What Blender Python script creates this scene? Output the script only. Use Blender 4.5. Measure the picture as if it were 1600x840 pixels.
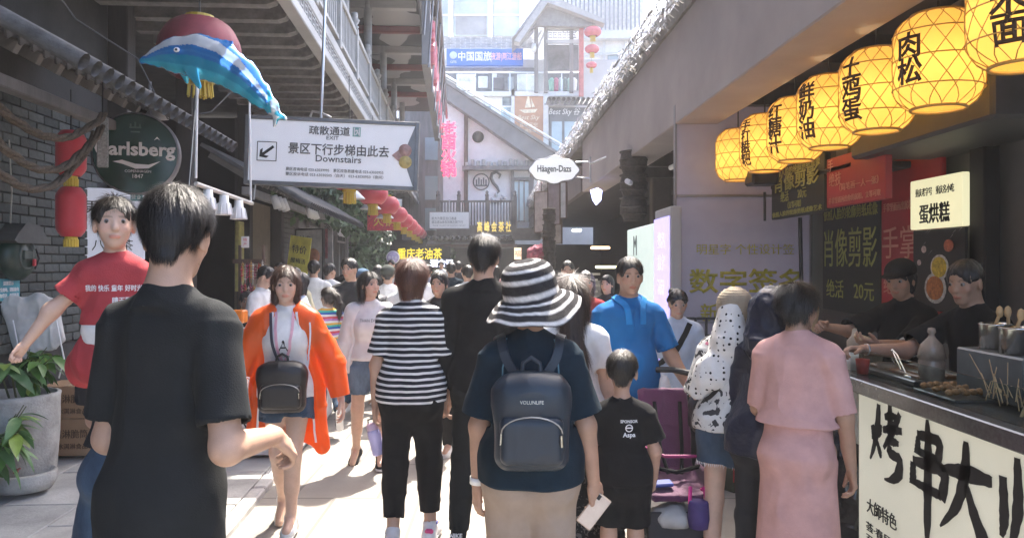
import bpy, math, random
import numpy as np
from mathutils import Vector, Matrix, Euler
random.seed(7); RNG = np.random.default_rng(11)
scene = bpy.context.scene
for _o in list(bpy.data.objects): bpy.data.objects.remove(_o)
COL = scene.collection
R = math.radians

# ------------------------------------------------------------------ camera, sky, sun, exposure
CAM_H = 1.65; FOC = 1200.0; VX, VY = 790.0, 410.0
cam_d = bpy.data.cameras.new('camera'); cam = bpy.data.objects.new('camera', cam_d); COL.objects.link(cam)
cam.location = (0, 0, CAM_H); cam.rotation_euler = (R(90), 0, 0)
cam_d.sensor_width = 36; cam_d.lens = 27; cam_d.shift_x = 10 / 1600; cam_d.shift_y = -10 / 1600
cam_d.clip_start = 0.05; cam_d.clip_end = 500
scene.camera = cam
world = bpy.data.worlds.new('World'); scene.world = world; world.use_nodes = True
SUN_DIR = Vector((0.13, 0.52, 0.86)).normalized()          # towards the sun
_sky = world.node_tree.nodes.new('ShaderNodeTexSky'); _sky.sky_type = 'NISHITA'; _sky.sun_disc = False
_sky.sun_elevation = math.asin(SUN_DIR.z); _sky.sun_rotation = math.atan2(SUN_DIR.x, SUN_DIR.y)
_sky.dust_density = 4.0; _sky.air_density = 0.65; _sky.ozone_density = 0.6; _sky.altitude = 200
_bg = world.node_tree.nodes['Background']; _bg.inputs['Strength'].default_value = 0.15
world.node_tree.links.new(_sky.outputs[0], _bg.inputs[0])
sun_d = bpy.data.lights.new('sun', 'SUN'); sun_d.energy = 2.3; sun_d.angle = R(0.6); sun_d.color = (1.0, 0.92, 0.81)
sun = bpy.data.objects.new('sun', sun_d); COL.objects.link(sun); sun.location = (5, 10, 20)
sun.rotation_euler = SUN_DIR.to_track_quat('Z', 'Y').to_euler()
scene.view_settings.view_transform = 'Standard'; scene.view_settings.look = 'None'
scene.view_settings.exposure = 2.65; scene.view_settings.gamma = 1.0
scene.cycles.max_bounces = 7; scene.cycles.diffuse_bounces = 4; scene.cycles.glossy_bounces = 3
scene.cycles.transmission_bounces = 5; scene.cycles.transparent_max_bounces = 12; scene.cycles.volume_bounces = 1
scene.cycles.use_denoising = True; scene.cycles.sample_clamp_indirect = 6

def P(px, py, d):                                            # a point of the place: photo direction at its real distance
    return Vector(((px - VX) / FOC * d, d, CAM_H - (py - VY) / FOC * d))
def L(o, s, z): return Vector((o - 0.065 * s, s, z))         # left row of shops: offset, distance along it, height
def Rr(o, s, z): return Vector((o - 0.026 * s, s, z))        # right row

# ------------------------------------------------------------------ materials
MATS = {}
def _n(nt, t, **kw):
    n = nt.nodes.new(t)
    for k, v in kw.items(): setattr(n, k, v)
    return n
def mat(name, col=(.5, .5, .5), rough=.6, metal=0., var=.25, vs=6., bump=0., bs=60., emit=0., ecol=None, trans=0.,
        alpha=1., sheen=0., coat=0., spec=.5, sub=0., attr=None, stretch=None, dirt=0.):
    if name in MATS: return MATS[name]
    m = bpy.data.materials.new(name); m.use_nodes = True; nt = m.node_tree
    b = nt.nodes['Principled BSDF']; MATS[name] = m
    b.inputs['Roughness'].default_value = rough; b.inputs['Metallic'].default_value = metal
    b.inputs['Specular IOR Level'].default_value = spec
    b.inputs['Transmission Weight'].default_value = trans; b.inputs['Alpha'].default_value = alpha
    b.inputs['Sheen Weight'].default_value = sheen; b.inputs['Coat Weight'].default_value = coat
    if sub: b.inputs['Subsurface Weight'].default_value = sub; b.inputs['Subsurface Radius'].default_value = (.012, .005, .003)
    tc = _n(nt, 'ShaderNodeTexCoord'); vec = tc.outputs['Object']
    if stretch:
        mp = _n(nt, 'ShaderNodeMapping'); mp.inputs['Scale'].default_value = stretch
        nt.links.new(vec, mp.inputs['Vector']); vec = mp.outputs['Vector']
    nz = _n(nt, 'ShaderNodeTexNoise'); nz.inputs['Scale'].default_value = vs; nz.inputs['Detail'].default_value = 6; nz.inputs['Roughness'].default_value = .62
    nt.links.new(vec, nz.inputs['Vector'])
    mr = _n(nt, 'ShaderNodeMapRange'); mr.inputs[1].default_value = .3; mr.inputs[2].default_value = .7
    mr.inputs[3].default_value = 1 - var; mr.inputs[4].default_value = 1 + var
    nt.links.new(nz.outputs['Fac'], mr.inputs['Value'])
    mx = _n(nt, 'ShaderNodeMix', data_type='RGBA', blend_type='MULTIPLY'); mx.inputs['Factor'].default_value = 1
    if attr:
        at = _n(nt, 'ShaderNodeAttribute'); at.attribute_name = attr; nt.links.new(at.outputs['Color'], mx.inputs[6])
    else: mx.inputs[6].default_value = (*col, 1)
    nt.links.new(mr.outputs['Result'], mx.inputs[7])
    out = mx.outputs[2]
    nt.links.new(out, b.inputs['Base Color'])
    if emit:
        b.inputs['Emission Strength'].default_value = emit
        b.inputs['Emission Color'].default_value = (*(ecol or col), 1)
    rr = _n(nt, 'ShaderNodeMapRange'); rr.inputs[3].default_value = max(0, rough - .08); rr.inputs[4].default_value = min(1, rough + .08)
    nt.links.new(nz.outputs['Fac'], rr.inputs['Value']); nt.links.new(rr.outputs['Result'], b.inputs['Roughness'])
    if bump:
        n2 = _n(nt, 'ShaderNodeTexNoise'); n2.inputs['Scale'].default_value = bs; n2.inputs['Detail'].default_value = 4
        nt.links.new(vec, n2.inputs['Vector'])
        bp = _n(nt, 'ShaderNodeBump'); bp.inputs['Strength'].default_value = bump; bp.inputs['Distance'].default_value = .01
        nt.links.new(n2.outputs['Fac'], bp.inputs['Height']); nt.links.new(bp.outputs['Normal'], b.inputs['Normal'])
    return m
def cloth(name, col, var=.12, sheen=.02, bump=.25, fold=1.1, **k):
    if 'cloth_' + name in MATS: return MATS['cloth_' + name]
    return folds(mat('cloth_' + name, col, rough=.88, var=var, vs=9, bump=bump, bs=260, sheen=sheen, spec=.15, **k), fold)
def folds(m, k):                                              # creases and slack of worn cloth
    nt = m.node_tree; b = nt.nodes['Principled BSDF']; tc = _n(nt, 'ShaderNodeTexCoord'); mp = _n(nt, 'ShaderNodeMapping'); mp.inputs['Scale'].default_value = (1, 1, .62); mp.inputs['Rotation'].default_value = (.3, .5, .2)
    nz = _n(nt, 'ShaderNodeTexNoise'); nz.noise_type = 'RIDGED_MULTIFRACTAL'; nz.normalize = True; nz.inputs['Scale'].default_value = 6.5; nz.inputs['Detail'].default_value = 2.5; nz.inputs['Distortion'].default_value = .7
    bp = _n(nt, 'ShaderNodeBump'); bp.inputs['Strength'].default_value = k; bp.inputs['Distance'].default_value = .03
    nt.links.new(tc.outputs['Object'], mp.inputs[0]); nt.links.new(mp.outputs[0], nz.inputs['Vector']); nt.links.new(nz.outputs['Fac'], bp.inputs['Height'])
    if b.inputs['Normal'].links: nt.links.new(b.inputs['Normal'].links[0].from_socket, bp.inputs['Normal'])
    nt.links.new(bp.outputs[0], b.inputs['Normal']); return m
def leather(name, col): return mat('leather_' + name, col, rough=.38, var=.12, vs=10, bump=.18, bs=420, spec=.5)

# ------------------------------------------------------------------ mesh building
class MB:
    def __init__(s): s.v = []; s.f = []; s.sm = []; s.mi = []; s.cur = 0
    def raw(s, vs, fs, smooth=False):
        b = len(s.v); s.v.extend([tuple(p) for p in vs])
        for f in fs: s.f.append([i + b for i in f]); s.sm.append(smooth); s.mi.append(s.cur)
        return s
    def box(s, c, size, M=None, b=0.):
        hx, hy, hz = size[0] / 2, size[1] / 2, size[2] / 2; c = Vector(c); vs = []; fs = []
        tr = (lambda p: (M @ Vector(p)) + c) if M is not None else (lambda p: Vector(p) + c)
        if b <= 0:
            vs = [tr((x * hx, y * hy, z * hz)) for x in (-1, 1) for y in (-1, 1) for z in (-1, 1)]
            fs = [(0, 1, 3, 2), (4, 6, 7, 5), (0, 4, 5, 1), (2, 3, 7, 6), (0, 2, 6, 4), (1, 5, 7, 3)]
        else:
            b = min(b, hx * .9, hy * .9, hz * .9); idx = {}
            for x in (-1, 1):
                for y in (-1, 1):
                    for z in (-1, 1):
                        for a in range(3):
                            p = [x * (hx - b), y * (hy - b), z * (hz - b)]; p[a] = (x, y, z)[a] * (hx, hy, hz)[a]
                            idx[(x, y, z, a)] = len(vs); vs.append(tr(p))
            for a in range(3):
                o = [q for q in range(3) if q != a]
                for sg in (-1, 1):
                    q = []
                    for (u, w) in ((-1, -1), (1, -1), (1, 1), (-1, 1)):
                        k = [0, 0, 0]; k[a] = sg; k[o[0]] = u; k[o[1]] = w; q.append(idx[(*k, a)])
                    if (sg > 0) == (a == 1): q.reverse()
                    fs.append(q)
            for a in range(3):
                o = [q for q in range(3) if q != a]
                for u in (-1, 1):
                    for w in (-1, 1):
                        k1 = [0, 0, 0]; k2 = [0, 0, 0]; k1[a] = -1; k2[a] = 1
                        k1[o[0]] = k2[o[0]] = u; k1[o[1]] = k2[o[1]] = w
                        q = [idx[(*k1, o[0])], idx[(*k2, o[0])], idx[(*k2, o[1])], idx[(*k1, o[1])]]
                        fs.append(q)
            for x in (-1, 1):
                for y in (-1, 1):
                    for z in (-1, 1): fs.append([idx[(x, y, z, a)] for a in range(3)])
        return s.raw(vs, fs)
    def tube(s, pts, r, n=8, cap=True, smooth=True):
        pts = [Vector(p) for p in pts]; rs = r if isinstance(r, (list, tuple)) else [r] * len(pts); vs = []; fs = []
        t0 = (pts[1] - pts[0]).normalized(); up = Vector((0, 0, 1)) if abs(t0.z) < .9 else Vector((1, 0, 0))
        a = t0.cross(up).normalized()
        for i, p in enumerate(pts):
            t = (pts[min(i + 1, len(pts) - 1)] - pts[max(i - 1, 0)]).normalized()
            a = (a - t * a.dot(t)).normalized(); c = t.cross(a)
            for k in range(n):
                w = 2 * math.pi * k / n; vs.append(p + (a * math.cos(w) + c * math.sin(w)) * rs[i])
        for i in range(len(pts) - 1):
            for k in range(n): fs.append((i * n + k, i * n + (k + 1) % n, (i + 1) * n + (k + 1) % n, (i + 1) * n + k))
        s.raw(vs, fs, smooth)
        if cap: s.raw([vs[k] for k in range(n)], [list(range(n))[::-1]]); s.raw(vs[-n:], [list(range(n))])
        return s
    def lathe(s, prof, c=(0, 0, 0), n=24, M=None, smooth=True, a0=0., a1=2 * math.pi, rib=None):
        c = Vector(c); vs = []; fs = []; full = abs(a1 - a0 - 2 * math.pi) < 1e-6; nn = n if full else n + 1
        for (r, z) in prof:
            for k in range(nn):
                w = a0 + (a1 - a0) * k / n; q = r * (1 + (rib(w) if rib else 0))
                p = Vector((q * math.cos(w), q * math.sin(w), z)); vs.append((M @ p if M is not None else p) + c)
        for i in range(len(prof) - 1):
            for k in range(n):
                k2 = (k + 1) % nn
                fs.append((i * nn + k, i * nn + k2, (i + 1) * nn + k2, (i + 1) * nn + k))
        return s.raw(vs, fs, smooth)
    def sphere(s, c, r, n=12, M=None):
        rr = (r, r, r) if not isinstance(r, (tuple, list)) else r; vs = []; fs = []; c = Vector(c)
        for i in range(n // 2 + 1):
            th = math.pi * i / (n // 2)
            for k in range(n):
                w = 2 * math.pi * k / n; p = Vector((rr[0] * math.sin(th) * math.cos(w), rr[1] * math.sin(th) * math.sin(w), rr[2] * math.cos(th)))
                vs.append((M @ p if M is not None else p) + c)
        for i in range(n // 2):
            for k in range(n): fs.append((i * n + k, (i + 1) * n + k, (i + 1) * n + (k + 1) % n, i * n + (k + 1) % n))
        return s.raw(vs, fs, True)
    def prism(s, poly, depth, M, smooth=False):                   # 2-D outline in M's XY, thickness along +Z of M
        n = len(poly); vs = [M @ Vector((x, y, 0)) for x, y in poly] + [M @ Vector((x, y, depth)) for x, y in poly]
        fs = [list(range(n))[::-1], list(range(n, 2 * n))] + [(i, (i + 1) % n, n + (i + 1) % n, n + i) for i in range(n)]
        return s.raw(vs, fs, smooth)
    def mesh(s, name, off=None, mats=()):
        me = bpy.data.meshes.new(name); o = Vector(off) if off is not None else Vector()
        me.from_pydata([tuple(Vector(p) - o) for p in s.v], [], s.f)
        me.polygons.foreach_set('use_smooth', s.sm); me.polygons.foreach_set('material_index', s.mi)
        for m in mats: me.materials.append(m)
        me.update(); return me

def tag(o, label=None, cat=None, group=None, kind=None):
    if label: o['label'] = label
    if cat: o['category'] = cat
    if group: o['group'] = group
    if kind: o['kind'] = kind
    return o
def link(name, me, parent=None):
    o = bpy.data.objects.new(name, me); COL.objects.link(o)
    if parent is not None: o.parent = parent
    return o
def thing(name, label, cat, loc=(0, 0, 0), group=None, rotz=0.):
    o = link(name, None); o.location = loc; o.rotation_euler = (0, 0, rotz); o.empty_display_size = .1
    return tag(o, label, cat, group)
def root_loc(o):
    p = Vector(o.location)
    while o.parent is not None: o = o.parent; p += Vector(o.location)
    return p
def part(name, mb, m, parent, label=None):                      # mb in place coordinates; parent not rotated
    ms = m if isinstance(m, (list, tuple)) else [m]
    return tag(link(name, mb.mesh(name, root_loc(parent), ms), parent), label)
def struct(name, mb, m): return tag(link(name, mb.mesh(name, None, [m])), kind='structure')
def single(name, mb, m, label, cat, group=None, loc=None):
    loc = Vector(loc) if loc is not None else Vector(mb.v[0])
    o = link(name, mb.mesh(name, loc, m if isinstance(m, (list, tuple)) else [m])); o.location = loc
    return tag(o, label, cat, group)
def dup(root, loc, rotz=None, label=None, group=None):
    r = root.copy(); COL.objects.link(r); r.location = loc
    if rotz is not None: r.rotation_euler = (0, 0, rotz)
    if label: r['label'] = label
    if group: r['group'] = group
    for ch in list(root.children):
        c = ch.copy(); COL.objects.link(c); c.parent = r
        for g in list(ch.children): d = g.copy(); COL.objects.link(d); d.parent = c
    return r
def frame(o, xd, nd):                                          # X along the sign, Y up it, Z out of its face
    x = Vector(xd).normalized(); z = Vector(nd); z = (z - x * z.dot(x)).normalized(); y = z.cross(x)
    M = Matrix((x, y, z)).transposed().to_4x4(); M.translation = Vector(o); return M

_TXT = {}
def text_geo(s, size, ext=.002, bold=0., shear=0., spacing=1.):
    key = (s, round(size, 4), ext, bold, shear, spacing)
    if key in _TXT: return _TXT[key]
    cu = bpy.data.curves.new('lettering', 'FONT'); cu.body = s; cu.size = size; cu.align_x = 'CENTER'; cu.align_y = 'CENTER'
    cu.extrude = ext; cu.bevel_depth = bold * size; cu.bevel_resolution = 0; cu.shear = shear; cu.resolution_u = 2; cu.space_character = spacing
    ob = bpy.data.objects.new('lettering_curve', cu); COL.objects.link(ob)
    dg = bpy.context.evaluated_depsgraph_get(); me = bpy.data.meshes.new_from_object(ob.evaluated_get(dg))
    vs = [v.co.copy() for v in me.vertices]; fs = [list(p.vertices) for p in me.polygons]
    bpy.data.objects.remove(ob); bpy.data.curves.remove(cu); bpy.data.meshes.remove(me)
    _TXT[key] = (vs, fs); return vs, fs
def add_text(mb, s, M, x, y, size, ext=.002, bold=.0, fit=None, lift=.003, sy=1., **k):
    vs, fs = text_geo(s, size, ext, bold, **k)
    if not vs: return
    xs = [v.x for v in vs]; ys = [v.y for v in vs]; cx, cy = (min(xs) + max(xs)) / 2, (min(ys) + max(ys)) / 2
    sx = fit / (max(xs) - min(xs)) if fit else 1
    mb.raw([M @ Vector(((v.x - cx) * sx + x, (v.y - cy) * sy + y, v.z + ext + lift)) for v in vs], fs)
def board(name, label, cat, M, w, h, t, m, frame_m=None, fw=.0, group=None, part_name='panel', z=None):
    """A sign board: panel (and frame) standing in the frame M (centre of its face)."""
    root = thing(name, label, cat, M.translation - Vector((0, 0, h / 2)), group)
    b = MB(); R3 = M.to_3x3(); b.box(M @ Vector((0, 0, -t / 2)), (w, h, t), R3, .006); part(part_name, b, m, root)
    if frame_m:
        f = MB()
        for sx in (-1, 1): f.box(M @ Vector((sx * (w / 2 + fw / 2 - .002), 0, -t / 2 + .006)), (fw, h + 2 * fw, t + .02), R3, .004)
        for sy in (-1, 1): f.box(M @ Vector((0, sy * (h / 2 + fw / 2 - .002), -t / 2 + .006)), (w - .004, fw, t + .018), R3, .004)
        part('frame', f, frame_m, root)
    return root
def letters(root, M, lines, m, name='lettering'):
    b = MB()
    for ln in lines:
        s, x, y, size = ln[:4]; kw = ln[4] if len(ln) > 4 else {}
        add_text(b, s, M, x, y, size, **kw)
    return part(name, b, m, root)

# ------------------------------------------------------------------ distance fields -> meshes (bodies, clothes, hair, bags)
def smin(a, b, k):
    if k <= 0: return np.minimum(a, b)
    h = np.maximum(k - np.abs(a - b), 0) / k
    return np.minimum(a, b) - h * h * k * .25
def A(v): return np.array([float(q) for q in v], dtype=np.float64)
def cone(p0, p1, r0, r1, flat=None, f=1., cap=False, bulge=0.):
    p0 = A(p0); p1 = A(p1); ax = p1 - p0; l2 = float(ax @ ax) or 1e-9
    fl = None
    if flat is not None:
        fl = A(flat); axn = ax / math.sqrt(l2); fl = fl - axn * (fl @ axn); fl /= (np.linalg.norm(fl) or 1)
    m = max(r0, r1) * (1 + abs(bulge)) * max(1, f)
    lo = np.minimum(p0, p1) - m; hi = np.maximum(p0, p1) + m
    def fn(x, y, z):
        dx, dy, dz = x - p0[0], y - p0[1], z - p0[2]
        tr = (dx * ax[0] + dy * ax[1] + dz * ax[2]) / l2; t = np.clip(tr, 0, 1)
        qx, qy, qz = dx - t * ax[0], dy - t * ax[1], dz - t * ax[2]
        r = r0 + (r1 - r0) * t
        if bulge: r = r * (1 + bulge * np.sin(np.pi * t))
        q2 = qx * qx + qy * qy + qz * qz
        if fl is not None:
            u = qx * fl[0] + qy * fl[1] + qz * fl[2]; pp = np.maximum(q2 - u * u, 0)
            q = np.sqrt(pp + (u / f) ** 2) + 1e-9; g = np.sqrt(pp + (u / (f * f)) ** 2) / q + 1e-6
            d = (q - r) / g
        else: d = np.sqrt(q2) - r
        if cap: l = math.sqrt(l2); d = np.maximum(d, np.maximum(-tr * l, (tr - 1) * l))
        return d
    return fn, lo, hi
def ell(c, r, M=None):
    c = A(c); r = A(r if hasattr(r, '__len__') else (r, r, r)); Mi = np.array(M.to_3x3().transposed()) if M is not None else None
    m = r.max(); lo = c - (m if M is not None else r); hi = c + (m if M is not None else r)
    def fn(x, y, z):
        dx, dy, dz = x - c[0], y - c[1], z - c[2]
        if Mi is not None:
            dx, dy, dz = [Mi[i, 0] * dx + Mi[i, 1] * dy + Mi[i, 2] * dz for i in range(3)]
        a = np.sqrt((dx / r[0]) ** 2 + (dy / r[1]) ** 2 + (dz / r[2]) ** 2) + 1e-9
        g = np.sqrt((dx / r[0] ** 2) ** 2 + (dy / r[1] ** 2) ** 2 + (dz / r[2] ** 2) ** 2) + 1e-9
        return a * (a - 1) / g
    return fn, lo, hi
def rbox(c, size, rad, M=None):
    c = A(c); hs = A(size) / 2 - rad; Mi = np.array(M.to_3x3().transposed()) if M is not None else None
    m = np.linalg.norm(A(size) / 2) if M is not None else A(size) / 2; lo = c - m; hi = c + m
    def fn(x, y, z):
        d = [x - c[0], y - c[1], z - c[2]]
        if Mi is not None: d = [Mi[i, 0] * d[0] + Mi[i, 1] * d[1] + Mi[i, 2] * d[2] for i in range(3)]
        q = [np.abs(d[i]) - hs[i] for i in range(3)]
        o = np.sqrt(sum(np.maximum(t, 0) ** 2 for t in q)); i_ = np.minimum(np.maximum(np.maximum(q[0], q[1]), q[2]), 0)
        return o + i_ - rad
    return fn, lo, hi
def plane(p, n):                                              # keeps the side the normal points away from
    p = A(p); n = A(n); n /= np.linalg.norm(n)
    return (lambda x, y, z: (x - p[0]) * n[0] + (y - p[1]) * n[1] + (z - p[2]) * n[2]), None, None
def sdf(prims, h):
    """prims: (shape, k, op) with op 'u' union, 's' subtract, 'i' intersect (in order). -> verts, quads"""
    los = [p[0][1] for p in prims if p[2] == 'u']; his = [p[0][2] for p in prims if p[2] == 'u']
    lo = np.min(los, axis=0) - 3 * h; hi = np.max(his, axis=0) + 3 * h
    n = np.ceil((hi - lo) / h).astype(int) + 1; d = np.full(n, 1.0, dtype=np.float32)
    ax = [(lo[i] + h * np.arange(n[i])).astype(np.float32) for i in range(3)]
    for (fn, l, u), k, op in prims:
        if l is None: sl = [slice(0, n[i]) for i in range(3)]
        else:
            m = k + 3 * h
            a = np.clip(np.floor((l - m - lo) / h).astype(int), 0, n); b = np.clip(np.ceil((u + m - lo) / h).astype(int) + 1, 0, n)
            if (b <= a).any(): continue
            sl = [slice(a[i], b[i]) for i in range(3)]
        v = fn(ax[0][sl[0]][:, None, None], ax[1][sl[1]][None, :, None], ax[2][sl[2]][None, None, :]).astype(np.float32)
        t = tuple(sl)
        if op == 'u': d[t] = smin(d[t], v, k)
        elif op == 's': d[t] = -smin(-d[t], v, k)
        else: d[t] = -smin(-d[t], -v, k)
    d[0] = d[-1] = 1; d[:, 0] = d[:, -1] = 1; d[:, :, 0] = d[:, :, -1] = 1
    return snets(d, lo, h)
_CO = [(i, j, k) for i in (0, 1) for j in (0, 1) for k in (0, 1)]
_ED = [(a, b) for a in range(8) for b in range(a + 1, 8) if sum(abs(_CO[a][q] - _CO[b][q]) for q in range(3)) == 1]
def snets(d, lo, h):
    s = d < 0; c = np.zeros(tuple(q - 1 for q in d.shape), dtype=np.int8)
    for i, j, k in _CO: c += s[i:d.shape[0] - 1 + i, j:d.shape[1] - 1 + j, k:d.shape[2] - 1 + k]
    act = (c > 0) & (c < 8); idx = np.argwhere(act)
    cv = np.stack([d[idx[:, 0] + i, idx[:, 1] + j, idx[:, 2] + k] for i, j, k in _CO], 1)
    co = np.array(_CO, dtype=np.float32); acc = np.zeros((len(idx), 3), np.float32); cnt = np.zeros(len(idx), np.float32)
    for a, b in _ED:
        va, vb = cv[:, a], cv[:, b]; m = (va < 0) != (vb < 0); t = np.where(m, va / np.where(m, va - vb, 1), 0)
        acc += np.where(m[:, None], co[a] + t[:, None] * (co[b] - co[a]), 0); cnt += m
    V = (idx + acc / cnt[:, None]) * h + lo
    num = np.full(act.shape, -1, np.int32); num[act] = np.arange(len(idx)); Q = []
    for a in range(3):
        b, e = (a + 1) % 3, (a + 2) % 3
        sl0 = [slice(None)] * 3; sl1 = [slice(None)] * 3; sl0[a] = slice(0, -1); sl1[a] = slice(1, None)
        ch = s[tuple(sl0)] != s[tuple(sl1)]; g = np.argwhere(ch); inside = s[tuple(sl0)][ch]
        def cell(db, de): q = g.copy(); q[:, b] -= db; q[:, e] -= de; return num[q[:, 0], q[:, 1], q[:, 2]]
        q = np.stack([cell(1, 1), cell(0, 1), cell(0, 0), cell(1, 0)], 1)
        q[~inside] = q[~inside][:, ::-1]; Q.append(q)
    return V.astype(np.float64), np.concatenate(Q)
def np_mesh(name, V, Q, mats, smooth=True):
    me = bpy.data.meshes.new(name); nv, nq = len(V), len(Q); k = Q.shape[1]
    me.vertices.add(nv); me.vertices.foreach_set('co', np.asarray(V, np.float32).ravel())
    me.loops.add(nq * k); me.loops.foreach_set('vertex_index', Q.astype(np.int32).ravel())
    me.polygons.add(nq); me.polygons.foreach_set('loop_start', np.arange(nq, dtype=np.int32) * k)
    me.update(calc_edges=True)
    me.polygons.foreach_set('use_smooth', np.full(nq, smooth)); me.validate()
    for m in (mats if isinstance(mats, (list, tuple)) else [mats]): me.materials.append(m)
    me.update(); return me
def vcol(me, C, name='tint'):
    a = me.color_attributes.new(name, 'FLOAT_COLOR', 'POINT'); c = np.ones((len(C), 4), np.float32); c[:, :3] = C
    a.data.foreach_set('color', c.ravel())
def relax(V, Q, it=1, f=.5):
    for _ in range(it):
        S = np.zeros_like(V); n = np.zeros(len(V))
        for i in range(Q.shape[1]):
            for j in ((i + 1) % Q.shape[1], (i - 1) % Q.shape[1]): np.add.at(S, Q[:, i], V[Q[:, j]]); np.add.at(n, Q[:, i], 1)
        V = V * (1 - f) + f * S / n[:, None]
    return V
def vnormals(V, Q):
    a = V[Q[:, 2]] - V[Q[:, 0]]; b = V[Q[:, 3]] - V[Q[:, 1]]; nf = np.cross(a, b); N = np.zeros_like(V)
    for i in range(4): np.add.at(N, Q[:, i], nf)
    return N / (np.linalg.norm(N, axis=1)[:, None] + 1e-12)
_PERM = RNG.random((32, 32, 32)).astype(np.float32)
def vnoise(p):
    i = np.floor(p).astype(int); f = p - i; f = f * f * (3 - 2 * f); r = 0
    for a in (0, 1):
        for b in (0, 1):
            for c in (0, 1):
                w = (f[:, 0] if a else 1 - f[:, 0]) * (f[:, 1] if b else 1 - f[:, 1]) * (f[:, 2] if c else 1 - f[:, 2])
                r = r + w * _PERM[(i[:, 0] + a) % 32, (i[:, 1] + b) % 32, (i[:, 2] + c) % 32]
    return r * 2 - 1
def fbm(p, o=3):
    r = 0; a = 1.
    for q in range(o): r = r + a * vnoise(p * (2 ** q) + 7.3 * q); a *= .5
    return r
def wrinkle(V, Q, amp, freq=(9, 9, 7), seed=0., ridge=.6):
    N = vnormals(V, Q); p = V * np.array(freq) + seed
    w = vnoise(p * .5 + 3.1)[:, None] * .35
    n = fbm(p + w, 2); r = (1 - np.abs(vnoise(p * 1.35 + 11 + w))) ** 3 - .3
    return V + N * (amp * ((1 - ridge) * n + ridge * r))[:, None]
# ------------------------------------------------------------------ setting: materials
wood = mat('dark_wood', (.045, .038, .034), .65, var=.4, vs=5, bump=.4, bs=30, stretch=(1, 1, .15))
greywood = mat('grey_timber', (.20, .19, .18), .7, var=.3, vs=4, bump=.4, bs=40, stretch=(1, 1, .2))
palewood = mat('pale_timber', (.42, .41, .39), .65, var=.22, vs=4, bump=.3, bs=40, stretch=(.2, .2, 1))
brown = mat('brown_post', (.11, .07, .05), .6, var=.3, vs=5, bump=.3, bs=30)
plaster = mat('white_plaster', (.86, .85, .82), .8, var=.10, vs=2.5, bump=.15, bs=50)
mauve = mat('mauve_render', (.34, .30, .295), .75, var=.16, vs=.9, bump=.12, bs=90)
soffit_m = mat('soffit_render', (.20, .17, .165), .8, var=.15, vs=2, bump=.15, bs=60)
darkwall = mat('dark_wall', (.05, .048, .046), .8, var=.3, vs=3, bump=.2, bs=30)
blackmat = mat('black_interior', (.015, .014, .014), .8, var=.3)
brick_m = mat('grey_brick', (.105, .115, .11), .85, var=.3, vs=14, bump=.5, bs=90)
mortar = mat('mortar', (.19, .20, .19), .9, var=.2, vs=20, bump=.4, bs=120)
tile_m = mat('roof_tile', (.10, .10, .10), .75, var=.4, vs=9, bump=.4, bs=70)
tile_l = mat('pale_roof_tile', (.27, .27, .27), .75, var=.35, vs=9, bump=.4, bs=70)
steel = mat('steel', (.6, .6, .6), .3, 1., var=.1)
whitemetal = mat('white_metal', (.75, .75, .73), .45, var=.08)
greymetal = mat('grey_metal', (.25, .25, .26), .45, .6, var=.12)
blackmetal = mat('black_metal', (.02, .02, .021), .45, var=.1)
glass = mat('clear_glass', (.9, .95, .95), .03, trans=1., var=.0); glass.node_tree.nodes['Principled BSDF'].inputs['IOR'].default_value = 1.02
glass_t = mat('window_glass', (.33, .42, .45), .06, 0., var=.2, vs=.6, spec=.9)
red_m = mat('red_silk', (.50, .035, .05), .55, var=.12, sheen=.2, bump=.1, bs=200)
pink_m = mat('pale_red_silk', (.55, .12, .14), .6, var=.12, vs=3)  # paler, pinker red than the other lanterns
gold_m = mat('gold_trim', (.66, .47, .06), .45, var=.15, bump=.2)
stone_m = mat('stone', (.36, .355, .33), .85, var=.3, vs=8, bump=.6, bs=60)
card_m = mat('cardboard', (.33, .21, .12), .85, var=.1, bump=.1)
rope_m = mat('straw_rope', (.10, .08, .06), .95, var=.4, vs=40, bump=.8, bs=120)
ink = mat('black_ink', (.018, .018, .018), .7, var=.05); white_ink = mat('white_ink', (.8, .8, .8), .6, var=.03)
yellow_ink = mat('yellow_ink', (.55, .52, .06), .6, var=.05); dim_yellow = mat('worn_yellow_ink', (.36, .33, .04), .6, var=.35, vs=20)
grey_ink = mat('grey_ink', (.11, .115, .12), .7, var=.05)
leaf_m = mat('leaf', attr='tint', rough=.45, var=.25, vs=14, bump=.1)

# ------------------------------------------------------------------ ground
g = MB(); g.raw([(-19, -7, -.004), (19, -7, -.004), (19, 66, -.004), (-19, 66, -.004)], [(0, 1, 2, 3)])
gm = mat('street_stone', (.30, .28, .25), .8, var=.16, vs=1.3, bump=.3, bs=40)
def joints(m, sc, wd, ht, k=.55):
    nt = m.node_tree; b = nt.nodes['Principled BSDF']; src = b.inputs['Base Color'].links[0].from_socket
    br = _n(nt, 'ShaderNodeTexBrick'); br.inputs['Scale'].default_value = sc; br.inputs['Brick Width'].default_value = wd; br.inputs['Row Height'].default_value = ht
    br.inputs['Mortar Size'].default_value = .012; br.inputs['Color1'].default_value = (1, 1, 1, 1); br.inputs['Color2'].default_value = (.86, .86, .86, 1); br.inputs['Mortar'].default_value = (k, k, k, 1)
    tc = _n(nt, 'ShaderNodeTexCoord'); nt.links.new(tc.outputs['Object'], br.inputs['Vector'])
    mx = _n(nt, 'ShaderNodeMix', data_type='RGBA', blend_type='MULTIPLY'); mx.inputs[0].default_value = 1
    nt.links.new(src, mx.inputs[6]); nt.links.new(br.outputs['Color'], mx.inputs[7]); nt.links.new(mx.outputs[2], b.inputs['Base Color'])
joints(gm, 1, .6, .9)
street = struct('street', g, gm)
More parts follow.
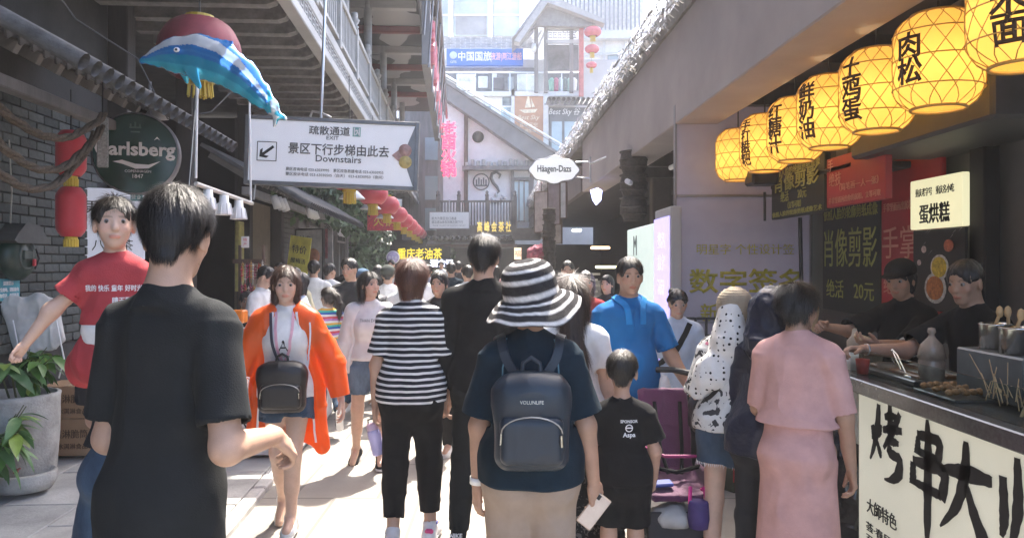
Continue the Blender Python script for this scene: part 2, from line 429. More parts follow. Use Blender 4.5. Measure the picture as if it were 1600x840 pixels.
stone_a = [mat('paving_%d' % i, tuple(.92 * q for q in c), .75, var=.34, vs=1.7, bump=.3, bs=45) for i, c in enumerate([(.50, .445, .385), (.46, .41, .36), (.53, .475, .42), (.44, .40, .355)])]
grey_pave = [mat('grey_paving_%d' % i, c, .7, var=.35, vs=1.9, bump=.4, bs=45) for i, c in enumerate([(.37, .37, .355), (.33, .335, .325), (.41, .405, .39)])]
def pieces(name, me, parent, locs, rots=None, scales=None):
    base = root_loc(parent) if parent is not None else Vector(); out = []
    for i, l in enumerate(locs):
        o = bpy.data.objects.new(name, me if not isinstance(me, (list, tuple)) else me[i % len(me)]); COL.objects.link(o); o.parent = parent; o.location = Vector(l) - base
        if rots: o.rotation_euler = rots[i]
        if scales: o.scale = scales[i]
        out.append(o)
    return out
def sm(name, fn, m, smooth=False): b = MB(); fn(b); return b.mesh(name, None, [m])
pv = [sm('paving_stone', lambda b: b.box((0, 0, -.02), (.586, .984, .06), None, .006), m) for m in stone_a]
lc = []; ms = []
for i, x in enumerate(np.arange(-2.1, 3.4, .6)):
    for j in range(13): lc.append((x + .02 * math.sin(i), 4.2 + j * 1.0 + (.5 if i % 2 else 0), random.uniform(-.024, -.020) + .005)); ms.append(pv[random.randrange(4)])
for l, m_ in zip(lc, ms): pieces('paving_stone', m_, street, [l], [(0, 0, 0)])
# the raised terrace before the shops on the left
t = MB(); t.raw([L(-1.42, 3.2, .02), L(-3.6, 3.2, .02), L(-3.6, 34, .02), L(-1.42, 34, .02), L(-1.42, 3.2, -.1), L(-1.42, 34, -.1), L(-3.6, 3.2, -.1)], [(0, 3, 2, 1), (0, 4, 5, 3), (0, 1, 6, 4)])
terrace = struct('terrace', t, mat('terrace_stone', (.24, .24, .235), .75, var=.2, vs=1.5, bump=.3, bs=40))
tv = [sm('paving_stone', lambda b: b.box((0, 0, 0), (.508, .786, .06), None, .006), m) for m in grey_pave]
for i in range(4):
    for j in range(15):
        pieces('paving_stone', tv[random.randrange(3)], terrace, [L(-1.72 - .52 * i, 3.9 + j * .8 + (.4 if i % 2 else 0), .012 + random.uniform(0, .004))], [(random.uniform(-.003, .003), 0, math.atan(.065))])
kb = sm('kerb_stone', lambda b: b.box((0, 0, 0), (.10, .97, .06), None, .01), grey_pave[2])
pieces('kerb_stone', kb, terrace, [L(-1.41, 4.0 + j, .014) for j in range(26)], [(0, 0, math.atan(.065))] * 26)

# ------------------------------------------------------------------ left row of shops
RZ = math.atan(.065); DL = Vector((-.065, 1, 0)).normalized(); NL = Vector((1, .065, 0)).normalized()      # along the row, out of its face
LM = Matrix.Rotation(RZ, 3, 'Z')
def lbox(b, o0, o1, s0, s1, z0, z1, bev=0.): b.box(L((o0 + o1) / 2, (s0 + s1) / 2, (z0 + z1) / 2), (abs(o1 - o0), abs(s1 - s0), abs(z1 - z0)), LM, bev)
def rbx(b, o0, o1, s0, s1, z0, z1, bev=0.): b.box(Rr((o0 + o1) / 2, (s0 + s1) / 2, (z0 + z1) / 2), (abs(o1 - o0), abs(s1 - s0), abs(z1 - z0)), Matrix.Rotation(math.atan(.026), 3, 'Z'), bev)
hall = thing('shop_row', 'long dark timber shop row with tiled eaves and an open gallery above', 'building', L(-3.6, 12, 0))
b = MB(); lbox(b, -3.5, -4.2, -5, 7.7, 0, 4.4); lbox(b, -3.5, -4.2, 14.6, 35, 0, 4.4); part('wall', b, darkwall, hall)
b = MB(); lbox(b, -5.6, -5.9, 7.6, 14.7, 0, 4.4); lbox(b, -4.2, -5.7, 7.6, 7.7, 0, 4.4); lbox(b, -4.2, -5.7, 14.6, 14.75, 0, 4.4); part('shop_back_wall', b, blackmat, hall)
b = MB(); lbox(b, -3.5, -3.53, 5.0, 7.65, .05, 2.95); bw = part('brick_wall', b, mortar, hall)
bm_ = [sm('brick', lambda q: q.box((0, 0, 0), (.03, .228, .068), None, .004), mat('grey_brick_%d' % i, c, .85, var=.25, vs=18, bump=.5, bs=110)) for i, c in enumerate([(.085, .095, .09), (.072, .082, .077), (.105, .115, .11), (.06, .068, .065)])]
lc = [];
for r in range(26):
    for c in range(10):
        s_ = 5.18 + c * .24 + (.12 if r % 2 else 0)
        if s_ < 7.6: lc.append(L(-3.495 + random.uniform(-.002, .003), s_, .98 + r * .078))
for l in lc: pieces('brick', bm_[random.randrange(4)], bw, [l], [(0, 0, RZ + random.uniform(-.006, .006))])
# gallery floor, carved brackets, fascia, railing
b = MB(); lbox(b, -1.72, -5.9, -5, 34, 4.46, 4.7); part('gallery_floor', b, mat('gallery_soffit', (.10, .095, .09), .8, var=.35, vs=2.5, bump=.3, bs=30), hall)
def bracket(q):
    pr = [(0, .0), (1.62, .0), (1.70, .03), (1.73, .08), (1.70, .125), (1.655, .14), (1.66, .17), (1.71, .19), (1.74, .235), (1.715, .275), (1.66, .285), (1.66, .30), (0, .30)]
    q.prism(pr, .13, frame((-1.70, .065, 0), (1, 0, 0), (0, -1, 0)))
bk = sm('bracket', bracket, mat('bracket_timber', (.21, .20, .19), .7, var=.35, vs=7, bump=.3, bs=40))
ss = [4.2 + .48 * i for i in range(50)]
pieces('bracket', bk, hall, [L(-1.77, s_, 4.165) for s_ in ss], [(0, 0, RZ)] * len(ss))
b = MB(); lbox(b, -1.74, -1.60, -5, 34, 4.19, 4.30, .01); lbox(b, -1.74, -1.615, -5, 34, 4.50, 4.64, .01); part('edge_beam', b, palewood, hall)
b = MB(); lbox(b, -1.70, -1.64, -5, 34, 4.30, 4.50); fr = part('fret_band', b, mat('fret_back', (.20, .195, .19), .7, var=.2), hall)
def key(q):
    for (x, z, w, h) in ((0, .075, .2, .016), (0, -.075, .2, .016), (-.09, 0, .016, .15), (-.02, -.02, .016, .11), (.035, .03, .11, .016), (.085, -.02, .016, .1), (.03, -.035, .1, .016)): q.box((0, x, z), (.02, w, h))
kf = sm('fret', key, palewood)
pieces('fret', kf, fr, [L(-1.63, 5 + .22 * i, 4.40) for i in range(85)], [(0, 0, RZ)] * 85)
rail = part('railing', (lambda q: (lbox(q, -1.70, -1.62, 3, 34, 4.75, 4.80), lbox(q, -1.71, -1.61, 3, 34, 5.36, 5.44, .01), q)[-1])(MB()), palewood, hall)
bal = sm('baluster', lambda q: q.box((0, 0, 0), (.035, .045, .56), None, .006), palewood)
pieces('baluster', bal, rail, [L(-1.66, 5 + .16 * i, 5.08) for i in range(150)], [(0, 0, RZ)] * 150)
def newel(q):
    q.box((0, 0, .42), (.13, .13, .84), None, .01)
    q.lathe([(.05, .84), (.075, .87), (.04, .90), (.075, .94), (.085, .98), (.05, 1.02), (.06, 1.05), (.05, 1.10), (0, 1.12)], n=14)
nw = sm('newel_post', newel, palewood)
ps = [5.2 + 1.85 * i for i in range(15)]
pieces('newel_post', nw, rail, [L(-1.66, s_, 4.64) for s_ in ps], [(0, 0, RZ)] * 15)
cl = sm('column', lambda q: q.lathe([(.11, 0), (.095, .05), (.095, 2.9)], n=16), palewood)
pieces('column', cl, hall, [L(-1.98, 6.2 + 3.7 * i, 4.65) for i in range(7)])
rc = sm('red_column', lambda q: q.lathe([(.10, 0), (.10, 2.9)], n=14), mat('red_lacquer', (.20, .045, .04), .5, var=.2))
pieces('red_column', rc, hall, [L(-3.0, 7.0 + 3.7 * i, 4.7) for i in range(7)])
b = MB(); lbox(b, -4.0, -4.2, -5, 34, 4.7, 7.6); part('upper_wall', b, mat('upper_wall', (.16, .15, .145), .7, var=.3, vs=1.5), hall)
# upper overhang with painted cloud soffit and steel edge
def cloud_mat():
    m = mat('cloud_soffit', (.07, .068, .068), .7, var=.2, vs=3); nt = m.node_tree; bs = nt.nodes['Principled BSDF']; src = bs.inputs['Base Color'].links[0].from_socket
    tc = _n(nt, 'ShaderNodeTexCoord'); mp = _n(nt, 'ShaderNodeMapping'); mp.inputs['Scale'].default_value = (1.1, .55, 1); nt.links.new(tc.outputs['Object'], mp.inputs['Vector'])
    nz = _n(nt, 'ShaderNodeTexNoise'); nz.inputs['Scale'].default_value = 1.15; nz.inputs['Detail'].default_value = 1.2; nt.links.new(mp.outputs['Vector'], nz.inputs['Vector'])
    cr = _n(nt, 'ShaderNodeValToRGB'); cr.color_ramp.elements[0].position = .52; cr.color_ramp.elements[1].position = .535; nt.links.new(nz.outputs['Fac'], cr.inputs['Fac'])
    mx = _n(nt, 'ShaderNodeMix', data_type='RGBA'); nt.links.new(cr.outputs['Color'], mx.inputs[0]); nt.links.new(src, mx.inputs[6]); mx.inputs[7].default_value = (.40, .39, .38, 1); nt.links.new(mx.outputs[2], bs.inputs['Base Color']); return m
b = MB(); lbox(b, -.40, -4.2, -5, 30, 7.55, 7.75); part('upper_soffit', b, cloud_mat(), hall)  # outer edge pushed out over the street to shade the terrace
bb = sm('cross_beam', lambda q: q.box((0, 0, 0), (3.2, .22, .2), None, .01), palewood); rb_ = sm('cross_beam', lambda q: q.box((0, 0, 0), (3.2, .16, .16), None, .01), MATS['red_lacquer'])
pieces('cross_beam', [bb, rb_], hall, [L(-2.5, 6.2 + 1.85 * i, 7.46) for i in range(12)], [(0, 0, RZ)] * 12)
b = MB()
for (o, z) in ((-.42, 7.45), (-.40, 7.9), (-.8, 7.42), (-.35, 7.3)): b.tube([L(o, 5, z), L(o, 30, z)], .05, 8)
for i in range(10): b.tube([L(-.35, 8 + 2 * i, 7.3), L(-.4, 8 + 2 * i, 7.9)], .035, 6); b.tube([L(-.35, 8 + 2 * i, 7.3), L(-.5, 8 + 2 * i, 5.2)], .02, 6)
part('steel_edge', b, greymetal, hall)
# lower tiled eaves
def tile_piece(q, r=.055, ln=.5):
    q.lathe([(r, 0), (r, -ln)], n=9, M=Matrix.Rotation(R(-90), 3, 'Y') , a0=0, a1=math.pi * 2); q.lathe([(0, .012), (r * 1.02, .012), (r * 1.12, 0), (r * 1.12, -.03), (r, -.03)], n=12, M=Matrix.Rotation(R(90), 3, 'Y'))
def eave(name, p0, p1, out, n, r, ln, slope, m, rafters=True):
    """A tiled eave: its deck, a row of tiles with round ends, drip tiles and square rafters under it (parts of the shop row)."""
    p0, p1, out = Vector(p0), Vector(p1), Vector(out).normalized(); al = (p1 - p0).normalized(); dn = (out - Vector((0, 0, slope))).normalized(); nn = al.cross(dn)
    if nn.z < 0: nn = -nn
    F = Matrix((dn, al, dn.cross(al))).transposed(); b = MB(); b.box((p0 + p1) / 2 - dn * (ln / 2 + .03), (ln, (p1 - p0).length, .05), F); root = part(name, b, m, hall)
    tm = sm('roof_tile', lambda q: tile_piece(q, r, ln), m); e = F.to_euler()
    pieces('roof_tile', tm, root, [p0.lerp(p1, (i + .5) / n) + nn * .045 for i in range(n)], [e] * n)
    dm = sm('drip_tile', lambda q: q.prism([(-r * .95, .02), (-r * .9, -.02), (0, -r * 1.25), (r * .9, -.02), (r * .95, .02)], .018, frame((0, 0, 0), (0, 1, 0), (1, 0, 0))), m)
    pieces('drip_tile', dm, root, [p0.lerp(p1, (i) / n) + nn * .012 for i in range(1, n)], [e] * (n - 1))
    if rafters:
        rm = sm('rafter', lambda q: q.box((-ln * .45, 0, -.07), (ln * .85, .06, .075), None, .004), greywood); k = max(2, int(n * .55))
        pieces('rafter', rm, root, [p0.lerp(p1, (i + .5) / k) - nn * .0 for i in range(k)], [e] * k)
    return root
eave('tiled_eave', L(-2.62, 3.8, 3.02), L(-2.62, 6.6, 2.98), NL, 20, .048, .8, .55, tile_m)
eave('tiled_eave', L(-2.66, 10.2, 2.79), L(-2.66, 16.2, 2.79), NL, 40, .05, .8, .6, tile_m)
b = MB(); lbox(b, -2.75, -2.85, 10.2, 16.2, 2.55, 2.66, .008); part('eave_beam', b, greywood, hall); b = MB(); lbox(b, -2.75, -2.85, 3.8, 6.5, 2.72, 2.80, .008); part('eave_beam', b, greywood, hall)
# shop fronts of the row
for s0 in (7.72, 9.6, 12.3, 14.55): b = MB(); lbox(b, -3.30, -3.5, s0, s0 + .2, 0.05, 4.4, .01); part('post', b, wood, hall)
b = MB(); lbox(b, -3.5, -3.6, 12.5, 14.5, .05, 2.7); part('shop_panel', b, mat('tan_panel', (.20, .165, .12), .6, var=.15), hall)
b = MB(); lbox(b, -3.38, -3.45, 12.0, 12.28, 1.2, 2.3, .01); part('yellow_panel', b, mat('yellow_panel', (.45, .40, .14), .6, var=.3, vs=12), hall)
for k, (s0, s1) in enumerate(((16.6, 19.2), (22.2, 24.0))):
    b = MB(); lbox(b, -3.46, -3.5, s0, s1, .05, 2.35); dr = part('doorway', b, blackmat, hall)  # flat black slab; the dark of the opening is put in as colour
    b = MB()
    for q in (s0, s1): lbox(b, -3.36, -3.5, q - .09, q + .09, .05, 2.45, .01)
    lbox(b, -3.34, -3.5, s0 - .3, s1 + .3, 2.40, 2.62, .015); 
    for i in range(3): lbox(b, -3.40, -3.47, s0 + (s1 - s0) * (i + .5) / 3 - .02, s0 + (s1 - s0) * (i + .5) / 3 + .02, .1, 2.35)
    part('door_frame', b, greywood, hall)
lm2 = mat('dark_slat', (.085, .08, .075), .75, var=.3, vs=8, bump=.3)
slm = sm('plank', lambda q: q.box((0, 0, 0), (.04, 1.9, .085), None, .006), lm2)
pieces('plank', slm, hall, [L(-3.47, 15.6, .2 + .1 * i) for i in range(34)] + [L(-3.47, 20.6, .2 + .1 * i) for i in range(34)], [(0, 0, RZ)] * 68)
# end of the left row: dark cross wall
b = MB(); b.box((-3.4, 35.2, 2.1), (3.6, .4, 4.2)); part('end_wall', b, blackmat, hall)
# ------------------------------------------------------------------ right row: rendered canopy beam, roof edge, stall front
arc = thing('arcade', 'long low building with a smooth grey-mauve canopy beam over the right side of the street', 'building', Rr(3, 8, 0))
RM = Matrix.Rotation(math.atan(.026), 3, 'Z')
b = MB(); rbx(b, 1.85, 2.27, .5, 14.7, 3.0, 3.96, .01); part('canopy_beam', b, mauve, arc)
b = MB(); rbx(b, 1.83, 6.0, .5, 14.75, 3.965, 4.12); rbx(b, 1.83, 6.0, 14.75, 36, 3.90, 4.10); part('roof', b, greywood, arc)
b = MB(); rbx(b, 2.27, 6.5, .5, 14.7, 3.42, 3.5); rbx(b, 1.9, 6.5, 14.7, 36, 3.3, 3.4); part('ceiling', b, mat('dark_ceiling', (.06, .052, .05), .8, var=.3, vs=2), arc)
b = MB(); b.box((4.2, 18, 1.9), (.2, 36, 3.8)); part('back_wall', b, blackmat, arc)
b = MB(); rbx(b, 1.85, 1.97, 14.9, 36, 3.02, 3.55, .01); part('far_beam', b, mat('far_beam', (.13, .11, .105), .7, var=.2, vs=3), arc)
for i in range(9): b = MB(); rbx(b, 2.27, 6, 1.2 + 1.6 * i, 1.35 + 1.6 * i, 3.2, 3.42); part('joist', b, wood, arc)
# layered thatch-like fringe of metal foil strips along the roof edge, handrail above
b = MB()
for i in range(5200):
    s_ = 2.5 + 33 * random.random() ** 1.5; z0 = random.uniform(4.03, 4.36); o = 1.82 - random.uniform(0, .11); l = random.uniform(.03, .11); a = random.uniform(-.5, .5); w = random.uniform(.007, .018); t_ = random.uniform(-.05, .07)
    p = Rr(o, s_, z0); q = p + Vector((-.02 + t_ * .3, a * l, -l * .6)); r_ = q + Vector((t_, a * l * .4, -l * .5)); d = Vector((random.uniform(-.4, .4), 1, random.uniform(-.5, .5))).normalized() * w
    b.raw([p - d, p + d, q + d, q - d, r_ + d * .5, r_ - d * .5], [(0, 1, 2, 3), (3, 2, 4, 5)])
tag(part('foil_fringe', b, mat('foil', (.80, .80, .79), .22, .7, var=.3, vs=30), arc), kind='stuff')
b = MB(); rbx(b, 1.835, 1.95, 2.0, 35, 4.10, 4.26); part('roof_edge', b, mat('roof_edge', (.22, .22, .22), .8, var=.35, vs=20, bump=.5, bs=60), arc)
b = MB(); b.tube([Rr(1.85, 4, 4.44), Rr(1.85, 34, 4.50)], .016, 8)
for i in range(12): b.tube([Rr(1.85, 4.5 + 2.4 * i, 4.44), Rr(1.88, 4.9 + 2.4 * i, 4.1)], .012, 6)
part('handrail', b, blackmetal, arc)
for (x, s_, w) in ((2.9, 14.4, .35), (2.55, 8.15, .3)): b = MB(); b.box((x, s_, 1.7), (w, .3, 3.4), None, .015); part('pillar', b, mat('pillar', (.10, .09, .085), .7, var=.25, vs=3), arc)
b = MB(); b.box((3.1, 5.1, 1.7), (.06, 7.5, 3.4)); part('stall_wall', b, mat('stall_wall', (.15, .148, .145), .75, var=.25, vs=1.2), arc)
for (y0, y1, x, z0, z1, nm) in ((3.3, 3.9, 3.02, 0, 3.4, 'dark_panel'), (4.7, 4.86, 2.98, 0, 3.3, 'dark_post')):
    b = MB(); b.box((x, (y0 + y1) / 2, (z0 + z1) / 2), (.1, y1 - y0, z1 - z0), None, .01); part(nm, b, blackmat, arc)
for (y, w) in ((5.25, .3), (6.9, .25)): b = MB(); b.box((3.05, y, 2.95), (.06, w, .9), None, .01); part('pale_panel', b, mat('pale_grey_panel', (.34, .34, .34), .6, var=.1), arc)
b = MB(); b.box((2.7, 4.55, 2.53), (.62, 1.55, .34), None, .02); part('duct', b, mat('duct', (.06, .06, .062), .5, .3, var=.2), arc)
b = MB(); b.box((2.75, 6.4, 2.36), (.5, 1.7, .05), None, .01); part('shelf', b, blackmetal, arc)
b = MB(); b.tube([P(1195, 300, 6.9), P(1195, 345, 6.9)], .012, 6); b.box(P(1190, 276, 6.9), (.24, .24, .16), None, .02); part('projector', b, blackmetal, arc)
b = MB(); b.tube([P(1250, 340, 7.0), P(1253, 480, 7.0)], .018, 6); part('bracket_pole', b, blackmetal, arc)
for (p, q) in (((1048, 262), (1062, 256)), ((985, 286), (980, 283))):
    b = MB(); b.tube([P(*p, 8.6), P(*q, 8.2)], .03, 8); part('spotlight', b, whitemetal, arc)
# columns of stacked woven baskets under the canopy
bask = thing('basket_column', 'column of stacked dark woven baskets hanging beside the white light box under the canopy', 'basket column', P(990, 345, 9.9), 'hanging basket columns')
def basket_col(q, c, n, r):
    for i in range(n):
        z = c.z + .30 * i; q.append((Vector((c.x, c.y, z)), r * (1 if i % 2 else .93)))
wk = mat('dark_wicker', (.07, .058, .05), .85, var=.4, vs=30, bump=1., bs=90)
def basket(parent, c, r, h=.3):
    b = MB(); b.lathe([(r * .72, 0), (r * .95, h * .35), (r, h * .6), (r * .9, h * .9), (r * .8, h)], c, 18, rib=lambda w: .035 * math.cos(9 * w)); x = part('basket', b, wk, parent)
    for z in (.02, .3, .6, .95): b = MB(); b.lathe([(r * (.74 if z < .1 else .99) + .012 * math.cos(a), h * z + .012 * math.sin(a)) for a in np.linspace(0, 6.28, 7)], c, 18); part('hoop', b, wk, x)
for i in range(3): basket(bask, P(990, 345, 9.9) + Vector((0, 0, .30 * i)), .175)
bask = thing('basket_column', 'farther basket column hanging behind the striped hat, dark and dim', 'basket column', P(866, 420, 13.5), 'hanging basket columns')
for i in range(4): basket(bask, P(858, 425, 13.5) + Vector((0, 0, .28 * i)), .115, .28)
# bar interior: shelves and warm lamps far under the roof
bar = thing('bar_counter', 'dim bar back under the canopy with a printed menu board and warm shelf lamps', 'bar', (2.0, 15.5, 0))
b = MB(); b.box(P(900, 460, 15), (1.1, .05, .55)); part('menu_board', b, mat('menu', (.25, .26, .26), .6, var=.35, vs=14), bar)
b = MB(); b.box(P(900, 620, 15.4), (3.2, .5, 2.1)); part('counter', b, darkwall, bar)
for (x, y, w, c, e) in ((938, 387, .34, (1, .62, .35), 2.2), (952, 417, .5, (.9, .85, .5), 1.1), (901, 360, .16, (.95, 1, .95), 3.0)):
    b = MB(); b.box(P(x, y, 14), (w, .12, .045), None, .015); part('lamp', b, mat('lamp_%d' % x, c, emit=e), bar)
for i in range(5): b = MB(); b.box(P(905, 428 + 9 * i, 14.6), (.8 - .1 * (i % 2), .03, .04)); part('menu_row', b, mat('menu_row', (.5, .5, .48)), bar)

# white panels in the bar's mouth: light box with an emblem, violet screen side, grey end
lb = thing('light_box', 'white upright light box with a small emblem behind the man in blue', 'light box', (1.55, 9, 0))
b = MB(); b.box((1.58, 8.85, 1.03), (.08, 1.75, 2.06), None, .01); part('panel', b, mat('white_box', (.62, .68, .66), .4, var=.05, emit=.10, ecol=(.8, 1, .95)), lb)
M = frame((1.538, 9.1, 1.85), (0, -1, 0), (-1, 0, 0)); letters(lb, M, [('M', 0, 0, .34)], grey_ink, 'emblem')
lb = thing('screen_box', 'tall violet glowing screen with a grey end beside the white light box', 'screen', (1.55, 7.5, 0))
b = MB(); b.box((1.60, 7.58, 1.09), (.10, .76, 2.18), None, .008); part('casing', b, mat('screen_case', (.36, .37, .37), .5, var=.05), lb)
b = MB(); b.box((1.543, 7.60, 1.06), (.014, .70, 2.06)); part('screen', b, mat('violet_screen', (.3, .28, .8), .4, emit=.28, ecol=(.42, .36, 1.0), var=.2, vs=2), lb)
M = frame((1.535, 7.58, 1.75), (0, -1, 0), (-1, 0, 0)); letters(lb, M, [('签名', 0, .12, .17), ('数字', 0, -.1, .17), ('设计', 0, -.34, .17)], mat('pale_violet', (.6, .58, .9), emit=.15), 'lettering')
# grey-violet signature wall
M = frame((2.32, 7.5, 2.02), (1, 0, 0), (0, -1, 0))
sg = board('signature_board', 'wide grey-violet wall board offering digital signatures in worn yellow characters', 'sign', M, 1.3, 2.3, .06, mat('violet_board', (.33, .32, .38), .5, var=.12, vs=1.5, emit=.010, ecol=(.62, .58, .85)), greymetal, .02)
letters(sg, M, [('明星字 个性设计签', .02, -.24, .11, dict(fit=.95)), ('数字签名', .03, -.55, .245, dict(fit=1.12, bold=.022)), ('新 法　 2元', .03, -.86, .19, dict(fit=.9, bold=.015))], dim_yellow)
for y in (.28, -.95): b = MB(); b.box(M @ Vector((0, y, .012)), (1.29, .02, .025)); part('rail', b, greymetal, sg)
b = MB(); b.box((2.35, 7.1, .45), (1.2, .5, .9), None, .02); single('low_counter', b, mat('dim_counter', (.16, .16, .165), .5, var=.2), 'low grey counter in front of the violet signature board', 'counter')
for i, lab in enumerate(('black framed chair nearest to the violet screen', 'black framed chair in the middle before the signature board', 'black framed chair behind the knitted beige hat')):
    c = P(1078 + 17 * i, 545, 6.6); c.z = 0.9; ch = thing('chair', lab, 'chair', c - Vector((0, 0, .9)), 'chairs at the signature board')
    b = MB(); b.box(c + Vector((0, 0, .27)), (.07, .02, .025)); b.tube([c + Vector((-.05, 0, -.9)), c + Vector((-.05, 0, .28))], .009, 6); b.tube([c + Vector((.05, 0, -.9)), c + Vector((.05, 0, .28))], .009, 6); b.box(c + Vector((0, 0, .12)), (.09, .015, .03)); part('back_frame', b, blackmetal, ch)
    b = MB(); b.box(c + Vector((0, .1, -.45)), (.12, .22, .03), None, .01); part('seat', b, blackmetal, ch)

# portrait-cutting signs on the stall wall
def wall_frame(y0, y1, z, x=2.95): return frame((x, (y0 + y1) / 2, z), (0, -1, 0), (-1, 0, 0))
blk_sign = mat('black_sign', (.022, .03, .024), .5, var=.15); red_sign = mat('red_sign', (.34, .028, .035), .5, var=.15, vs=3)
M = wall_frame(7.05, 8.3, 2.36, 2.9); M = frame(P(1246, 292, 7.6), (.0, -1, 0), (-1, 0, 0)); M = frame((2.50, 6.62, 2.28), (0, -1, 0), (-1, 0, 0))
s1 = board('portrait_sign', 'black sign for paper-cut portraits at 20 yuan, hung high beneath the bamboo lanterns', 'sign', M, 1.2, .46, .05, blk_sign)
letters(s1, M, [('依照人脸的轮廓剪纸成像', 0, .18, .07, dict(fit=1.05)), ('肖像剪影', 0, .085, .16, dict(fit=1.0, bold=.012)), ('绝活　　20元', -.05, -.04, .1), ('（立等可取）', -.02, -.125, .065), ('依照人脸的轮廓剪纸成像艺术', 0, -.19, .05, dict(fit=1.12))], mat('dim_yellow_green', (.36, .38, .13), .6))
M = frame((2.50, 5.52, 2.26), (0, -1, 0), (-1, 0, 0))
s1 = board('palm_reading_sign', 'short red sign hung high beside the black portrait sign', 'sign', M, .92, .38, .05, red_sign)
letters(s1, M, [('手', -.38, .13, .10), ('绝技', -.3, .02, .11), ('（简笔画一人一张）', .08, -.05, .06, dict(fit=.6)), ('手掌里面画出你的属相，立等可取', .0, -.14, .05, dict(fit=.82))], mat('dim_pink_ink', (.55, .25, .2), .6))
M = frame((2.93, 6.55, 1.72), (0, -1, 0), (-1, 0, 0))
s2 = board('portrait_sign', 'large black paper-cut portrait sign on the stall wall behind the pink dress woman', 'sign', M, 1.10, 1.0, .04, blk_sign)
letters(s2, M, [('依照人脸的轮廓剪纸成像', 0, .36, .11, dict(fit=1.02)), ('肖像剪影', 0, .06, .30, dict(fit=1.0, sy=1.2)), ('绝活　20元', .0, -.30, .17, dict(fit=.9))], MATS['dim_yellow_green'])
M = frame((2.93, 5.58, 1.82), (0, -1, 0), (-1, 0, 0))
s2 = board('palm_reading_sign', 'tall red sign on the stall wall behind the capped vendor', 'sign', M, .82, 1.2, .04, red_sign)
letters(s2, M, [('手掌里面画出属相，可立等可取', 0, .25, .07, dict(fit=.74)), ('手掌画', 0, -.02, .26, dict(fit=.76)), ('绝技　20元', 0, -.34, .15, dict(fit=.72))], MATS['dim_pink_ink'])
M = frame((2.86, 5.12, 2.05), (0, -1, 0), (-1, -.15, 0))
s3 = board('snack_sign', 'small cream glowing sign for egg cakes above the food poster', 'sign', M, .62, .34, .05, mat('cream_sign', (.62, .60, .40), .5, emit=.12, ecol=(1, .95, .6), var=.04))
letters(s3, M, [('重庆老字号　重庆名小吃', 0, .08, .06, dict(fit=.46)), ('蛋烘糕', 0, -.07, .14, dict(fit=.36, bold=.01))], ink)
M = frame((2.88, 5.12, 1.60), (0, -1, 0), (-1, -.15, 0))
fp = board('food_poster', 'dark food poster of bowls and fried snacks on the stall wall', 'poster', M, .62, .55, .02, mat('poster_black', (.02, .02, .02), .5))
for (x, y, r, c, nm) in ((.03, .02, .105, (.55, .55, .52), 'bowl'), (-.02, -.12, .13, (.45, .46, .45), 'bowl'), (.03, .02, .085, (.55, .42, .05), 'noodles'), (-.02, -.12, .10, (.38, .14, .04), 'noodles'), (.14, .16, .05, (.35, .1, .05), 'plate'), (-.16, .14, .03, (.5, .4, .38), 'garlic'), (-.22, .05, .025, (.5, .45, .42), 'garlic')):
    b = MB(); b.lathe([(0, .004 if c[2] > .2 else .008), (r, .002 if c[2] > .2 else .007), (r, 0)], (0, 0, 0), 20, smooth=False); b.v = [tuple(M @ Vector((p[0] + x, p[1] * .8 + y, p[2] + .004))) for p in b.v]; part('print_' + nm, b, mat('print_%s_%d' % (nm, int(c[0] * 100)), c, .5, var=.5, vs=40), fp)
b = MB()
for i in range(14): x = random.uniform(-.25, .25); y = random.uniform(-.2, .25); b.raw([M @ Vector((x, y, .006)), M @ Vector((x + .05, y + .03, .006)), M @ Vector((x + .052, y + .034, .006))], [(0, 1, 2)])
part('print_flecks', b, mat('fleck', (.5, .5, .5)), fp)
b = MB(); b.box((2.9, 3.93, 2.06), (.05, .16, .6), None, .005); single('edge_lightbox', b, mat('edge_light', (.8, .82, .75), emit=.5, var=.02), 'thin bright upright light box at the right edge of the stall', 'light box')
M = frame(P(1075, 655, 5.9), (.6, -1, 0), (-1, -.6, 0))
s4 = board('floor_sign', 'low dark banner with yellow characters standing behind the stroller', 'sign', M, .9, .72, .03, mat('floor_banner', (.075, .085, .06), .6, var=.3, vs=5)); s4.location.z = 0
letters(s4, M, [('等候可取', .02, .06, .15), ('依照人脸的轮廓剪纸', 0, -.12, .075, dict(fit=.8))], yellow_ink)
b = MB(); b.box(M @ Vector((.56, -.02, -.015)), (.22, .70, .03), M.to_3x3()); part('red_panel', b, red_sign, s4); b = MB(); b.box(M @ Vector((0, -.45, -.02)), (.9, .18, .02), M.to_3x3()); part('foot', b, blackmetal, s4)

# ------------------------------------------------------------------ food stall counter
stall = thing('food_stall', 'food stall counter with a cream lit front and a dark stone top on the right', 'stall', (1.9, 3.2, 0))
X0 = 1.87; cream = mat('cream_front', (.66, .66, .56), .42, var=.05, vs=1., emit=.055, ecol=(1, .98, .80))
b = MB(); b.box((X0 + .03, 2.75, .50), (.04, 2.68, .94), None, .004); part('front_panel', b, cream, stall)
b = MB(); b.box((X0 + .03, 4.17, .82), (.04, .14, .28), None, .004); part('end_panel', b, mat('end_panel', (.5, .5, .45), .5), stall)
b = MB(); b.box((X0 + .24, 2.8, .45), (.36, 2.86, .88)); part('carcass', b, mat('carcass', (.05, .05, .05), .7), stall)
b = MB(); b.box((X0 + .20, 2.75, 1.01), (.50, 3.1, .075), None, .006); part('worktop', b, mat('dark_stone', (.06, .06, .062), .22, var=.35, vs=50, spec=.6), stall)
gl = mat('stall_glass', (.75, .85, .83), .04, trans=1., var=0.); gl.node_tree.nodes['Principled BSDF'].inputs['IOR'].default_value = 1.03
b = MB(); b.box((X0 + .02, 2.75, 1.12), (.008, 2.9, .14), None, .001); part('glass_guard', b, gl, stall)
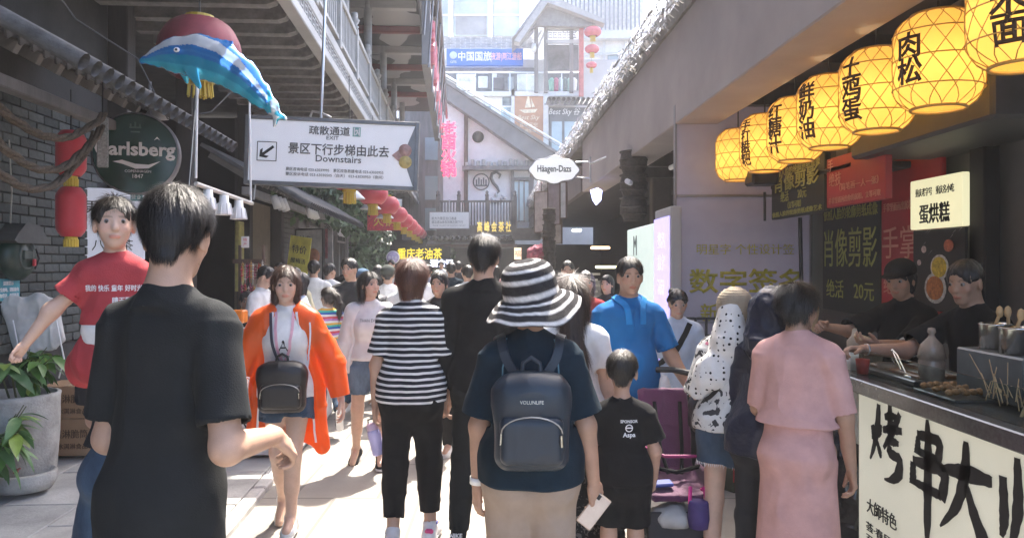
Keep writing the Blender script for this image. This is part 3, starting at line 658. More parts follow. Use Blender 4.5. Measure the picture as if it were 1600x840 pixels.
# brush lettering on the front: thick uneven strokes
M = frame((X0 + .008, 2.9, .62), (0, -1, 0), (-1, 0, 0))
def brush(mb, strokes, ox, oy, sc):
    for st in strokes:
        pts = [Vector((p[0], p[1], 0)) for p in st]; ws = [p[2] for p in st]; n = 14; ps = []; wv = []
        for i in range(n + 1):
            u = i / n * (len(pts) - 1); k = min(int(u), len(pts) - 2); f = u - k; p0, p1, p2, p3 = pts[max(k - 1, 0)], pts[k], pts[k + 1], pts[min(k + 2, len(pts) - 1)]
            ps.append(.5 * ((2 * p1) + (p2 - p0) * f + (2 * p0 - 5 * p1 + 4 * p2 - p3) * f * f + (3 * p1 - p0 - 3 * p2 + p3) * f ** 3)); wv.append((ws[k] * (1 - f) + ws[k + 1] * f) * (1 + .09 * math.sin(i * 2.3 + p0[0] * 9)))
        vs = []
        for i, p in enumerate(ps):
            t_ = (ps[min(i + 1, n)] - ps[max(i - 1, 0)]).normalized(); q = Vector((-t_.y, t_.x, 0)) * wv[i] * 1.35
            for sg, dz in ((1, 0), (-1, 0), (1, .003), (-1, .003)): w_ = p + q * sg; vs.append(M @ Vector((ox + w_.x * sc, oy + w_.y * sc, .002 + dz)))
        fs = [(4 * i + 2, 4 * i + 3, 4 * i + 7, 4 * i + 6) for i in range(n)] + [(4 * i, 4 * i + 2, 4 * i + 6, 4 * i + 4) for i in range(n)] + [(4 * i + 3, 4 * i + 1, 4 * i + 5, 4 * i + 7) for i in range(n)]
        mb.raw(vs, fs)
kao = [[(.12, .60, .03), (.16, .50, .045), (.15, .40, .03)], [(.30, .92, .03), (.27, .62, .055), (.17, .32, .035), (.06, .12, .01)], [(.24, .42, .02), (.33, .28, .035), (.36, .20, .01)], [(.36, .66, .02), (.33, .55, .04), (.29, .48, .02)],
       [(.47, .78, .03), (.62, .82, .045), (.78, .84, .02)], [(.60, .98, .03), (.61, .75, .05), (.58, .58, .03)], [(.42, .60, .03), (.65, .65, .05), (.92, .68, .03)], [(.86, .90, .03), (.70, .66, .05), (.44, .36, .02)],
       [(.56, .48, .03), (.70, .50, .045), (.84, .50, .02)], [(.62, .44, .03), (.58, .34, .045), (.74, .32, .05), (.86, .30, .05), (.82, .10, .07), (.62, -.02, .03), (.46, -.05, .01)]]
chuan = [[(.30, .80, .03), (.28, .58, .055)], [(.28, .82, .04), (.55, .84, .05), (.76, .82, .05), (.72, .58, .05)], [(.30, .62, .03), (.52, .62, .045), (.72, .62, .03)], [(.18, .46, .04), (.18, .18, .06)], [(.18, .48, .04), (.52, .50, .055), (.86, .50, .06), (.80, .18, .06)], [(.2, .22, .03), (.52, .22, .045), (.8, .22, .04)], [(.50, 1.05, .02), (.52, .7, .06), (.51, .2, .065), (.50, -.25, .05), (.49, -.42, .01)]]
da = [[(.02, .56, .02), (.30, .60, .06), (.62, .64, .07), (.98, .66, .04)], [(.52, .98, .03), (.50, .62, .07), (.34, .22, .055), (.02, -.12, .01)], [(.52, .50, .03), (.68, .20, .06), (.90, -.08, .08), (1.05, -.22, .02)]]
shi = [[(.12, .72, .04), (.14, .30, .055), (.10, .10, .02)], [(.34, .96, .03), (.35, .45, .06), (.24, .02, .02)], [(.46, .90, .04), (.74, .93, .06), (1.02, .92, .03)], [(.56, .66, .03), (.56, .2, .05)], [(.56, .66, .04), (.8, .68, .05), (.98, .66, .055), (.94, .22, .04), (.86, .26, .02)], [(.76, .9, .04), (.77, .4, .055), (.76, -.1, .03)]]
b = MB(); sc = .37; brush(b, kao, -1.07, -.02, sc); brush(b, chuan, -.70, -.055, sc); brush(b, da, -.42, -.06, sc); brush(b, shi, -.04, -.04, sc); part('brush_lettering', b, ink, stall)
b = MB(); add_text(b, '大師特色', M, -.93, -.22, .082, fit=.30); add_text(b, 'BBQ', M, -.28, -.24, .11)
for i, tx in enumerate(('荟·春风香烤', '五·香麻辣串', '羊肉·牛肉串')): add_text(b, tx, M, -.88, -.33 - .06 * i, .05, fit=.42)
part('small_lettering', b, ink, stall)
# things on the counter
def onk(x, y, z=1.05): return Vector((x, y, z))
def lathe_thing(name, lab, cat, prof, c, m, n=20, group=None, partname='body', extra=None):
    t = thing(name, lab, cat, c, group); b = MB(); b.lathe(prof, c, n); part(partname, b, m, t)
    if extra: extra(t)
    return t
def ladles(t):
    for dx, a in ((-.02, .25), (.06, -.15)):
        b = MB(); c = Vector(t.location); b.tube([c + Vector((dx, 0, .05)), c + Vector((dx + a * .1, -.02, .15))], .007, 6); b.sphere(c + Vector((dx + a * .11, -.02, .165)), (.018, .011, .028), 8); part('wooden_spoon', b, mat('pale_wood', (.5, .33, .16), .6), t)
lathe_thing('steel_pot', 'tall steel pot with wooden spoons on the grey box near the right edge', 'pot', [(0, 0), (.062, 0), (.064, .105), (.068, .11), (.062, .114), (.058, .02), (0, .015)], onk(2.18, 3.42, 1.267), mat('brushed_steel', (.55, .55, .54), .25, 1., var=.1), extra=ladles)
lathe_thing('steel_pot', 'second steel pot cut by the right edge of the picture', 'pot', [(0, 0), (.062, 0), (.064, .105), (.068, .11), (.062, .114), (.058, .02), (0, .015)], onk(2.14, 3.22, 1.267), MATS['brushed_steel'], extra=ladles)
b = MB(); b.box((2.19, 3.30, 1.165), (.24, .46, .20), None, .008); gbx_ = single('grey_box', b, mat('box_grey', (.10, .115, .125), .4, .2), 'dark blue-grey metal box standing on the stall worktop', 'box')
lathe_thing('sauce_jar', 'clear sauce jar with a domed beige cover in the middle of the worktop', 'jar', [(0, 0), (.055, 0), (.06, .12), (.055, .13), (.065, .135), (.05, .2), (.018, .235), (.012, .25), (.02, .262), (.016, .28), (0, .285)], onk(2.08, 3.75), mat('jar', (.30, .24, .19), .25, var=.4, vs=10))
lathe_thing('batter_bottle', 'cream squeeze bottle near the pink dress woman, on the worktop', 'bottle', [(0, 0), (.045, 0), (.045, .13), (.02, .16), (.012, .2), (0, .21)], onk(2.10, 4.62), mat('bottle_cream', (.42, .36, .28), .4))
lathe_thing('bowl', 'small tan bowl on the worktop behind the glass guard', 'bowl', [(0, 0), (.045, 0), (.065, .06), (.06, .06), (.04, .012), (0, .01)], onk(2.06, 4.12), mat('bowl_tan', (.38, .27, .2), .4))
for i, (x, y, lb_) in enumerate(((2.02, 3.95, 'steel ladle leaning in a tray, nearest to the jar'), (2.05, 4.05, 'steel ladle leaning in a tray, middle of three'), (2.1, 4.2, 'steel ladle leaning in a tray, nearest to the tan bowl'))):
    b = MB(); c = onk(x, y, 1.05); b.tube([c + Vector((0, -.1, .02)), c + Vector((.02, .05, .12)), c + Vector((.02, .1, .14))], .006, 6); b.sphere(c + Vector((0, -.11, .03)), (.028, .028, .012), 10); single('ladle', b, MATS['brushed_steel'], lb_, 'ladle', 'ladles on the worktop')
tr = thing('steel_tray', 'dark steel tray set into the worktop behind the glass guard', 'tray', onk(2.15, 4.0)); b = MB(); b.box(onk(2.12, 4.0, 1.065), (.3, .6, .03), None, .006); part('tray', b, mat('tray_steel', (.12, .12, .12), .3, .7), tr)
for i in range(4): b = MB(); b.box(onk(2.04 + .07 * i, 4.0, 1.088), (.05, .5, .018), None, .004); part('compartment', b, mat('sauce_%d' % (i % 2), ((.2, .1, .05), (.1, .09, .07))[i % 2], .3), tr)
sk = thing('skewer_bundle', 'loose bundle of bamboo skewers spread behind the glass at the right', 'skewers', onk(2.03, 3.05)); sk_m = mat('bamboo_stick', (.33, .24, .13), .6); b = MB()
for i in range(90):
    c = onk(2.0 + random.uniform(0, .12), 3.0 + random.uniform(-.16, .22), 1.065 + random.uniform(0, .05)); d = Vector((random.uniform(.02, .12), random.uniform(.05, .2), random.uniform(.05, .18))); b.tube([c, c + d], .0022, 4)
tag(part('sticks', b, sk_m, sk), kind='stuff')
br_ = thing('hand_broom', 'straw counter brush with a pale wooden handle leaning behind the glass', 'brush', onk(2.0, 2.95)); b = MB(); b.tube([onk(2.10, 3.02, 1.22), onk(2.16, 3.10, 1.34)], .014, 8); part('handle', b, MATS['pale_wood'], br_); b = MB()
for i in range(70): c = onk(2.10, 3.02, 1.23); b.tube([c, onk(1.99 + random.uniform(-.02, .05), 2.86 + random.uniform(-.06, .1), 1.06)], .0025, 4)
tag(part('bristles', b, sk_m, br_), kind='stuff')
b = MB()
for i in range(26): c = onk(1.99 + random.uniform(0, .09), 2.66 + random.uniform(-.05, .14), 1.07 + random.uniform(0, .03)); b.box(c, (.05, .09, .004), Euler((random.uniform(-.4, .4), random.uniform(-.4, .4), random.uniform(0, 3))).to_matrix())
tag(single('paper_heap', b, mat('napkin', (.38, .37, .33), .8), 'crumpled heap of white paper napkins at the front of the worktop', 'napkins'), kind='stuff')
bg_ = thing('rubbish_bag', 'shiny black rubbish bag on the ground at the left end of the stall', 'bag', (1.95, 4.38, 0)); V, Q = sdf([(ell((1.95, 4.36, .34), (.17, .2, .36)), .05, 'u'), (cone((1.95, 4.34, .6), (1.95, 4.32, .8), .1, .07), .05, 'u')], .014); V = wrinkle(V, Q, .02, (9, 9, 9), 3, .8)
me = np_mesh('bag_body', V - A(bg_.location), Q, mat('bag_plastic', (.015, .016, .018), .18, spec=.7, bump=.5, bs=25)); link('bag_body', me, bg_)
b = MB(); b.box((1.93, 4.33, .83), (.1, .1, .09), Euler((.3, .4, .2)).to_matrix(), .02); single('snack_packet', b, mat('yellow_packet', (.6, .5, .08), .35), 'small yellow packet on top of the rubbish bag', 'packet')

tr2 = thing('snack_tray', 'steel tray of browned skewered snacks behind the glass guard, left of the skewer bundle', 'tray', onk(2.05, 3.45)); b = MB(); b.box(onk(2.05, 3.45, 1.056), (.26, .34, .014), None, .004); part('tray', b, MATS['tray_steel'], tr2)
fried = mat('fried_snack', (.30, .14, .05), .5, var=.5, vs=40, bump=.6, bs=120)
for i in range(9):
    c = onk(1.96 + .075 * (i % 3), 3.34 + .1 * (i // 3), 1.085); b = MB(); b.tube([c + Vector((-.05, 0, 0)), c + Vector((.07, .01, .012))], .003, 5)
    for k in range(3): b.sphere(c + Vector((-.03 + .03 * k, .002 * k, .003 * k)), (.019, .017, .015), 8)
    part('snack_skewer', b, fried, tr2)
for i, (x, y, lab) in enumerate(((1.95, 4.32, 'small white paper cup at the far end of the worktop'), (2.0, 4.43, 'small white paper cup behind the first, by the squeeze bottle'), (1.93, 4.15, 'small red sauce pot on the worktop edge'))):
    t = thing('paper_cup' if i < 2 else 'sauce_pot', lab, 'cup' if i < 2 else 'pot', onk(x, y)); b = MB(); b.lathe([(0, 0), (.028, 0), (.036, .08), (.033, .08), (.026, .01), (0, .01)], onk(x, y), 16); part('body', b, mat('cup_%d' % (i // 2), ((.7, .7, .68), (.5, .05, .04))[i // 2], .5), t)
# ------------------------------------------------------------------ gabled house closing the street
D0 = 32.0; U = D0 / FOC
def Q(px, py, d=D0): return P(px, py, d)
def slab(b, x0, y0, x1, y1, d, th=.15, bev=0.):                     # upright slab between two photo corners at its own distance
    p, q = P(x0, y0, d), P(x1, y1, d); b.box(((p.x + q.x) / 2, d + th / 2, (p.z + q.z) / 2), (abs(q.x - p.x), th, abs(q.z - p.z)), None, bev)
def poly(b, pts, d, th): b.prism([(P(x, y, d).x, P(x, y, d).z) for x, y in pts], th, frame((0, d + th, 0), (1, 0, 0), (0, -1, 0)))
gh = thing('gabled_house', 'white plastered house with timber balcony closing the end of the street', 'building', (0, 33, 0))
b = MB(); poly(b, [(686, 372), (850, 372), (868, 255), (690, 135)], 32.6, 1.2); part('wall', b, plaster, gh)
b = MB(); b.box((-1.6, 33.5, 1.2), (12, 1.2, 2.45)); part('ground_floor', b, blackmat, gh)
b = MB(); poly(b, [(684, 122), (884, 250), (884, 284), (684, 146)], 31.7, 1.0); part('verge_board', b, mat('verge', (.20, .195, .19), .7, var=.2, vs=1.5), gh)
b = MB(); poly(b, [(684, 117), (888, 247), (888, 252), (684, 122)], 31.6, 1.3); part('verge_cap', b, greywood, gh)
b = MB(); slab(b, 725, 168, 731, 372, 32.4, .16); part('post', b, brown, gh)
for x0, x1 in ((684, 692), (798, 803), (828, 834)): b = MB(); slab(b, x0, 200 if x0 < 700 else 262, x1, 372, 32.42, .16); part('post', b, greywood, gh)
b = MB(); slab(b, 628, 110, 688, 374, 33.4, .5); part('side_wing', b, greywood, gh)
for y0, y1 in ((215, 250), (275, 312), (325, 360)): b = MB(); slab(b, 664, y0, 684, y1, 33.3, .06); part('window', b, glass_t, gh)
b = MB(); slab(b, 722, 259, 845, 265, 32.0, .5); part('ledge', b, greywood, gh)
b = MB(); b.lathe([(0, .06), (.22, .06), (.25, 0)], n=20, M=Matrix.Rotation(R(90), 3, 'X'), c=P(747, 214, 32.55)); part('vent', b, blackmat, gh)
b = MB(); slab(b, 803, 284, 826, 345, 32.5, .1); wn = part('window', b, glass_t, gh)
for x in (803, 811, 819, 827): b = MB(); slab(b, x - 1, 280, x + 1, 346, 32.42, .1); part('mullion', b, greywood, wn)
b = MB(); slab(b, 800, 277, 830, 282, 32.4, .14); part('lintel', b, greywood, wn)
for i in range(13): b = MB(); h_ = random.uniform(5, 11); slab(b, 727 + 8.5 * i, 259 - h_, 733 + 8.5 * i, 259, 32.1, .2, .02); part('planter', b, stone_m, gh)
# emblem and tail on the white wall
M = frame(P(752, 284, 32.55), (1, 0, 0), (0, -1, 0)); b = MB(); b.lathe([(.36, 0), (.36, .02), (.31, .02), (.31, 0)], n=28, M=M.to_3x3(), c=M.translation)
for a in range(5): b.box(M @ Vector((-.2 + .1 * a, -.02 + .05 * (a % 2), .012)), (.05, .012, .22 + .06 * (a % 2)), None)
b.box(M @ Vector((0, -.16, .012)), (.5, .012, .06)); part('round_emblem', b, grey_ink, gh)
b = MB(); c = P(773, 282, 32.55); b.tube([c + Vector((x * U, -.01, -y * U)) for x, y in ((7, -3), (9, -9), (3, -14), (-4, -11), (-6, -4), (-2, 4), (4, 11), (7, 17), (3, 22))], [.03, .05, .06, .07, .075, .07, .06, .045, .02], 8); part('tail_emblem', b, grey_ink, gh)
b = MB()
for i in range(16): a = random.uniform(0, 6.28); r_ = random.uniform(.15, .45); b.sphere(P(778, 312, 32.55) + Vector((math.cos(a) * r_ * 1.2, 0, math.sin(a) * r_ * .5)), random.uniform(.04, .1), 6)
part('blossom_relief', b, mat('pale_relief', (.55, .54, .53), .8), gh)
rl = MB(); slab(rl, 682, 313, 806, 316, 31.3, .08); slab(rl, 682, 352, 806, 356, 31.3, .08); slab(rl, 682, 356, 845, 374, 31.2, 1.2); dkrail = mat('dark_railing', (.085, .075, .07), .7, var=.3); rl_o = part('balcony', rl, dkrail, gh)
pieces('baluster', sm('baluster', lambda q: q.box((0, 0, 0), (.055, .05, .97)), dkrail), rl_o, [P(686 + 4.6 * i, 334, 31.34) for i in range(26)])
pieces('newel_post', sm('newel_post', lambda q: (q.box((0, 0, 0), (.14, .12, 1.35)), q.lathe([(.05, .67), (.09, .73), (.05, .80), (.07, .86), (0, .94)], n=10)), dkrail), rl_o, [P(x, 333, 31.33) for x in (684, 717, 761, 805)])
# tiled awning with gold lettering over the dark ground floor
aw = thing('tiled_awning', 'grey tiled awning with small gold characters above the dark doorway at the street end', 'awning', P(735, 380, 30.6))
b = MB(); b.box(P(735, 383, 30.9) + Vector((0, .35, .05)), (3.6, .8, .08), Matrix.Rotation(R(18), 3, 'X')); part('deck', b, tile_m, aw)
b = MB(); slab(b, 667, 381, 808, 386, 30.55, .08); part('fascia', b, brown, aw)
tp = sm('tile', lambda q: tile_piece(q, .085, .7), tile_l); e = (Matrix.Rotation(R(90), 3, 'Z') @ Matrix.Rotation(R(-18), 3, 'Y')).to_euler()
pieces('tile', tp, aw, [P(671 + 9 * i, 372, 30.5) for i in range(15)], [(R(18), 0, R(-90))] * 15)
M = frame(P(772, 354, 30.6), (1, 0, 0), (0, -1, 0)); letters(aw, M, [('高 峰 会 茶 社', 0, 0, .44, dict(fit=1.35, bold=.02, ext=.02))], mat('gold_letter', (.75, .55, .12), .4, .3, emit=.12, ecol=(1, .75, .2)))
b = MB(); slab(b, 747, 367, 797, 369, 30.5, .04); slab(b, 747, 371, 797, 372.5, 30.5, .04); part('lettering_rail', b, greymetal, aw)
for nm, x, y, w, h, col, lab in (('red_lightbox', 809, 396, 11, 18, (.5, .3, .22), 'small lit square lantern sign with a character at the far doorway'),):
    M = frame(P(x, y, 28), (1, 0, 0), (0, -1, 0)); o = board('hanging_lamp', lab, 'lamp', M, w * 28 / FOC, h * 28 / FOC, .12, mat('lamp_paper', col, emit=.35, ecol=(1, .62, .4))); letters(o, M, [('福', 0, 0, .26)], ink)
# white notice hung at the balcony
M = frame(P(702, 344, 29.5), (1, 0, 0), (0, -1, 0)); o = board('notice_board', 'white notice board with two lines of small grey text under the far balcony', 'sign', M, 1.52, .62, .06, mat('notice_white', (.78, .78, .77), .5, var=.03), greymetal, .02)
letters(o, M, [('前方为景区出口通道', -.2, .07, .13, dict(fit=.95)), ('请沿途26米各扶梯左侧下行', -.08, -.07, .13, dict(fit=1.2)), ('PLEASE FOLLOW THE SIGNS ON THE LEFT', 0, -.2, .06, dict(fit=1.25))], grey_ink)
b = MB(); b.tube([P(702, 329, 29.5), P(702, 312, 29.8)], .02, 6); part('hanger', b, greymetal, o)
# red neon characters
ne = thing('neon_sign', 'red neon characters stacked vertically on the white house wall', 'sign', P(701, 275, 30.5)); neon = mat('red_neon', (.9, .05, .12), .4, emit=.42, ecol=(1, .05, .12), var=0.)
def outline_text(b, ch, M, size, r):
    cu = bpy.data.curves.new('neon', 'FONT'); cu.body = ch; cu.size = size; cu.align_x = 'CENTER'; cu.align_y = 'CENTER'; cu.fill_mode = 'NONE'; cu.bevel_depth = r; cu.bevel_resolution = 0; cu.resolution_u = 2
    ob = bpy.data.objects.new('neon', cu); COL.objects.link(ob); me = bpy.data.meshes.new_from_object(ob.evaluated_get(bpy.context.evaluated_depsgraph_get()))
    b.raw([M @ v.co for v in me.vertices], [list(p.vertices) for p in me.polygons]); bpy.data.objects.remove(ob); bpy.data.curves.remove(cu); bpy.data.meshes.remove(me)
for i, ch in enumerate('老酉火锅'):
    b = MB(); outline_text(b, ch, frame(P(701, 203 + 21 * i, 30.5), (1, 0, 0), (0, -1, 0)), .62, .022); part('character', b, neon, ne)
b = MB(); b.box(P(702, 234, 30.62), (.05, .05, 2.3)); b.box(P(697, 234, 31.5), (.05, 1.8, .05)); part('mount', b, greymetal, ne)

# ------------------------------------------------------------------ terrace shops above and behind
D1 = 38.0
up = thing('terrace_shops', 'pale upper terrace of shops with glass balustrade above the gabled house', 'building', (2, 39, 0))
pale = mat('pale_cladding', (.52, .52, .52), .7, var=.14, vs=.8); palef = mat('pale_fascia', (.62, .62, .61), .6, var=.08)
b = MB(); b.box((2.5, D1 + 1.4, 6), (16, .4, 12)); part('wall', b, pale, up)
for r_ in range(7):
    for c in range(9):
        b = MB(); slab(b, 688 + 16 * c + (8 if r_ % 2 else 0), 58 + 2.6 * r_, 703 + 16 * c + (8 if r_ % 2 else 0), 60.2 + 2.6 * r_, D1 + 1.2, .1); part('brick', b, mat('pale_brick', (.42, .42, .41), .8, var=.25, vs=4), up)
b = MB(); slab(b, 680, 143, 906, 150, D1 - 1.6, 3); part('terrace_slab', b, palef, up)
b = MB(); slab(b, 683, 112, 906, 114.5, D1 - 1.62, .08, .02); part('handrail', b, steel, up)
for i in range(8): b = MB(); slab(b, 690 + 27 * i, 115, 714 + 27 * i, 143, D1 - 1.6, .03); part('glass_pane', b, glass, up)
for i in range(9): b = MB(); slab(b, 688 + 27 * i, 113, 689.6 + 27 * i, 144, D1 - 1.58, .06); part('rail_post', b, steel, up)
b = MB(); slab(b, 690, 106, 838, 143, D1 + 1.1, .2); part('shop_opening', b, mat('dim_opening', (.20, .205, .21), .6, var=.4, vs=2), up)  # solid panel; the dimness inside the opening is put into its colour
for k, (x0, y0, x1, y1, c) in enumerate(((713, 116, 743, 141, (.75, .75, .74)), (747, 119, 762, 137, (.62, .63, .63)), (768, 121, 788, 140, (.1, .1, .11)), (808, 116, 838, 142, (.70, .72, .71)), (793, 120, 803, 141, (.3, .32, .33)), (770, 114, 776, 124, (.7, .7, .72)))):
    b = MB(); slab(b, x0, y0, x1, y1, D1 - .2 + .1 * k, .1, .03); part('display_panel', b, mat('display_%d' % k, c, .6, var=.2, vs=3), up)
M = frame(P(728, 126, D1 - .22), (1, 0, 0), (0, -1, 0)); letters(up, M, [('景区出口', 0, .05, .2)], mat('pale_ink', (.45, .45, .45)))
for k, (x0, x1, c) in enumerate(((716, 756, (.78, .79, .78)), (757, 801, (.80, .81, .80)))):
    b = MB(); slab(b, x0, 145, x1, 238, D1 - 1.3, .12); part('show_window', b, mat('show_%d' % k, c, .4, var=.06), up)
for (x0, y0, x1, y1, c) in ((724, 152, 738, 176, (.34, .36, .36)), (742, 166, 767, 196, (.36, .46, .50)), (752, 172, 760, 200, (.25, .3, .33)), (785, 146, 799, 165, (.22, .26, .28)), (783, 168, 798, 200, (.40, .52, .56)), (784, 202, 797, 215, (.3, .34, .36))):
    b = MB(); slab(b, x0, y0, x1, y1, D1 - 1.33, .02); part('window_print', b, mat('wprint_%d' % x0, c, .5, var=.6, vs=3), up)
b = MB(); slab(b, 803, 143, 849, 245, D1 - 1.5, .3); part('orange_panel', b, mat('orange_panel', (.50, .27, .16), .6, var=.15, vs=1), up)
M = frame(P(826, 168, D1 - 1.5), (1, 0, 0), (0, -1, 0)); b = MB()
b.prism([(-.05, .55), (.0, .62), (.12, .0), (-.18, -.02)], .03, M); b.prism([(.10, .45), (.3, .02), (.16, 0)], .03, M); b.prism([(-.45, -.12), (.42, -.08), (.3, -.25), (-.2, -.27)], .03, M); part('boat_emblem', b, mat('cream_paint', (.72, .62, .45)), up)
letters(up, M, [('Best Sky', 0, -.5, .3, dict(shear=.3)), ('百年天空', 0, -.82, .22), ('品质生活', 0, -1.1, .18)], MATS['cream_paint'])
b = MB(); slab(b, 799, 140, 804, 240, D1 - 1.6, .2); slab(b, 849, 143, 857, 240, D1 - 1.6, .3); part('pilaster', b, palef, up)
b = MB(); slab(b, 858, 168, 935, 260, D1 - 1.4, .3); part('dark_shopfront', b, mat('dim_shopfront', (.16, .165, .17), .5, var=.3, vs=1), up)
for i in range(3): b = MB(); slab(b, 862 + 20 * i, 190, 878 + 20 * i, 240, D1 - 1.45, .04); part('shop_pane', b, glass_t, up)
M = frame(P(882, 175, D1 - 1.42), (1, 0, 0), (0, -1, 0)); letters(up, M, [('Best Sky 谷', .0, 0, .38, dict(shear=.3, fit=1.5))], white_ink)
tl2 = sm('tile', lambda q: tile_piece(q, .09, .9), tile_l)
b = MB(); b.box(P(893, 158, D1 - 1.5) + Vector((0, .3, 0)), (2.6, .9, .1), Matrix.Rotation(R(25), 3, 'X')); ta = part('small_roof', b, tile_l, up)
pieces('tile', tl2, ta, [P(856 + 7.5 * i, 161, D1 - 1.95) for i in range(11)], [(R(25), 0, R(-90))] * 11)
for k, c in enumerate(((.30, .55, .45), (.55, .2, .28), (.6, .62, .62), (.25, .3, .3), (.45, .6, .55), (.65, .65, .66))):                  # clothes on show behind the glass
    b = MB(); x = 862 + 7 * k; b.lathe([(.11, 0), (.14, .3), (.15, .5), (.06, .62), (0, .64)], P(x, 142, D1 - .9), 10); part('hung_garment', b, cloth('garment_%d' % k, c), up)
# blue travel sign
M = frame(P(757.5, 89, D1 + .6), (1, 0, 0), (0, -1, 0)); sgn = board('travel_sign', 'long blue shop sign with white and pink characters on the upper terrace', 'sign', M, 3.85, .84, .25, mat('sign_blue', (.02, .13, .50), .4, var=.05, emit=.03))
letters(sgn, M, [('中国国旅', -.50, .03, .50, dict(fit=1.68, bold=.02)), ('CITS', -1.58, -.26, .16)], white_ink); letters(sgn, M, [('夜游|两江游船', 1.08, .0, .40, dict(fit=1.55, bold=.02))], mat('pink_ink', (.80, .45, .55)))
b = MB(); b.lathe([(.0, .0), (.19, 0), (.19, .015), (0, .015)], n=20, M=M.to_3x3(), c=M @ Vector((-1.58, .08, .004))); b.box(M @ Vector((.32, 0, .005)), (.02, .02, .55)); part('globe_emblem', b, mat('pale_blue', (.55, .66, .80)), sgn)
# escalator balustrade climbing to the left
es = thing('escalator_rail', 'sloping glass balustrade with a bright handrail above the gable', 'railing', P(790, 240, 35)); b = MB(); b.tube([P(688, 113, 35), P(912, 246, 35)], .045, 8); part('handrail', b, whitemetal, es)
b = MB(); b.tube([P(688, 118, 35), P(912, 251, 35)], .02, 6); part('lower_rail', b, greymetal, es)
for i in range(7):
    b = MB(); f0, f1 = i / 7 + .006, (i + 1) / 7 - .006; xs = [688 + 224 * f0, 688 + 224 * f1]; ys = [118 + 133 * f0, 118 + 133 * f1]; poly(b, [(xs[0], ys[0]), (xs[1], ys[1]), (xs[1], ys[1] + 27), (xs[0], ys[0] + 27)], 35, .02); part('glass_pane', b, glass, es)
b = MB(); poly(b, [(684, 143), (916, 281), (916, 300), (684, 162)], 34.6, 1.6); part('truss', b, mat('truss', (.34, .34, .34), .6, var=.15, vs=1), es)
# tower with a swept roof
tw = thing('tower', 'open timber tower with a swept tiled roof above the terrace', 'tower', (2.2, 37, 0))
for x in (838, 853, 893): b = MB(); slab(b, x - 3, 30, x + 3, 144, 36.2, .2); part('post', b, greywood, tw)
b = MB(); slab(b, 905, 40, 912, 150, 36.2, .2); part('red_post', b, mat('pale_red_post', (.48, .16, .15), .6), tw)
b = MB(); poly(b, [(803, 64), (852, -6), (858, -8), (945, 30), (945, 37), (856, 4), (812, 66)], 35.4, .7); part('verge_board', b, mat('roof_verge', (.40, .39, .38), .7, var=.15), tw)
b = MB(); poly(b, [(812, 64), (856, 3), (940, 37), (905, 42), (838, 40)], 35.9, .3); part('gable', b, mat('gable_grey', (.26, .255, .25), .7, var=.2), tw)  # gable in one even grey, darker than the verge board
b = MB(); poly(b, [(800, 60), (852, -10), (880, -30), (830, 30)], 36, 3); part('roof', b, tile_l, tw)
b = MB(); slab(b, 853, 62, 905, 68, 36.2, .12); slab(b, 853, 42, 905, 48, 36.2, .12); part('beam', b, palewood, tw)
pieces('fret', sm('fret', lambda q: (q.box((0, 0, .12), (.2, .04, .03)), q.box((0, 0, -.12), (.2, .04, .03)), q.box((-.08, 0, 0), (.03, .04, .25)), q.box((.04, 0, 0), (.03, .04, .16)), q.box((0, 0, .02), (.1, .04, .03))), greywood), tw, [P(860 + 7.4 * i, 55, 36.25) for i in range(6)])
b = MB(); b.tube([P(838, 80, 36.3), P(852, 48, 36.3)], .05, 6); b.tube([P(838, 62, 36.3), P(846, 48, 36.3)], .05, 6); part('brace', b, palewood, tw)
b = MB(); b.tube([P(834, 45, 36.1), P(834, 70, 36.1)], .012, 6); b.lathe([(0, 0), (.1, .02), (.13, .2), (.1, .4), (0, .42)], P(834, 82, 36.1), 10); part('hanging_lamp', b, whitemetal, tw)
b = MB(); slab(b, 855, 70, 904, 141, 37.9, .1); part('dark_opening', b, mat('tower_dark', (.15, .155, .16), .6, var=.4, vs=2), tw)  # solid slab coloured dark for the shade between the posts
# white building on the right with upright fins on top
wb = thing('white_building', 'white upper building with square windows and upright metal fins, right of the tower', 'building', (5, 42, 0))
b = MB(); b.box((8.6, 42, 7), (10, .4, 14.0)); part('wall', b, plaster, wb)
b = MB(); slab(b, 905, 47, 1060, 60, 41.2, .5); part('cornice', b, palef, wb)
for x in (944, 978, 1012): b = MB(); slab(b, x - 2, 60, x + 2, 140, 41.6, .1); part('pilaster', b, palef, wb)
for y in (84, 122): b = MB(); slab(b, 905, y - 1.5, 1050, y + 1.5, 41.55, .1); part('string_course', b, palef, wb)
for (x0, y0, x1, y1) in ((950, 86, 966, 103), (984, 64, 1000, 80)): b = MB(); slab(b, x0, y0, x1, y1, 41.7, .1); part('window', b, glass_t, wb)
pieces('fin', sm('fin', lambda q: q.box((0, 0, 0), (.07, .14, 2.1)), greymetal), wb, [P(880 + 6.6 * i, 20, 41.3) for i in range(19)])
b = MB(); slab(b, 872, -18, 1006, 47, 42.0, .1); part('fin_backing', b, mat('fin_back', (.66, .67, .68), .5), wb)
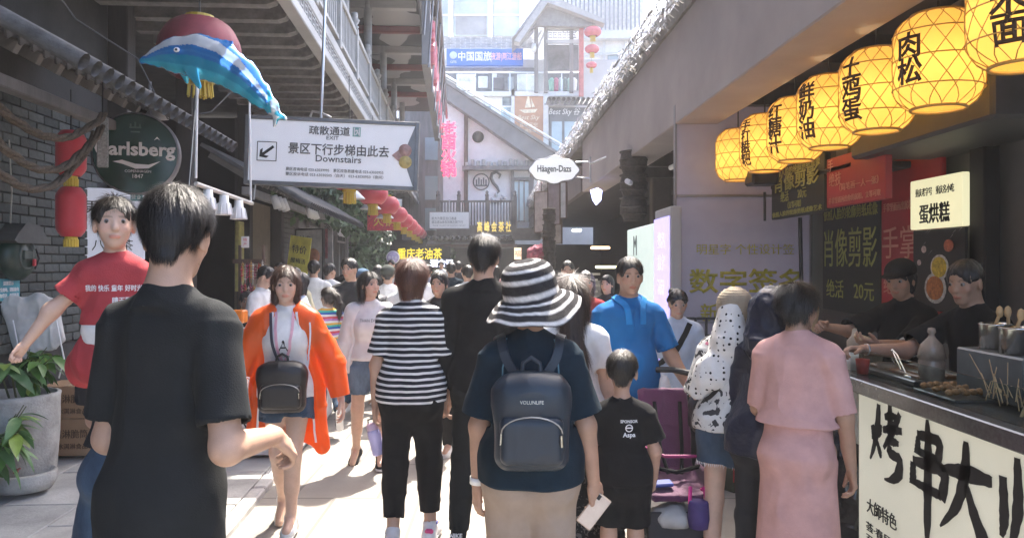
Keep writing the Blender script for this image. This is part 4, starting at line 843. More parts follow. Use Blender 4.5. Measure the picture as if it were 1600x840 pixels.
# glass fronted building at the back, left
gb = thing('glass_building', 'large glass fronted building rising behind the terrace shops', 'building', (-1, 46, 0)); D2 = 45.
b = MB(); b.box((.9, D2 + 1.2, 9), (9.6, .4, 18)); part('wall', b, palef, gb)
for i, (x0, x1) in enumerate(((672, 700), (709, 762), (771, 812))):
    b = MB(); slab(b, x0, -40, x1, 56, D2 + .8, .2); w_ = part('window', b, mat('blue_glass', (.45, .53, .56), .08, var=.35, vs=.5, spec=.9), gb)
    b = MB(); slab(b, x0, 22, x1, 25, D2 + .7, .12); part('transom', b, whitemetal, w_)
for x in (704, 766, 816): b = MB(); slab(b, x - 4, -40, x + 4, 58, D2 + .6, .4); part('pier', b, plaster, gb)
b = MB(); slab(b, 712, 25, 760, 54, D2 + .74, .05); part('dark_blind', b, mat('blind', (.30, .31, .32), .6, var=.3, vs=1), gb)

# ------------------------------------------------------------------ lanterns
def red_lantern(name, lab, c, r, h, group, m=red_m, tassel=.22, cord=.3, ribs=16, sq=.5):
    t = thing(name, lab, 'lantern', c, group); c = Vector(c); n = 12
    prof = [(r * (.32 + .68 * abs(math.sin(math.pi * (i + .6) / (n + 1.2))) ** sq), -h / 2 + h * i / n) for i in range(n + 1)]
    b = MB(); b.lathe(prof, c, ribs * 2, rib=lambda w: .022 * math.cos(ribs * w)); part('shade', b, m, t)
    for z, k in ((h / 2, 1), (-h / 2, -1)):
        b = MB(); b.lathe([(0, z), (r * .36, z), (r * .36, z + k * h * .09), (0, z + k * h * .09)], c, 14, smooth=False); part('cap', b, gold_m, t)
    b = MB()
    for i in range(22): a = i * 2.4; q = r * .30 * math.sqrt((i + 1) / 22); p = c + Vector((q * math.cos(a), q * math.sin(a), -h / 2 - h * .09)); b.tube([p, p + Vector((.1 * q * math.cos(a), .1 * q * math.sin(a), -tassel))], .0035 + r * .018, 5)
    part('tassel', b, gold_m, t)
    if cord: b = MB(); b.tube([c + Vector((0, 0, h / 2)), c + Vector((0, 0, h / 2 + cord))], .005, 5); part('cord', b, blackmetal, t)
    return t
red_lantern('paper_lantern', 'big faded red pumpkin lantern hanging behind the dolphin balloon', P(312, 78, 6.2), .315, .46, None, mat('old_silk', (.30, .06, .07), .6, var=.25), .11, .9)
def tube_lantern(lab, c, m, r, h, cord):
    t = thing('paper_lantern', lab, 'lantern', c, 'long red lanterns at the brick wall'); c = Vector(c)
    b = MB(); n = 36; b.lathe([(r * min(1, .62 + .38 * math.sin(math.pi * min(1, 5.0 * min(i, n - i) / n) / 2)) + (.0022 if i % 2 else 0), -h / 2 + h * i / n) for i in range(n + 1)], c, 26); part('shade', b, m, t)
    b = MB(); b.lathe([(0, -h / 2 - .0), (r * .42, -h / 2), (r * .46, -h / 2 - .03), (0, -h / 2 - .03)], c, 12, smooth=False); part('cap', b, gold_m, t)
    b = MB()
    for i in range(14): a = i * .449; p = c + Vector((r * .4 * math.cos(a), r * .4 * math.sin(a), -h / 2 - .02)); b.tube([p, p + Vector((0, 0, -.055))], .011, 5)
    part('tassel', b, gold_m, t)
    b = MB(); b.tube([c + Vector((0, 0, h / 2)), c + Vector((0, 0, h / 2 + cord))], .005, 5); part('cord', b, blackmetal, t)
tube_lantern('upper of the two long red lanterns beside the grey brick wall', P(111, 240, 5.6), red_m, .1, .33, .3)
tube_lantern('lower of the two long red lanterns beside the grey brick wall', P(111, 331, 5.6), red_m, .1, .36, .05)
lr = red_lantern('paper_lantern', 'nearest red street lantern, partly hidden behind the exit sign', L(-1.47, 10.6, 2.84), .27, .37, 'red lanterns along the gallery', tassel=.16, cord=1.2)
labs = ['second red street lantern from the exit sign, beside a white cone lamp', 'third red street lantern from the exit sign', 'fourth red street lantern from the exit sign', 'fifth red street lantern, halfway along the row', 'sixth red street lantern along the gallery', 'seventh red street lantern along the gallery', 'eighth red street lantern, near the far end', 'farthest red street lantern by the white notice']
for s_, lb_ in zip((13.6, 16.4, 19.2, 21.8, 24.4, 27.0, 29.6, 32.0), labs): dup(lr, L(-1.47, s_, 2.84 + random.uniform(-.03, .03)), None, lb_)
cone_l = thing('cone_lamp', 'white cone lamp hanging just behind the exit sign', 'lamp', L(-1.62, 12.0, 2.72), 'cone lamps between the lanterns'); c = Vector(cone_l.location)
b = MB(); b.lathe([(.20, -.08), (.205, -.07), (.05, .08), (.03, .12), (0, .12)], c, 20); part('shade', b, whitemetal, cone_l); b = MB(); b.sphere(c + Vector((0, 0, -.07)), .05, 10); part('bulb', b, mat('bulb', (.8, .78, .7), .2), cone_l); b = MB(); b.tube([c + Vector((0, 0, .1)), c + Vector((0, 0, 1.3))], .006, 5); part('cord', b, blackmetal, cone_l)
for s_, lb_ in ((14.6, 'second white cone lamp between the red lanterns'), (17.6, 'third white cone lamp between the red lanterns'), (22.8, 'farthest white cone lamp between the red lanterns')): dup(cone_l, L(-1.62, s_, 2.74), None, lb_)
for i, (y, r) in enumerate(((50, .40), (77, .33), (102, .25))):
    red_lantern('paper_lantern', ('top', 'middle', 'lowest')[i] + ' of three pale flat red lanterns hung at the tower', P(926 - i, y, 35.5), r, r * 1.05, 'pale lanterns at the tower', pink_m, .2, .3)
# bamboo lanterns over the stall
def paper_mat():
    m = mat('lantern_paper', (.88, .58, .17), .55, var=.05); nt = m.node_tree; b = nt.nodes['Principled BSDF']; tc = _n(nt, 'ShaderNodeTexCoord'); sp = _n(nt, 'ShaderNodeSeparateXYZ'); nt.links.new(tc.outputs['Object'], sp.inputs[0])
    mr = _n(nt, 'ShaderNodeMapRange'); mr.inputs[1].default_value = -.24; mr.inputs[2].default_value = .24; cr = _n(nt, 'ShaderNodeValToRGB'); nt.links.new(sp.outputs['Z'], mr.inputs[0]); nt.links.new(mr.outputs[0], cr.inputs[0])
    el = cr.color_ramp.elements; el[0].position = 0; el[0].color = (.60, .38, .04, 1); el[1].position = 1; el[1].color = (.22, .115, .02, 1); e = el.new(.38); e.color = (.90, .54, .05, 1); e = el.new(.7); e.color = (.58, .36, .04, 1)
    nt.links.new(cr.outputs[0], b.inputs['Emission Color']); b.inputs['Emission Strength'].default_value = .095  # height ramp paints the bulb's glow into the paper, on top of the bulb
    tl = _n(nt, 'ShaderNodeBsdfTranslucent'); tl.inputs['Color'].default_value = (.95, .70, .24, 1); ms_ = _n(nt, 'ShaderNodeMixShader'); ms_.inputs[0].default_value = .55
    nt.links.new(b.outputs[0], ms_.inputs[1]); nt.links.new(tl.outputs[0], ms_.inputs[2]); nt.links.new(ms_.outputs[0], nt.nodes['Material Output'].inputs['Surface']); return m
paper = paper_mat(); strip_m = mat('bamboo_strip', (.52, .31, .08), .6); rbl, hbl = .20, .46
def blr(z): t_ = abs(z) / (hbl / 2); return rbl * (1 if t_ < .45 else math.sqrt(max(.0, 1 - ((t_ - .45) / .55) ** 2.3 * .62)))
def lantern_shade(q): q.lathe([(blr(-hbl / 2 + hbl * i / 18), -hbl / 2 + hbl * i / 18) for i in range(19)], n=36); q.lathe([(blr(hbl / 2), hbl / 2), (blr(hbl / 2) * .6, hbl / 2 + .006)], n=24)
sh_me = sm('shade', lantern_shade, paper)
def helix(q, sgn):
    pts = []
    for i in range(17): z = -hbl / 2 + hbl * i / 16; a = sgn * 1.55 * i / 16; r = blr(z) + .004; pts.append((r * math.cos(a), r * math.sin(a), z))
    q.tube(pts, .0024, 4, smooth=False)
hx = [sm('bamboo_strip', lambda q: helix(q, 1), strip_m), sm('bamboo_strip', lambda q: helix(q, -1), strip_m)]
hoop = sm('hoop', lambda q: q.lathe([(rbl + .004 + .0035 * math.cos(a), .0035 * math.sin(a)) for a in np.linspace(0, 6.28, 6)], n=36), strip_m)
rimh = sm('rim', lambda q: q.lathe([(blr(hbl / 2) + .008 * math.cos(a), .009 * math.sin(a)) for a in np.linspace(0, 6.28, 7)], n=30), strip_m)
BL = [('糯米面', 'nearest bamboo lantern, cut by the corner of the picture', 3.05, 2.06, 1.06), ('肉松', 'second bamboo lantern from the right, two dark characters', 3.8, 2.14, 1.), ('土鸡蛋', 'third bamboo lantern from the right', 4.45, 2.15, 1.), ('鲜奶油', 'middle bamboo lantern of the glowing row', 5.08, 2.14, 1.), ('红糖汁', 'third bamboo lantern from the left end', 5.75, 2.17, 1.), ('手打糍粑', 'second bamboo lantern from the left end, four characters', 6.4, 2.16, 1.), ('', 'leftmost bamboo lantern, without characters', 7.1, 2.15, 1.)]
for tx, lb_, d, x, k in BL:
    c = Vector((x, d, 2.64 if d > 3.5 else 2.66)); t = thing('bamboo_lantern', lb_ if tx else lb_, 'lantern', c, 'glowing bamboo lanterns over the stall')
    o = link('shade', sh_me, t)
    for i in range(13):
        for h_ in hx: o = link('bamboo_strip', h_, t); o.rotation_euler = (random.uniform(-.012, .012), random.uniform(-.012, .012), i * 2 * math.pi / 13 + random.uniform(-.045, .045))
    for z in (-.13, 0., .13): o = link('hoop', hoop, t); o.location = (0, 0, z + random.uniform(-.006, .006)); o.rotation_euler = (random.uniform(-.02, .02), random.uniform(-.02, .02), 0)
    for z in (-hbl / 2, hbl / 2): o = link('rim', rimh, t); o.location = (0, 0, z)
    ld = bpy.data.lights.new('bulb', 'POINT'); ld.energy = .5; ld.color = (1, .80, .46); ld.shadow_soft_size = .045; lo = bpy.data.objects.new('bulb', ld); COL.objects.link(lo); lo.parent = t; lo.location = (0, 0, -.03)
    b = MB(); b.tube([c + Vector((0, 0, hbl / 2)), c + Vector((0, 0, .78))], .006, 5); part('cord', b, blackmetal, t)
    if tx:
        b = MB(); n = len(tx); sz = min(.118, .37 / n); az0 = R(203 if d > 3.5 else 222)
        for i, ch in enumerate(tx):
            vs, fs = text_geo(ch, sz * 1.15, .001, .022); zc = (n - 1) / 2 * sz * 1.02 - i * sz * 1.02; w_ = []
            xs = [v.x for v in vs]; ys = [v.y for v in vs]; cx, cy = (min(xs) + max(xs)) / 2, (min(ys) + max(ys)) / 2
            for v in vs: z = v.y - cy + zc; a = az0 + (v.x - cx) / rbl; r = blr(z) + .007 + v.z; w_.append(c + Vector((r * math.cos(a), r * math.sin(a), z)))
            b.raw(w_, fs)
        part('characters', b, mat('brown_ink', (.06, .028, .012), .7), t)

# ------------------------------------------------------------------ signs and props on the left
M = frame(P(519, 239, 7.0), (1, .06, 0), (0, -1, 0)) @ Matrix.Rotation(R(-2.0), 4, 'Z')
ex = board('exit_sign', 'large white hanging exit sign with an arrow box and grey frame', 'sign', M, 1.50, .56, .10, mat('sign_white', (.80, .82, .85), .4, var=.02, emit=.03), mat('sign_frame', (.17, .175, .18), .4, .5), .035)  # faint emission added to brighten the white panel
letters(ex, M, [('疏散通道', -.03, .20, .085, dict(fit=.37, bold=.012)), ('EXIT', .0, .135, .048, dict(fit=.11)), ('景区下行步梯由此去', .06, .03, .108, dict(fit=.91, bold=.014)), ('Downstairs', .06, -.055, .085, dict(fit=.41, bold=.01)), ('景区咨询电话 023-63039995　景区应急救援电话 023-63030955', .03, -.16, .034, dict(fit=.88)), ('景区投诉电话 023-63030505（白天） 023-63030950（夜间）', .03, -.205, .034, dict(fit=.88))], grey_ink)
b = MB(); ax, ay = -.585, -.01
for sx in (-1, 1): b.box(M @ Vector((ax + sx * .085, ay, .003)), (.006, .174, .006), M.to_3x3()); b.box(M @ Vector((ax, ay + sx * .085, .003)), (.166, .006, .006), M.to_3x3())
A_ = frame((0, 0, 0), (1, 0, 0), (0, 0, 1)); T_ = M @ Matrix.Translation((ax, ay, .002)) @ Matrix.Rotation(R(-142), 4, 'Z')
b.prism([(-.075, -.012), (.0, -.012), (.0, -.012), (.04, -.012), (.012, -.045), (.04, -.045), (.082, 0), (.04, .045), (.012, .045), (.04, .012), (-.075, .012)], .004, T_); part('arrow_box', b, ink, ex)
b = MB(); b.box(M @ Vector((.215, .20, .003)), (.072, .085, .005), M.to_3x3()); part('exit_pictogram', b, mat('dull_green', (.22, .40, .36), .5), ex)
b = MB(); 
for (x0, y0, x1, y1) in ((.195, .235, .195, .165), (.24, .235, .24, .165), (.208, .22, .225, .20), (.225, .20, .205, .17), (.225, .20, .238, .172), (.2, .205, .23, .215)): b.tube([M @ Vector((x0, y0, .008)), M @ Vector((x1, y1, .008))], .005, 5)
part('running_figure', b, white_ink, ex)
b = MB(); b.prism([(.745, .275), (.685, .12), (.655, 0), (.685, -.13), (.74, -.275), (.75, -.275), (.75, .275)], .004, M @ Matrix.Translation((0, 0, .001))); part('side_shape', b, MATS['sign_frame'], ex)
b = MB(); em = mat('emblem_rose', (.42, .27, .24), .5, var=.35, vs=30); 
b.lathe([(0, .008), (.055, .006), (.06, 0)], M @ Vector((.66, .05, .006)), 16, M.to_3x3()); b.prism([(.54, 0), (.60, .05), (.70, .055), (.70, -.055), (.60, -.05)], .006, M @ Matrix.Translation((0, 0, .005))); part('emblem', b, em, ex)
b = MB(); b.lathe([(0, .009), (.055, .007), (.06, 0)], M @ Vector((.665, -.055, .006)), 16, M.to_3x3()); part('emblem_lower', b, mat('emblem_gold', (.52, .42, .16), .5, var=.3, vs=30), ex)
b = MB(); b.tube([M @ Vector((-.12, .31, -.05)), M @ Vector((-.12, 2.2, -.05))], .014, 8); b.tube([M @ Vector((-.22, .33, -.05)), M @ Vector((-.2, .38, -.05)), M @ Vector((-.12, .37, -.05)), M @ Vector((-.03, .33, -.05))], .012, 6); b.tube([M @ Vector((-.69, -.31, -.05)), M @ Vector((-.70, -.45, -.05))], .008, 6); part('hanger', b, steel, ex)
# round beer sign
M = frame(P(214, 241, 6.3), (1, .22, 0), (.22, -1, 0)); rs = thing('round_sign', 'round dark green beer sign with white lettering hung from the eave', 'sign', P(214, 300, 6.3))
b = MB(); b.lathe([(0, .05), (.318, .05), (.325, .04), (.325, -.04), (.318, -.05), (0, -.05)], M.translation, 48, M.to_3x3(), smooth=False); part('disc', b, mat('bottle_green', (.012, .05, .036), .22, var=.12, spec=.6), rs)
b = MB(); b.lathe([(.322, .056), (.335, .05), (.335, -.05), (.322, -.056), (.318, .0)], M.translation, 48, M.to_3x3()); part('rim', b, greymetal, rs)
Mf = M @ Matrix.Translation((0, 0, .05)); letters(rs, Mf, [('Carlsberg', .0, .02, .15, dict(fit=.61, bold=.03)), ('COPENHAGEN', .02, -.145, .03), ('1847', .02, -.185, .045)], white_ink)
b = MB(); b.prism([(-.17, -.07), (-.10, -.055), (0, -.085), (.10, -.09), (.19, -.06), (.10, -.12), (0, -.125), (-.09, -.09)], .004, Mf); b.prism([(.14, .11), (.165, .14), (.19, .11), (.165, .125)], .004, Mf); part('swash', b, white_ink, rs)
b = MB()
for (x, y, w, h) in ((0, .21, .09, .012), (0, .175, .07, .012), (-.035, .225, .012, .03), (0, .235, .012, .04), (.035, .225, .012, .03)): b.box(Mf @ Vector((x, y, .003)), (w, h, .004), Mf.to_3x3())
part('crown_emblem', b, mat('dim_green_ink', (.06, .13, .1)), rs); b = MB(); b.tube([M @ Vector((.1, .32, 0)), M @ Vector((.1, .60, 0))], .012, 6); part('hanger', b, greymetal, rs)
M = frame(P(213, 308, 6.28), (1, .22, 0), (.22, -1, 0)); o = board('small_label', 'small teal label under the round beer sign', 'label', M, .09, .06, .02, mat('teal_label', (.12, .30, .30), .5)); letters(o, M, [('营业', 0, 0, .04)], white_ink)
# posters by the brick wall
M = frame(L(-3.28, 7.75, 2.02), (-.85, -1, 0), NL); M = frame(P(176, 350, 7.35), (1, .5, 0), (.5, -1, 0)); o = board('shop_poster', 'tall pale shop poster with dark characters behind the child in red', 'poster', M, .56, .68, .03, mat('poster_pale', (.66, .69, .78), .4, var=.03, emit=.05)); letters(o, M, [('果 里', -.08, .15, .15), ('水果捞', .0, -.05, .09), ('八杯茶', 0, -.2, .12)], ink)
M = frame(P(256, 290, 7.6), (1, .5, 0), (.5, -1, 0)) @ Matrix.Rotation(R(28), 4, 'Z'); o = board('slanted_banner', 'narrow slanted banner with black characters beneath the round beer sign', 'banner', M, .17, .62, .02, mat('banner_grey', (.5, .5, .49), .6)); letters(o, M, [('小', 0, .2, .11), ('面', 0, .07, .11), ('馆', 0, -.06, .11), ('家', 0, -.19, .11)], ink)
M = frame(P(160, 222, 5.7), (1, .4, 0), (.3, -1, 0)); o = board('hanging_plaque', 'narrow grey plaque hanging between rope swags and round sign', 'plaque', M, .075, .37, .05, mat('plaque_grey', (.26, .27, .26), .6, var=.5, vs=60)); b = MB(); b.tube([M @ Vector((0, .18, -.02)), M @ Vector((0, .5, -.02))], .006, 5); part('hanger', b, blackmetal, o)
M = frame(L(-3.47, 5.95, 1.44), -DL, NL); M = frame(M.translation, DL, NL); o = board('blue_plaque', 'small blue notice plaque on the grey brick wall', 'plaque', M, .34, .17, .015, mat('plaque_blue', (.07, .30, .36), .4)); letters(o, M, [('温馨提示', 0, .05, .035), ('安全用电，谨防触电', 0, 0, .035, dict(fit=.28)), ('请勿靠近，保持距离', 0, -.045, .035, dict(fit=.28))], white_ink)
# green bell-shaped box
bx_ = thing('alarm_box', 'dark green bell shaped box with a small roof on the brick wall', 'box', L(-3.40, 6.02, 1.70)); gm2 = mat('dark_green_paint', (.02, .045, .036), .35, var=.2)
M = frame(L(-3.47, 6.02, 1.70), DL, NL); b = MB(); b.lathe([(0, .11), (.15, .10), (.19, .05), (.19, 0)], M.translation, 26, M.to_3x3()); part('drum', b, gm2, bx_)
b = MB(); b.prism([(-.25, .12), (-.2, .17), (-.1, .25), (.1, .25), (.2, .17), (.25, .12), (.2, .10), (-.2, .10)], .15, M); part('roof', b, mat('box_roof', (.07, .075, .073), .6), bx_)
b = MB(); b.lathe([(.09, .115), (.11, .118), (.11, .105)], M.translation, 22, M.to_3x3()); b.box(M @ Vector((0, .01, .115)), (.12, .07, .02), M.to_3x3(), .004); part('dial', b, mat('dial', (.09, .11, .10), .25), bx_)
b = MB(); b.box(M @ Vector((.06, -.05, .13)), (.03, .055, .02), M.to_3x3(), .004); part('red_tag', b, red_m, bx_); b = MB(); b.tube([M @ Vector((.12, .06, .11)), M @ Vector((.15, -.02, .12)), M @ Vector((.11, -.1, .11))], .008, 6); part('coil', b, blackmetal, bx_)
b = MB(); b.tube([L(-3.46, 5.95, 2.6), L(-3.45, 5.97, 2.2), L(-3.46, 5.96, 1.86)], .006, 5); single('wire', b, mat('pale_wire', (.35, .34, .3)), 'thin pale wire running down the brick wall to the bell box', 'wire')
# straw rope swags
for i, (z0, zs, z1, s1, lab) in enumerate(((2.66, 2.50, 2.70, 5.45, 'upper straw rope swag under the tiled eave'), (2.58, 2.30, 2.62, 5.5, 'middle straw rope swag under the tiled eave'), (2.46, 2.14, 2.58, 5.5, 'lowest straw rope swag, drooping over the red lantern'))):
    b = MB(); ps = []
    for k in range(25): f = k / 24; s_ = 3.9 + (s1 - 3.9) * f; z = z0 * (1 - f) + z1 * f - (min(z0, z1) - zs + .1) * 4 * f * (1 - f); ps.append(L(-2.50 - .04 * i, s_, z))
    for w_ in range(3): b.tube([p + Vector((.018 * math.cos(k * .9 + w_ * 2.09), .012 * math.sin(k * .9), .013 * math.sin(k * .9 + w_ * 2.09))) for k, p in enumerate(ps)], .015, 7)
    single('straw_rope', b, rope_m, lab, 'rope', 'straw rope swags')
# cables and pole near the balloon
b = MB(); b.tube([P(306, 278, 5.1), P(308, 140, 5.1), P(309, 60, 5.15)], .009, 6); single('hanging_rod', b, whitemetal, 'white rod carrying the left end of the track of spot lamps', 'rod')
b = MB(); b.tube([P(392, 316, 5.9), P(390, 170, 5.9), P(391, 120, 5.95)], .008, 6); single('hanging_rod', b, whitemetal, 'white rod carrying the far end of the track of spot lamps', 'rod')
b = MB(); b.tube([P(304, 150, 4.9), P(299, 230, 4.9), P(293, 318, 4.9)], .004, 5); single('cable', b, blackmetal, 'thin dark cable dropping behind the front man from the ceiling', 'cable')
b = MB(); b.tube([P(90, -10, 5.4), P(118, 30, 5.5), P(215, 92, 5.8), P(262, 186, 6.0), P(330, 175, 6.1), P(365, 140, 6.2)], .006, 5); single('cable', b, mat('dim_cable', (.12, .12, .12)), 'loose grey cable sagging behind the dolphin balloon', 'cable')
tk = thing('track_light', 'white ceiling track carrying three caged spot lamps', 'lamp track', P(306, 287, 5.1)); b = MB(); b.tube([P(306, 287, 5.1), P(394, 318, 5.9)], .016, 6); part('track', b, mat('track_cream', (.55, .53, .48), .5), tk)
for px, py, d in ((325, 296, 5.25), (350, 305, 5.45), (373, 313, 5.68)):
    c = P(px, py, d); b = MB(); b.lathe([(.0, 0), (.03, 0), (.034, -.05), (.045, -.06), (.058, -.13), (.06, -.14), (.05, -.14), (.04, -.06)], c, 16); sp_ = part('spot_lamp', b, whitemetal, tk)
    for i in range(8): a = i * .785; b = MB(); b.tube([c + Vector((.046 * math.cos(a), .046 * math.sin(a), -.06)), c + Vector((.062 * math.cos(a), .062 * math.sin(a), -.14))], .005, 5); part('cage_bar', b, whitemetal, sp_)
    b = MB(); b.sphere(c + Vector((0, 0, -.10)), .03, 8); part('bulb', b, blackmat, sp_)
for j, (s0, zz) in enumerate(((10.9, 2.50), (13.4, 2.52))):
    for i in range(3):
        c = L(-2.55, s0 + .28 * i, zz); b = MB(); b.lathe([(0, .1), (.05, .1), (.06, -.08), (.05, -.08), (0, -.03)], c, 12, Euler((R(25), R(-12), 0)).to_matrix()); single('eave_spotlight', b, whitemetal, '%s white spotlight of the %s cluster under the far tiled eave' % (('first', 'second', 'third')[i], ('nearer', 'farther')[j]), 'spotlight', 'spotlights under the far eave')
c = P(248, 175, 6.6); b = MB(); b.lathe([(0, .12), (.06, .1), (.03, .06), (.06, .04), (.10, -.02), (.08, -.06), (0, -.07)], c, 14); single('ceiling_camera', b, mat('dim_white', (.4, .4, .4), .4), 'dim white dome camera above the round beer sign', 'camera')
# hanging shop plates along the far left
for k, (s0, z, w, h, tx, cm, im, lab) in enumerate(((17.9, 2.78, 2.0, .62, '盏茗古镇坊', MATS['dark_wood'], MATS['gold_trim'], 'dark carved shop plate with gold characters above the doorway'), (21.6, 2.55, 1.5, .6, '山城老茶馆', blackmat, white_ink, 'dark shop plate with white upright characters on the left row'))):
    M = frame(L(-3.22, s0, z), DL, NL); o = board('shop_plate', lab, 'sign', M, w, h, .06, cm, greywood, .05); letters(o, M, [(tx, 0, 0, h * .62, dict(fit=w * .86, bold=.02))], im)
M = frame(P(614, 402, 26), (1, 0, 0), (0, -1, 0)); o = thing('round_sign', 'small round violet sign with white characters far down the left row', 'sign', M.translation); b = MB(); b.lathe([(0, .03), (.2, .03), (.2, -.03), (0, -.03)], M.translation, 28, M.to_3x3()); part('disc', b, mat('violet_disc', (.30, .26, .42), .5, emit=.08), o); b = MB(); b.lathe([(.2, .035), (.225, .03), (.225, -.03), (.2, -.03)], M.translation, 28, M.to_3x3()); part('rim', b, white_ink, o); letters(o, M @ Matrix.Translation((0, 0, .03)), [('谢老板', 0, 0, .11)], white_ink)
M = frame(P(660, 397, 30.2), (1, 0, 0), (0, -1, 0)); o = board('shop_sign', 'black shop sign with big yellow characters at the end of the left row', 'sign', M, 2.2, .66, .08, blackmat); letters(o, M, [('重庆老油茶', -.1, .02, .46, dict(fit=1.75, bold=.02))], mat('bright_yellow', (.75, .55, .04), .5, emit=.25)); 
M = frame(P(690, 411, 29.8), (1, 0, 0), (0, -1, 0)); o = board('neon_plate', 'small sign with pale blue glowing characters beside the yellow lettering', 'sign', M, .8, .34, .06, mat('deep_blue', (.03, .04, .1))); letters(o, M, [('酒食记', 0, 0, .3, dict(bold=.03))], mat('blue_white', (.7, .75, .9), emit=.8))
M = frame(P(488, 468, 16.4), (1, .3, 0), (.3, -1, 0))
M = frame(L(-2.9, 15.2, 1.62), (1, -.4, 0), (0, -1, 0)); o = board('menu_stand', 'upright white menu board with a food picture outside the far doorway', 'sign', M, .62, 1.35, .05, mat('menu_white', (.7, .7, .69), .5), blackmetal, .03); letters(o, M, [('羊肉', -.1, .5, .14), ('米线', .1, -.45, .16), ('面', -.15, -.1, .14)], ink); b = MB(); b.lathe([(0, .01), (.16, .008), (.16, 0)], M @ Vector((.1, .15, .005)), 16, M.to_3x3()); part('print_bowl', b, mat('food_print', (.5, .2, .1), .5, var=.4, vs=20), o); b = MB(); b.box(M @ Vector((0, -.8, 0)), (.5, .3, .05), M.to_3x3()); part('foot', b, blackmetal, o)
M = frame(L(-2.75, 13.4, 1.68), (1, -.3, 0), (.1, -1, 0)) @ Matrix.Rotation(R(-8), 4, 'Z'); o = board('yellow_card', 'tilted bright yellow card beside the white shirt men', 'card', M, .42, .85, .02, mat('yellow_card', (.72, .66, .12), .6)); letters(o, M, [('特价', 0, .2, .15), ('酸梅汤', 0, 0, .1)], ink); b = MB(); b.tube([M @ Vector((0, -.4, -.02)), M @ Vector((0, -1.6, -.02))], .015, 6); part('pole', b, greymetal, o)
M = frame(L(-3.15, 18.3, 2.0), (1, -.5, 0), (0, -1, 0)); o = board('hanging_scroll', 'white hanging scroll with a dark and pink figure beside the far doorway', 'scroll', M, .55, 1.5, .02, mat('scroll_white', (.62, .58, .55), .7)); b = MB(); b.box(M @ Vector((.02, .1, .004)), (.22, .7, .006), M.to_3x3()); part('print_figure', b, mat('scroll_pink', (.4, .14, .16), .7, var=.6, vs=12), o); letters(o, M, [('茶', .12, .5, .2)], ink)
b = MB(); M = frame(P(383, 378, 8.2), (1, .2, 0), (.2, -1, 0)); o = board('price_tag', 'small white price tag above the beaded trinkets', 'tag', M, .08, .12, .01, mat('tag_white', (.66, .65, .63))); letters(o, M, [('特', 0, .025, .04), ('产', 0, -.025, .04)], red_m)
b = MB(); M = frame(L(-1.9, 20.4, 2.75), (1, 0, 0), (0, -1, 0)); o = board('red_sign', 'small red shop sign behind the hanging red lanterns', 'sign', M, .9, .5, .06, mat('red_sign_b', (.5, .04, .06), .5, var=.5, vs=20)); letters(o, M, [('火锅', 0, 0, .3)], gold_m)
# long red sign under the upper overhang
M = frame(L(-.52, 20, 6.2), DL, NL); o = board('long_red_sign', 'long red sign seen edge-on along the upper storey on the left', 'sign', M, 9.5, 1.15, .15, whitemetal, greymetal, .06); b = MB(); 
for i in range(6): add_text(b, '老酉火锅鱼庄'[i], M, -4 + 1.6 * i, 0, .95, bold=.03, ext=.03)
part('lettering', b, mat('red_letter', (.50, .12, .16), .5), o)
# oval ice cream sign on its bracket
ov = thing('oval_sign', 'white oval ice cream sign on a metal bracket at the end of the canopy beam', 'sign', P(866, 266, 12.6)); M = frame(P(866, 265, 12.6), (1, .05, 0), (0, -1, 0)); n = 40
def ovp(k): return [((.40 + .012 * math.cos(8 * a)) * math.cos(a) * k, (.20 + .012 * math.cos(8 * a)) * math.sin(a) * k * (1.06 if abs(math.cos(a)) < .3 else 1)) for a in np.linspace(0, 2 * math.pi, n, endpoint=False)]
b = MB(); b.prism(ovp(1.), .10, M @ Matrix.Translation((0, 0, -.1))); part('panel', b, mat('oval_white', (.82, .82, .81), .35, var=.02, emit=.10), ov); b = MB(); b.tube([M @ Vector((*p, -.05)) for p in ovp(1.02) + ovp(1.02)[:1]], .017, 6); part('rim', b, greymetal, ov); letters(ov, M, [('Häagen-Dazs', 0, 0, .15, dict(fit=.56, bold=.022))], grey_ink)  # panel given some emission of its own to lift its white
b = MB(); b.tube([M @ Vector((.36, .13, -.05)), M @ Vector((.62, .14, -.05))], .012, 6); b.tube([M @ Vector((.36, -.12, -.05)), M @ Vector((.62, -.13, -.05))], .012, 6); b.tube([M @ Vector((.6, .22, -.05)), M @ Vector((.6, -.2, -.05))], .016, 6); b.tube([M @ Vector((.6, .1, -.05)), M @ Vector((.72, .1, .9))], .014, 6); part('bracket', b, steel, ov)
# hanging banners below the far roof
for k, (x0, y0, x1, y1, d, c, lab) in enumerate(((836, 300, 856, 362, 17, (.42, .36, .34), 'pale pink hanging banner under the far roof'), (857, 286, 874, 350, 16, (.24, .20, .21), 'dark flowered hanging banner under the far roof'), (876, 285, 884, 340, 15.6, (.45, .45, .46), 'narrow grey hanging banner nearest to the oval sign'), (850, 345, 876, 380, 18, (.22, .20, .19), 'short brown hanging banner below the others'))):
    p, q = P(x0, y0, d), P(x1, y1, d); M = frame((p + q) / 2, (1, .6, 0), (.6, -1, 0)); M = frame((p + q) / 2, (1, -.9, 0), (-.9, -1, 0)); o = board('hanging_banner', lab, 'banner', M, abs(q.x - p.x) * 1.35, abs(q.z - p.z), .03, mat('banner_%d' % k, c, .7, var=.3, vs=5), brown, .02); b = MB(); b.tube([M @ Vector((0, abs(q.z - p.z) / 2, 0)), M @ Vector((0, abs(q.z - p.z) / 2 + .5, 0))], .012, 5); part('cord', b, blackmetal, o)
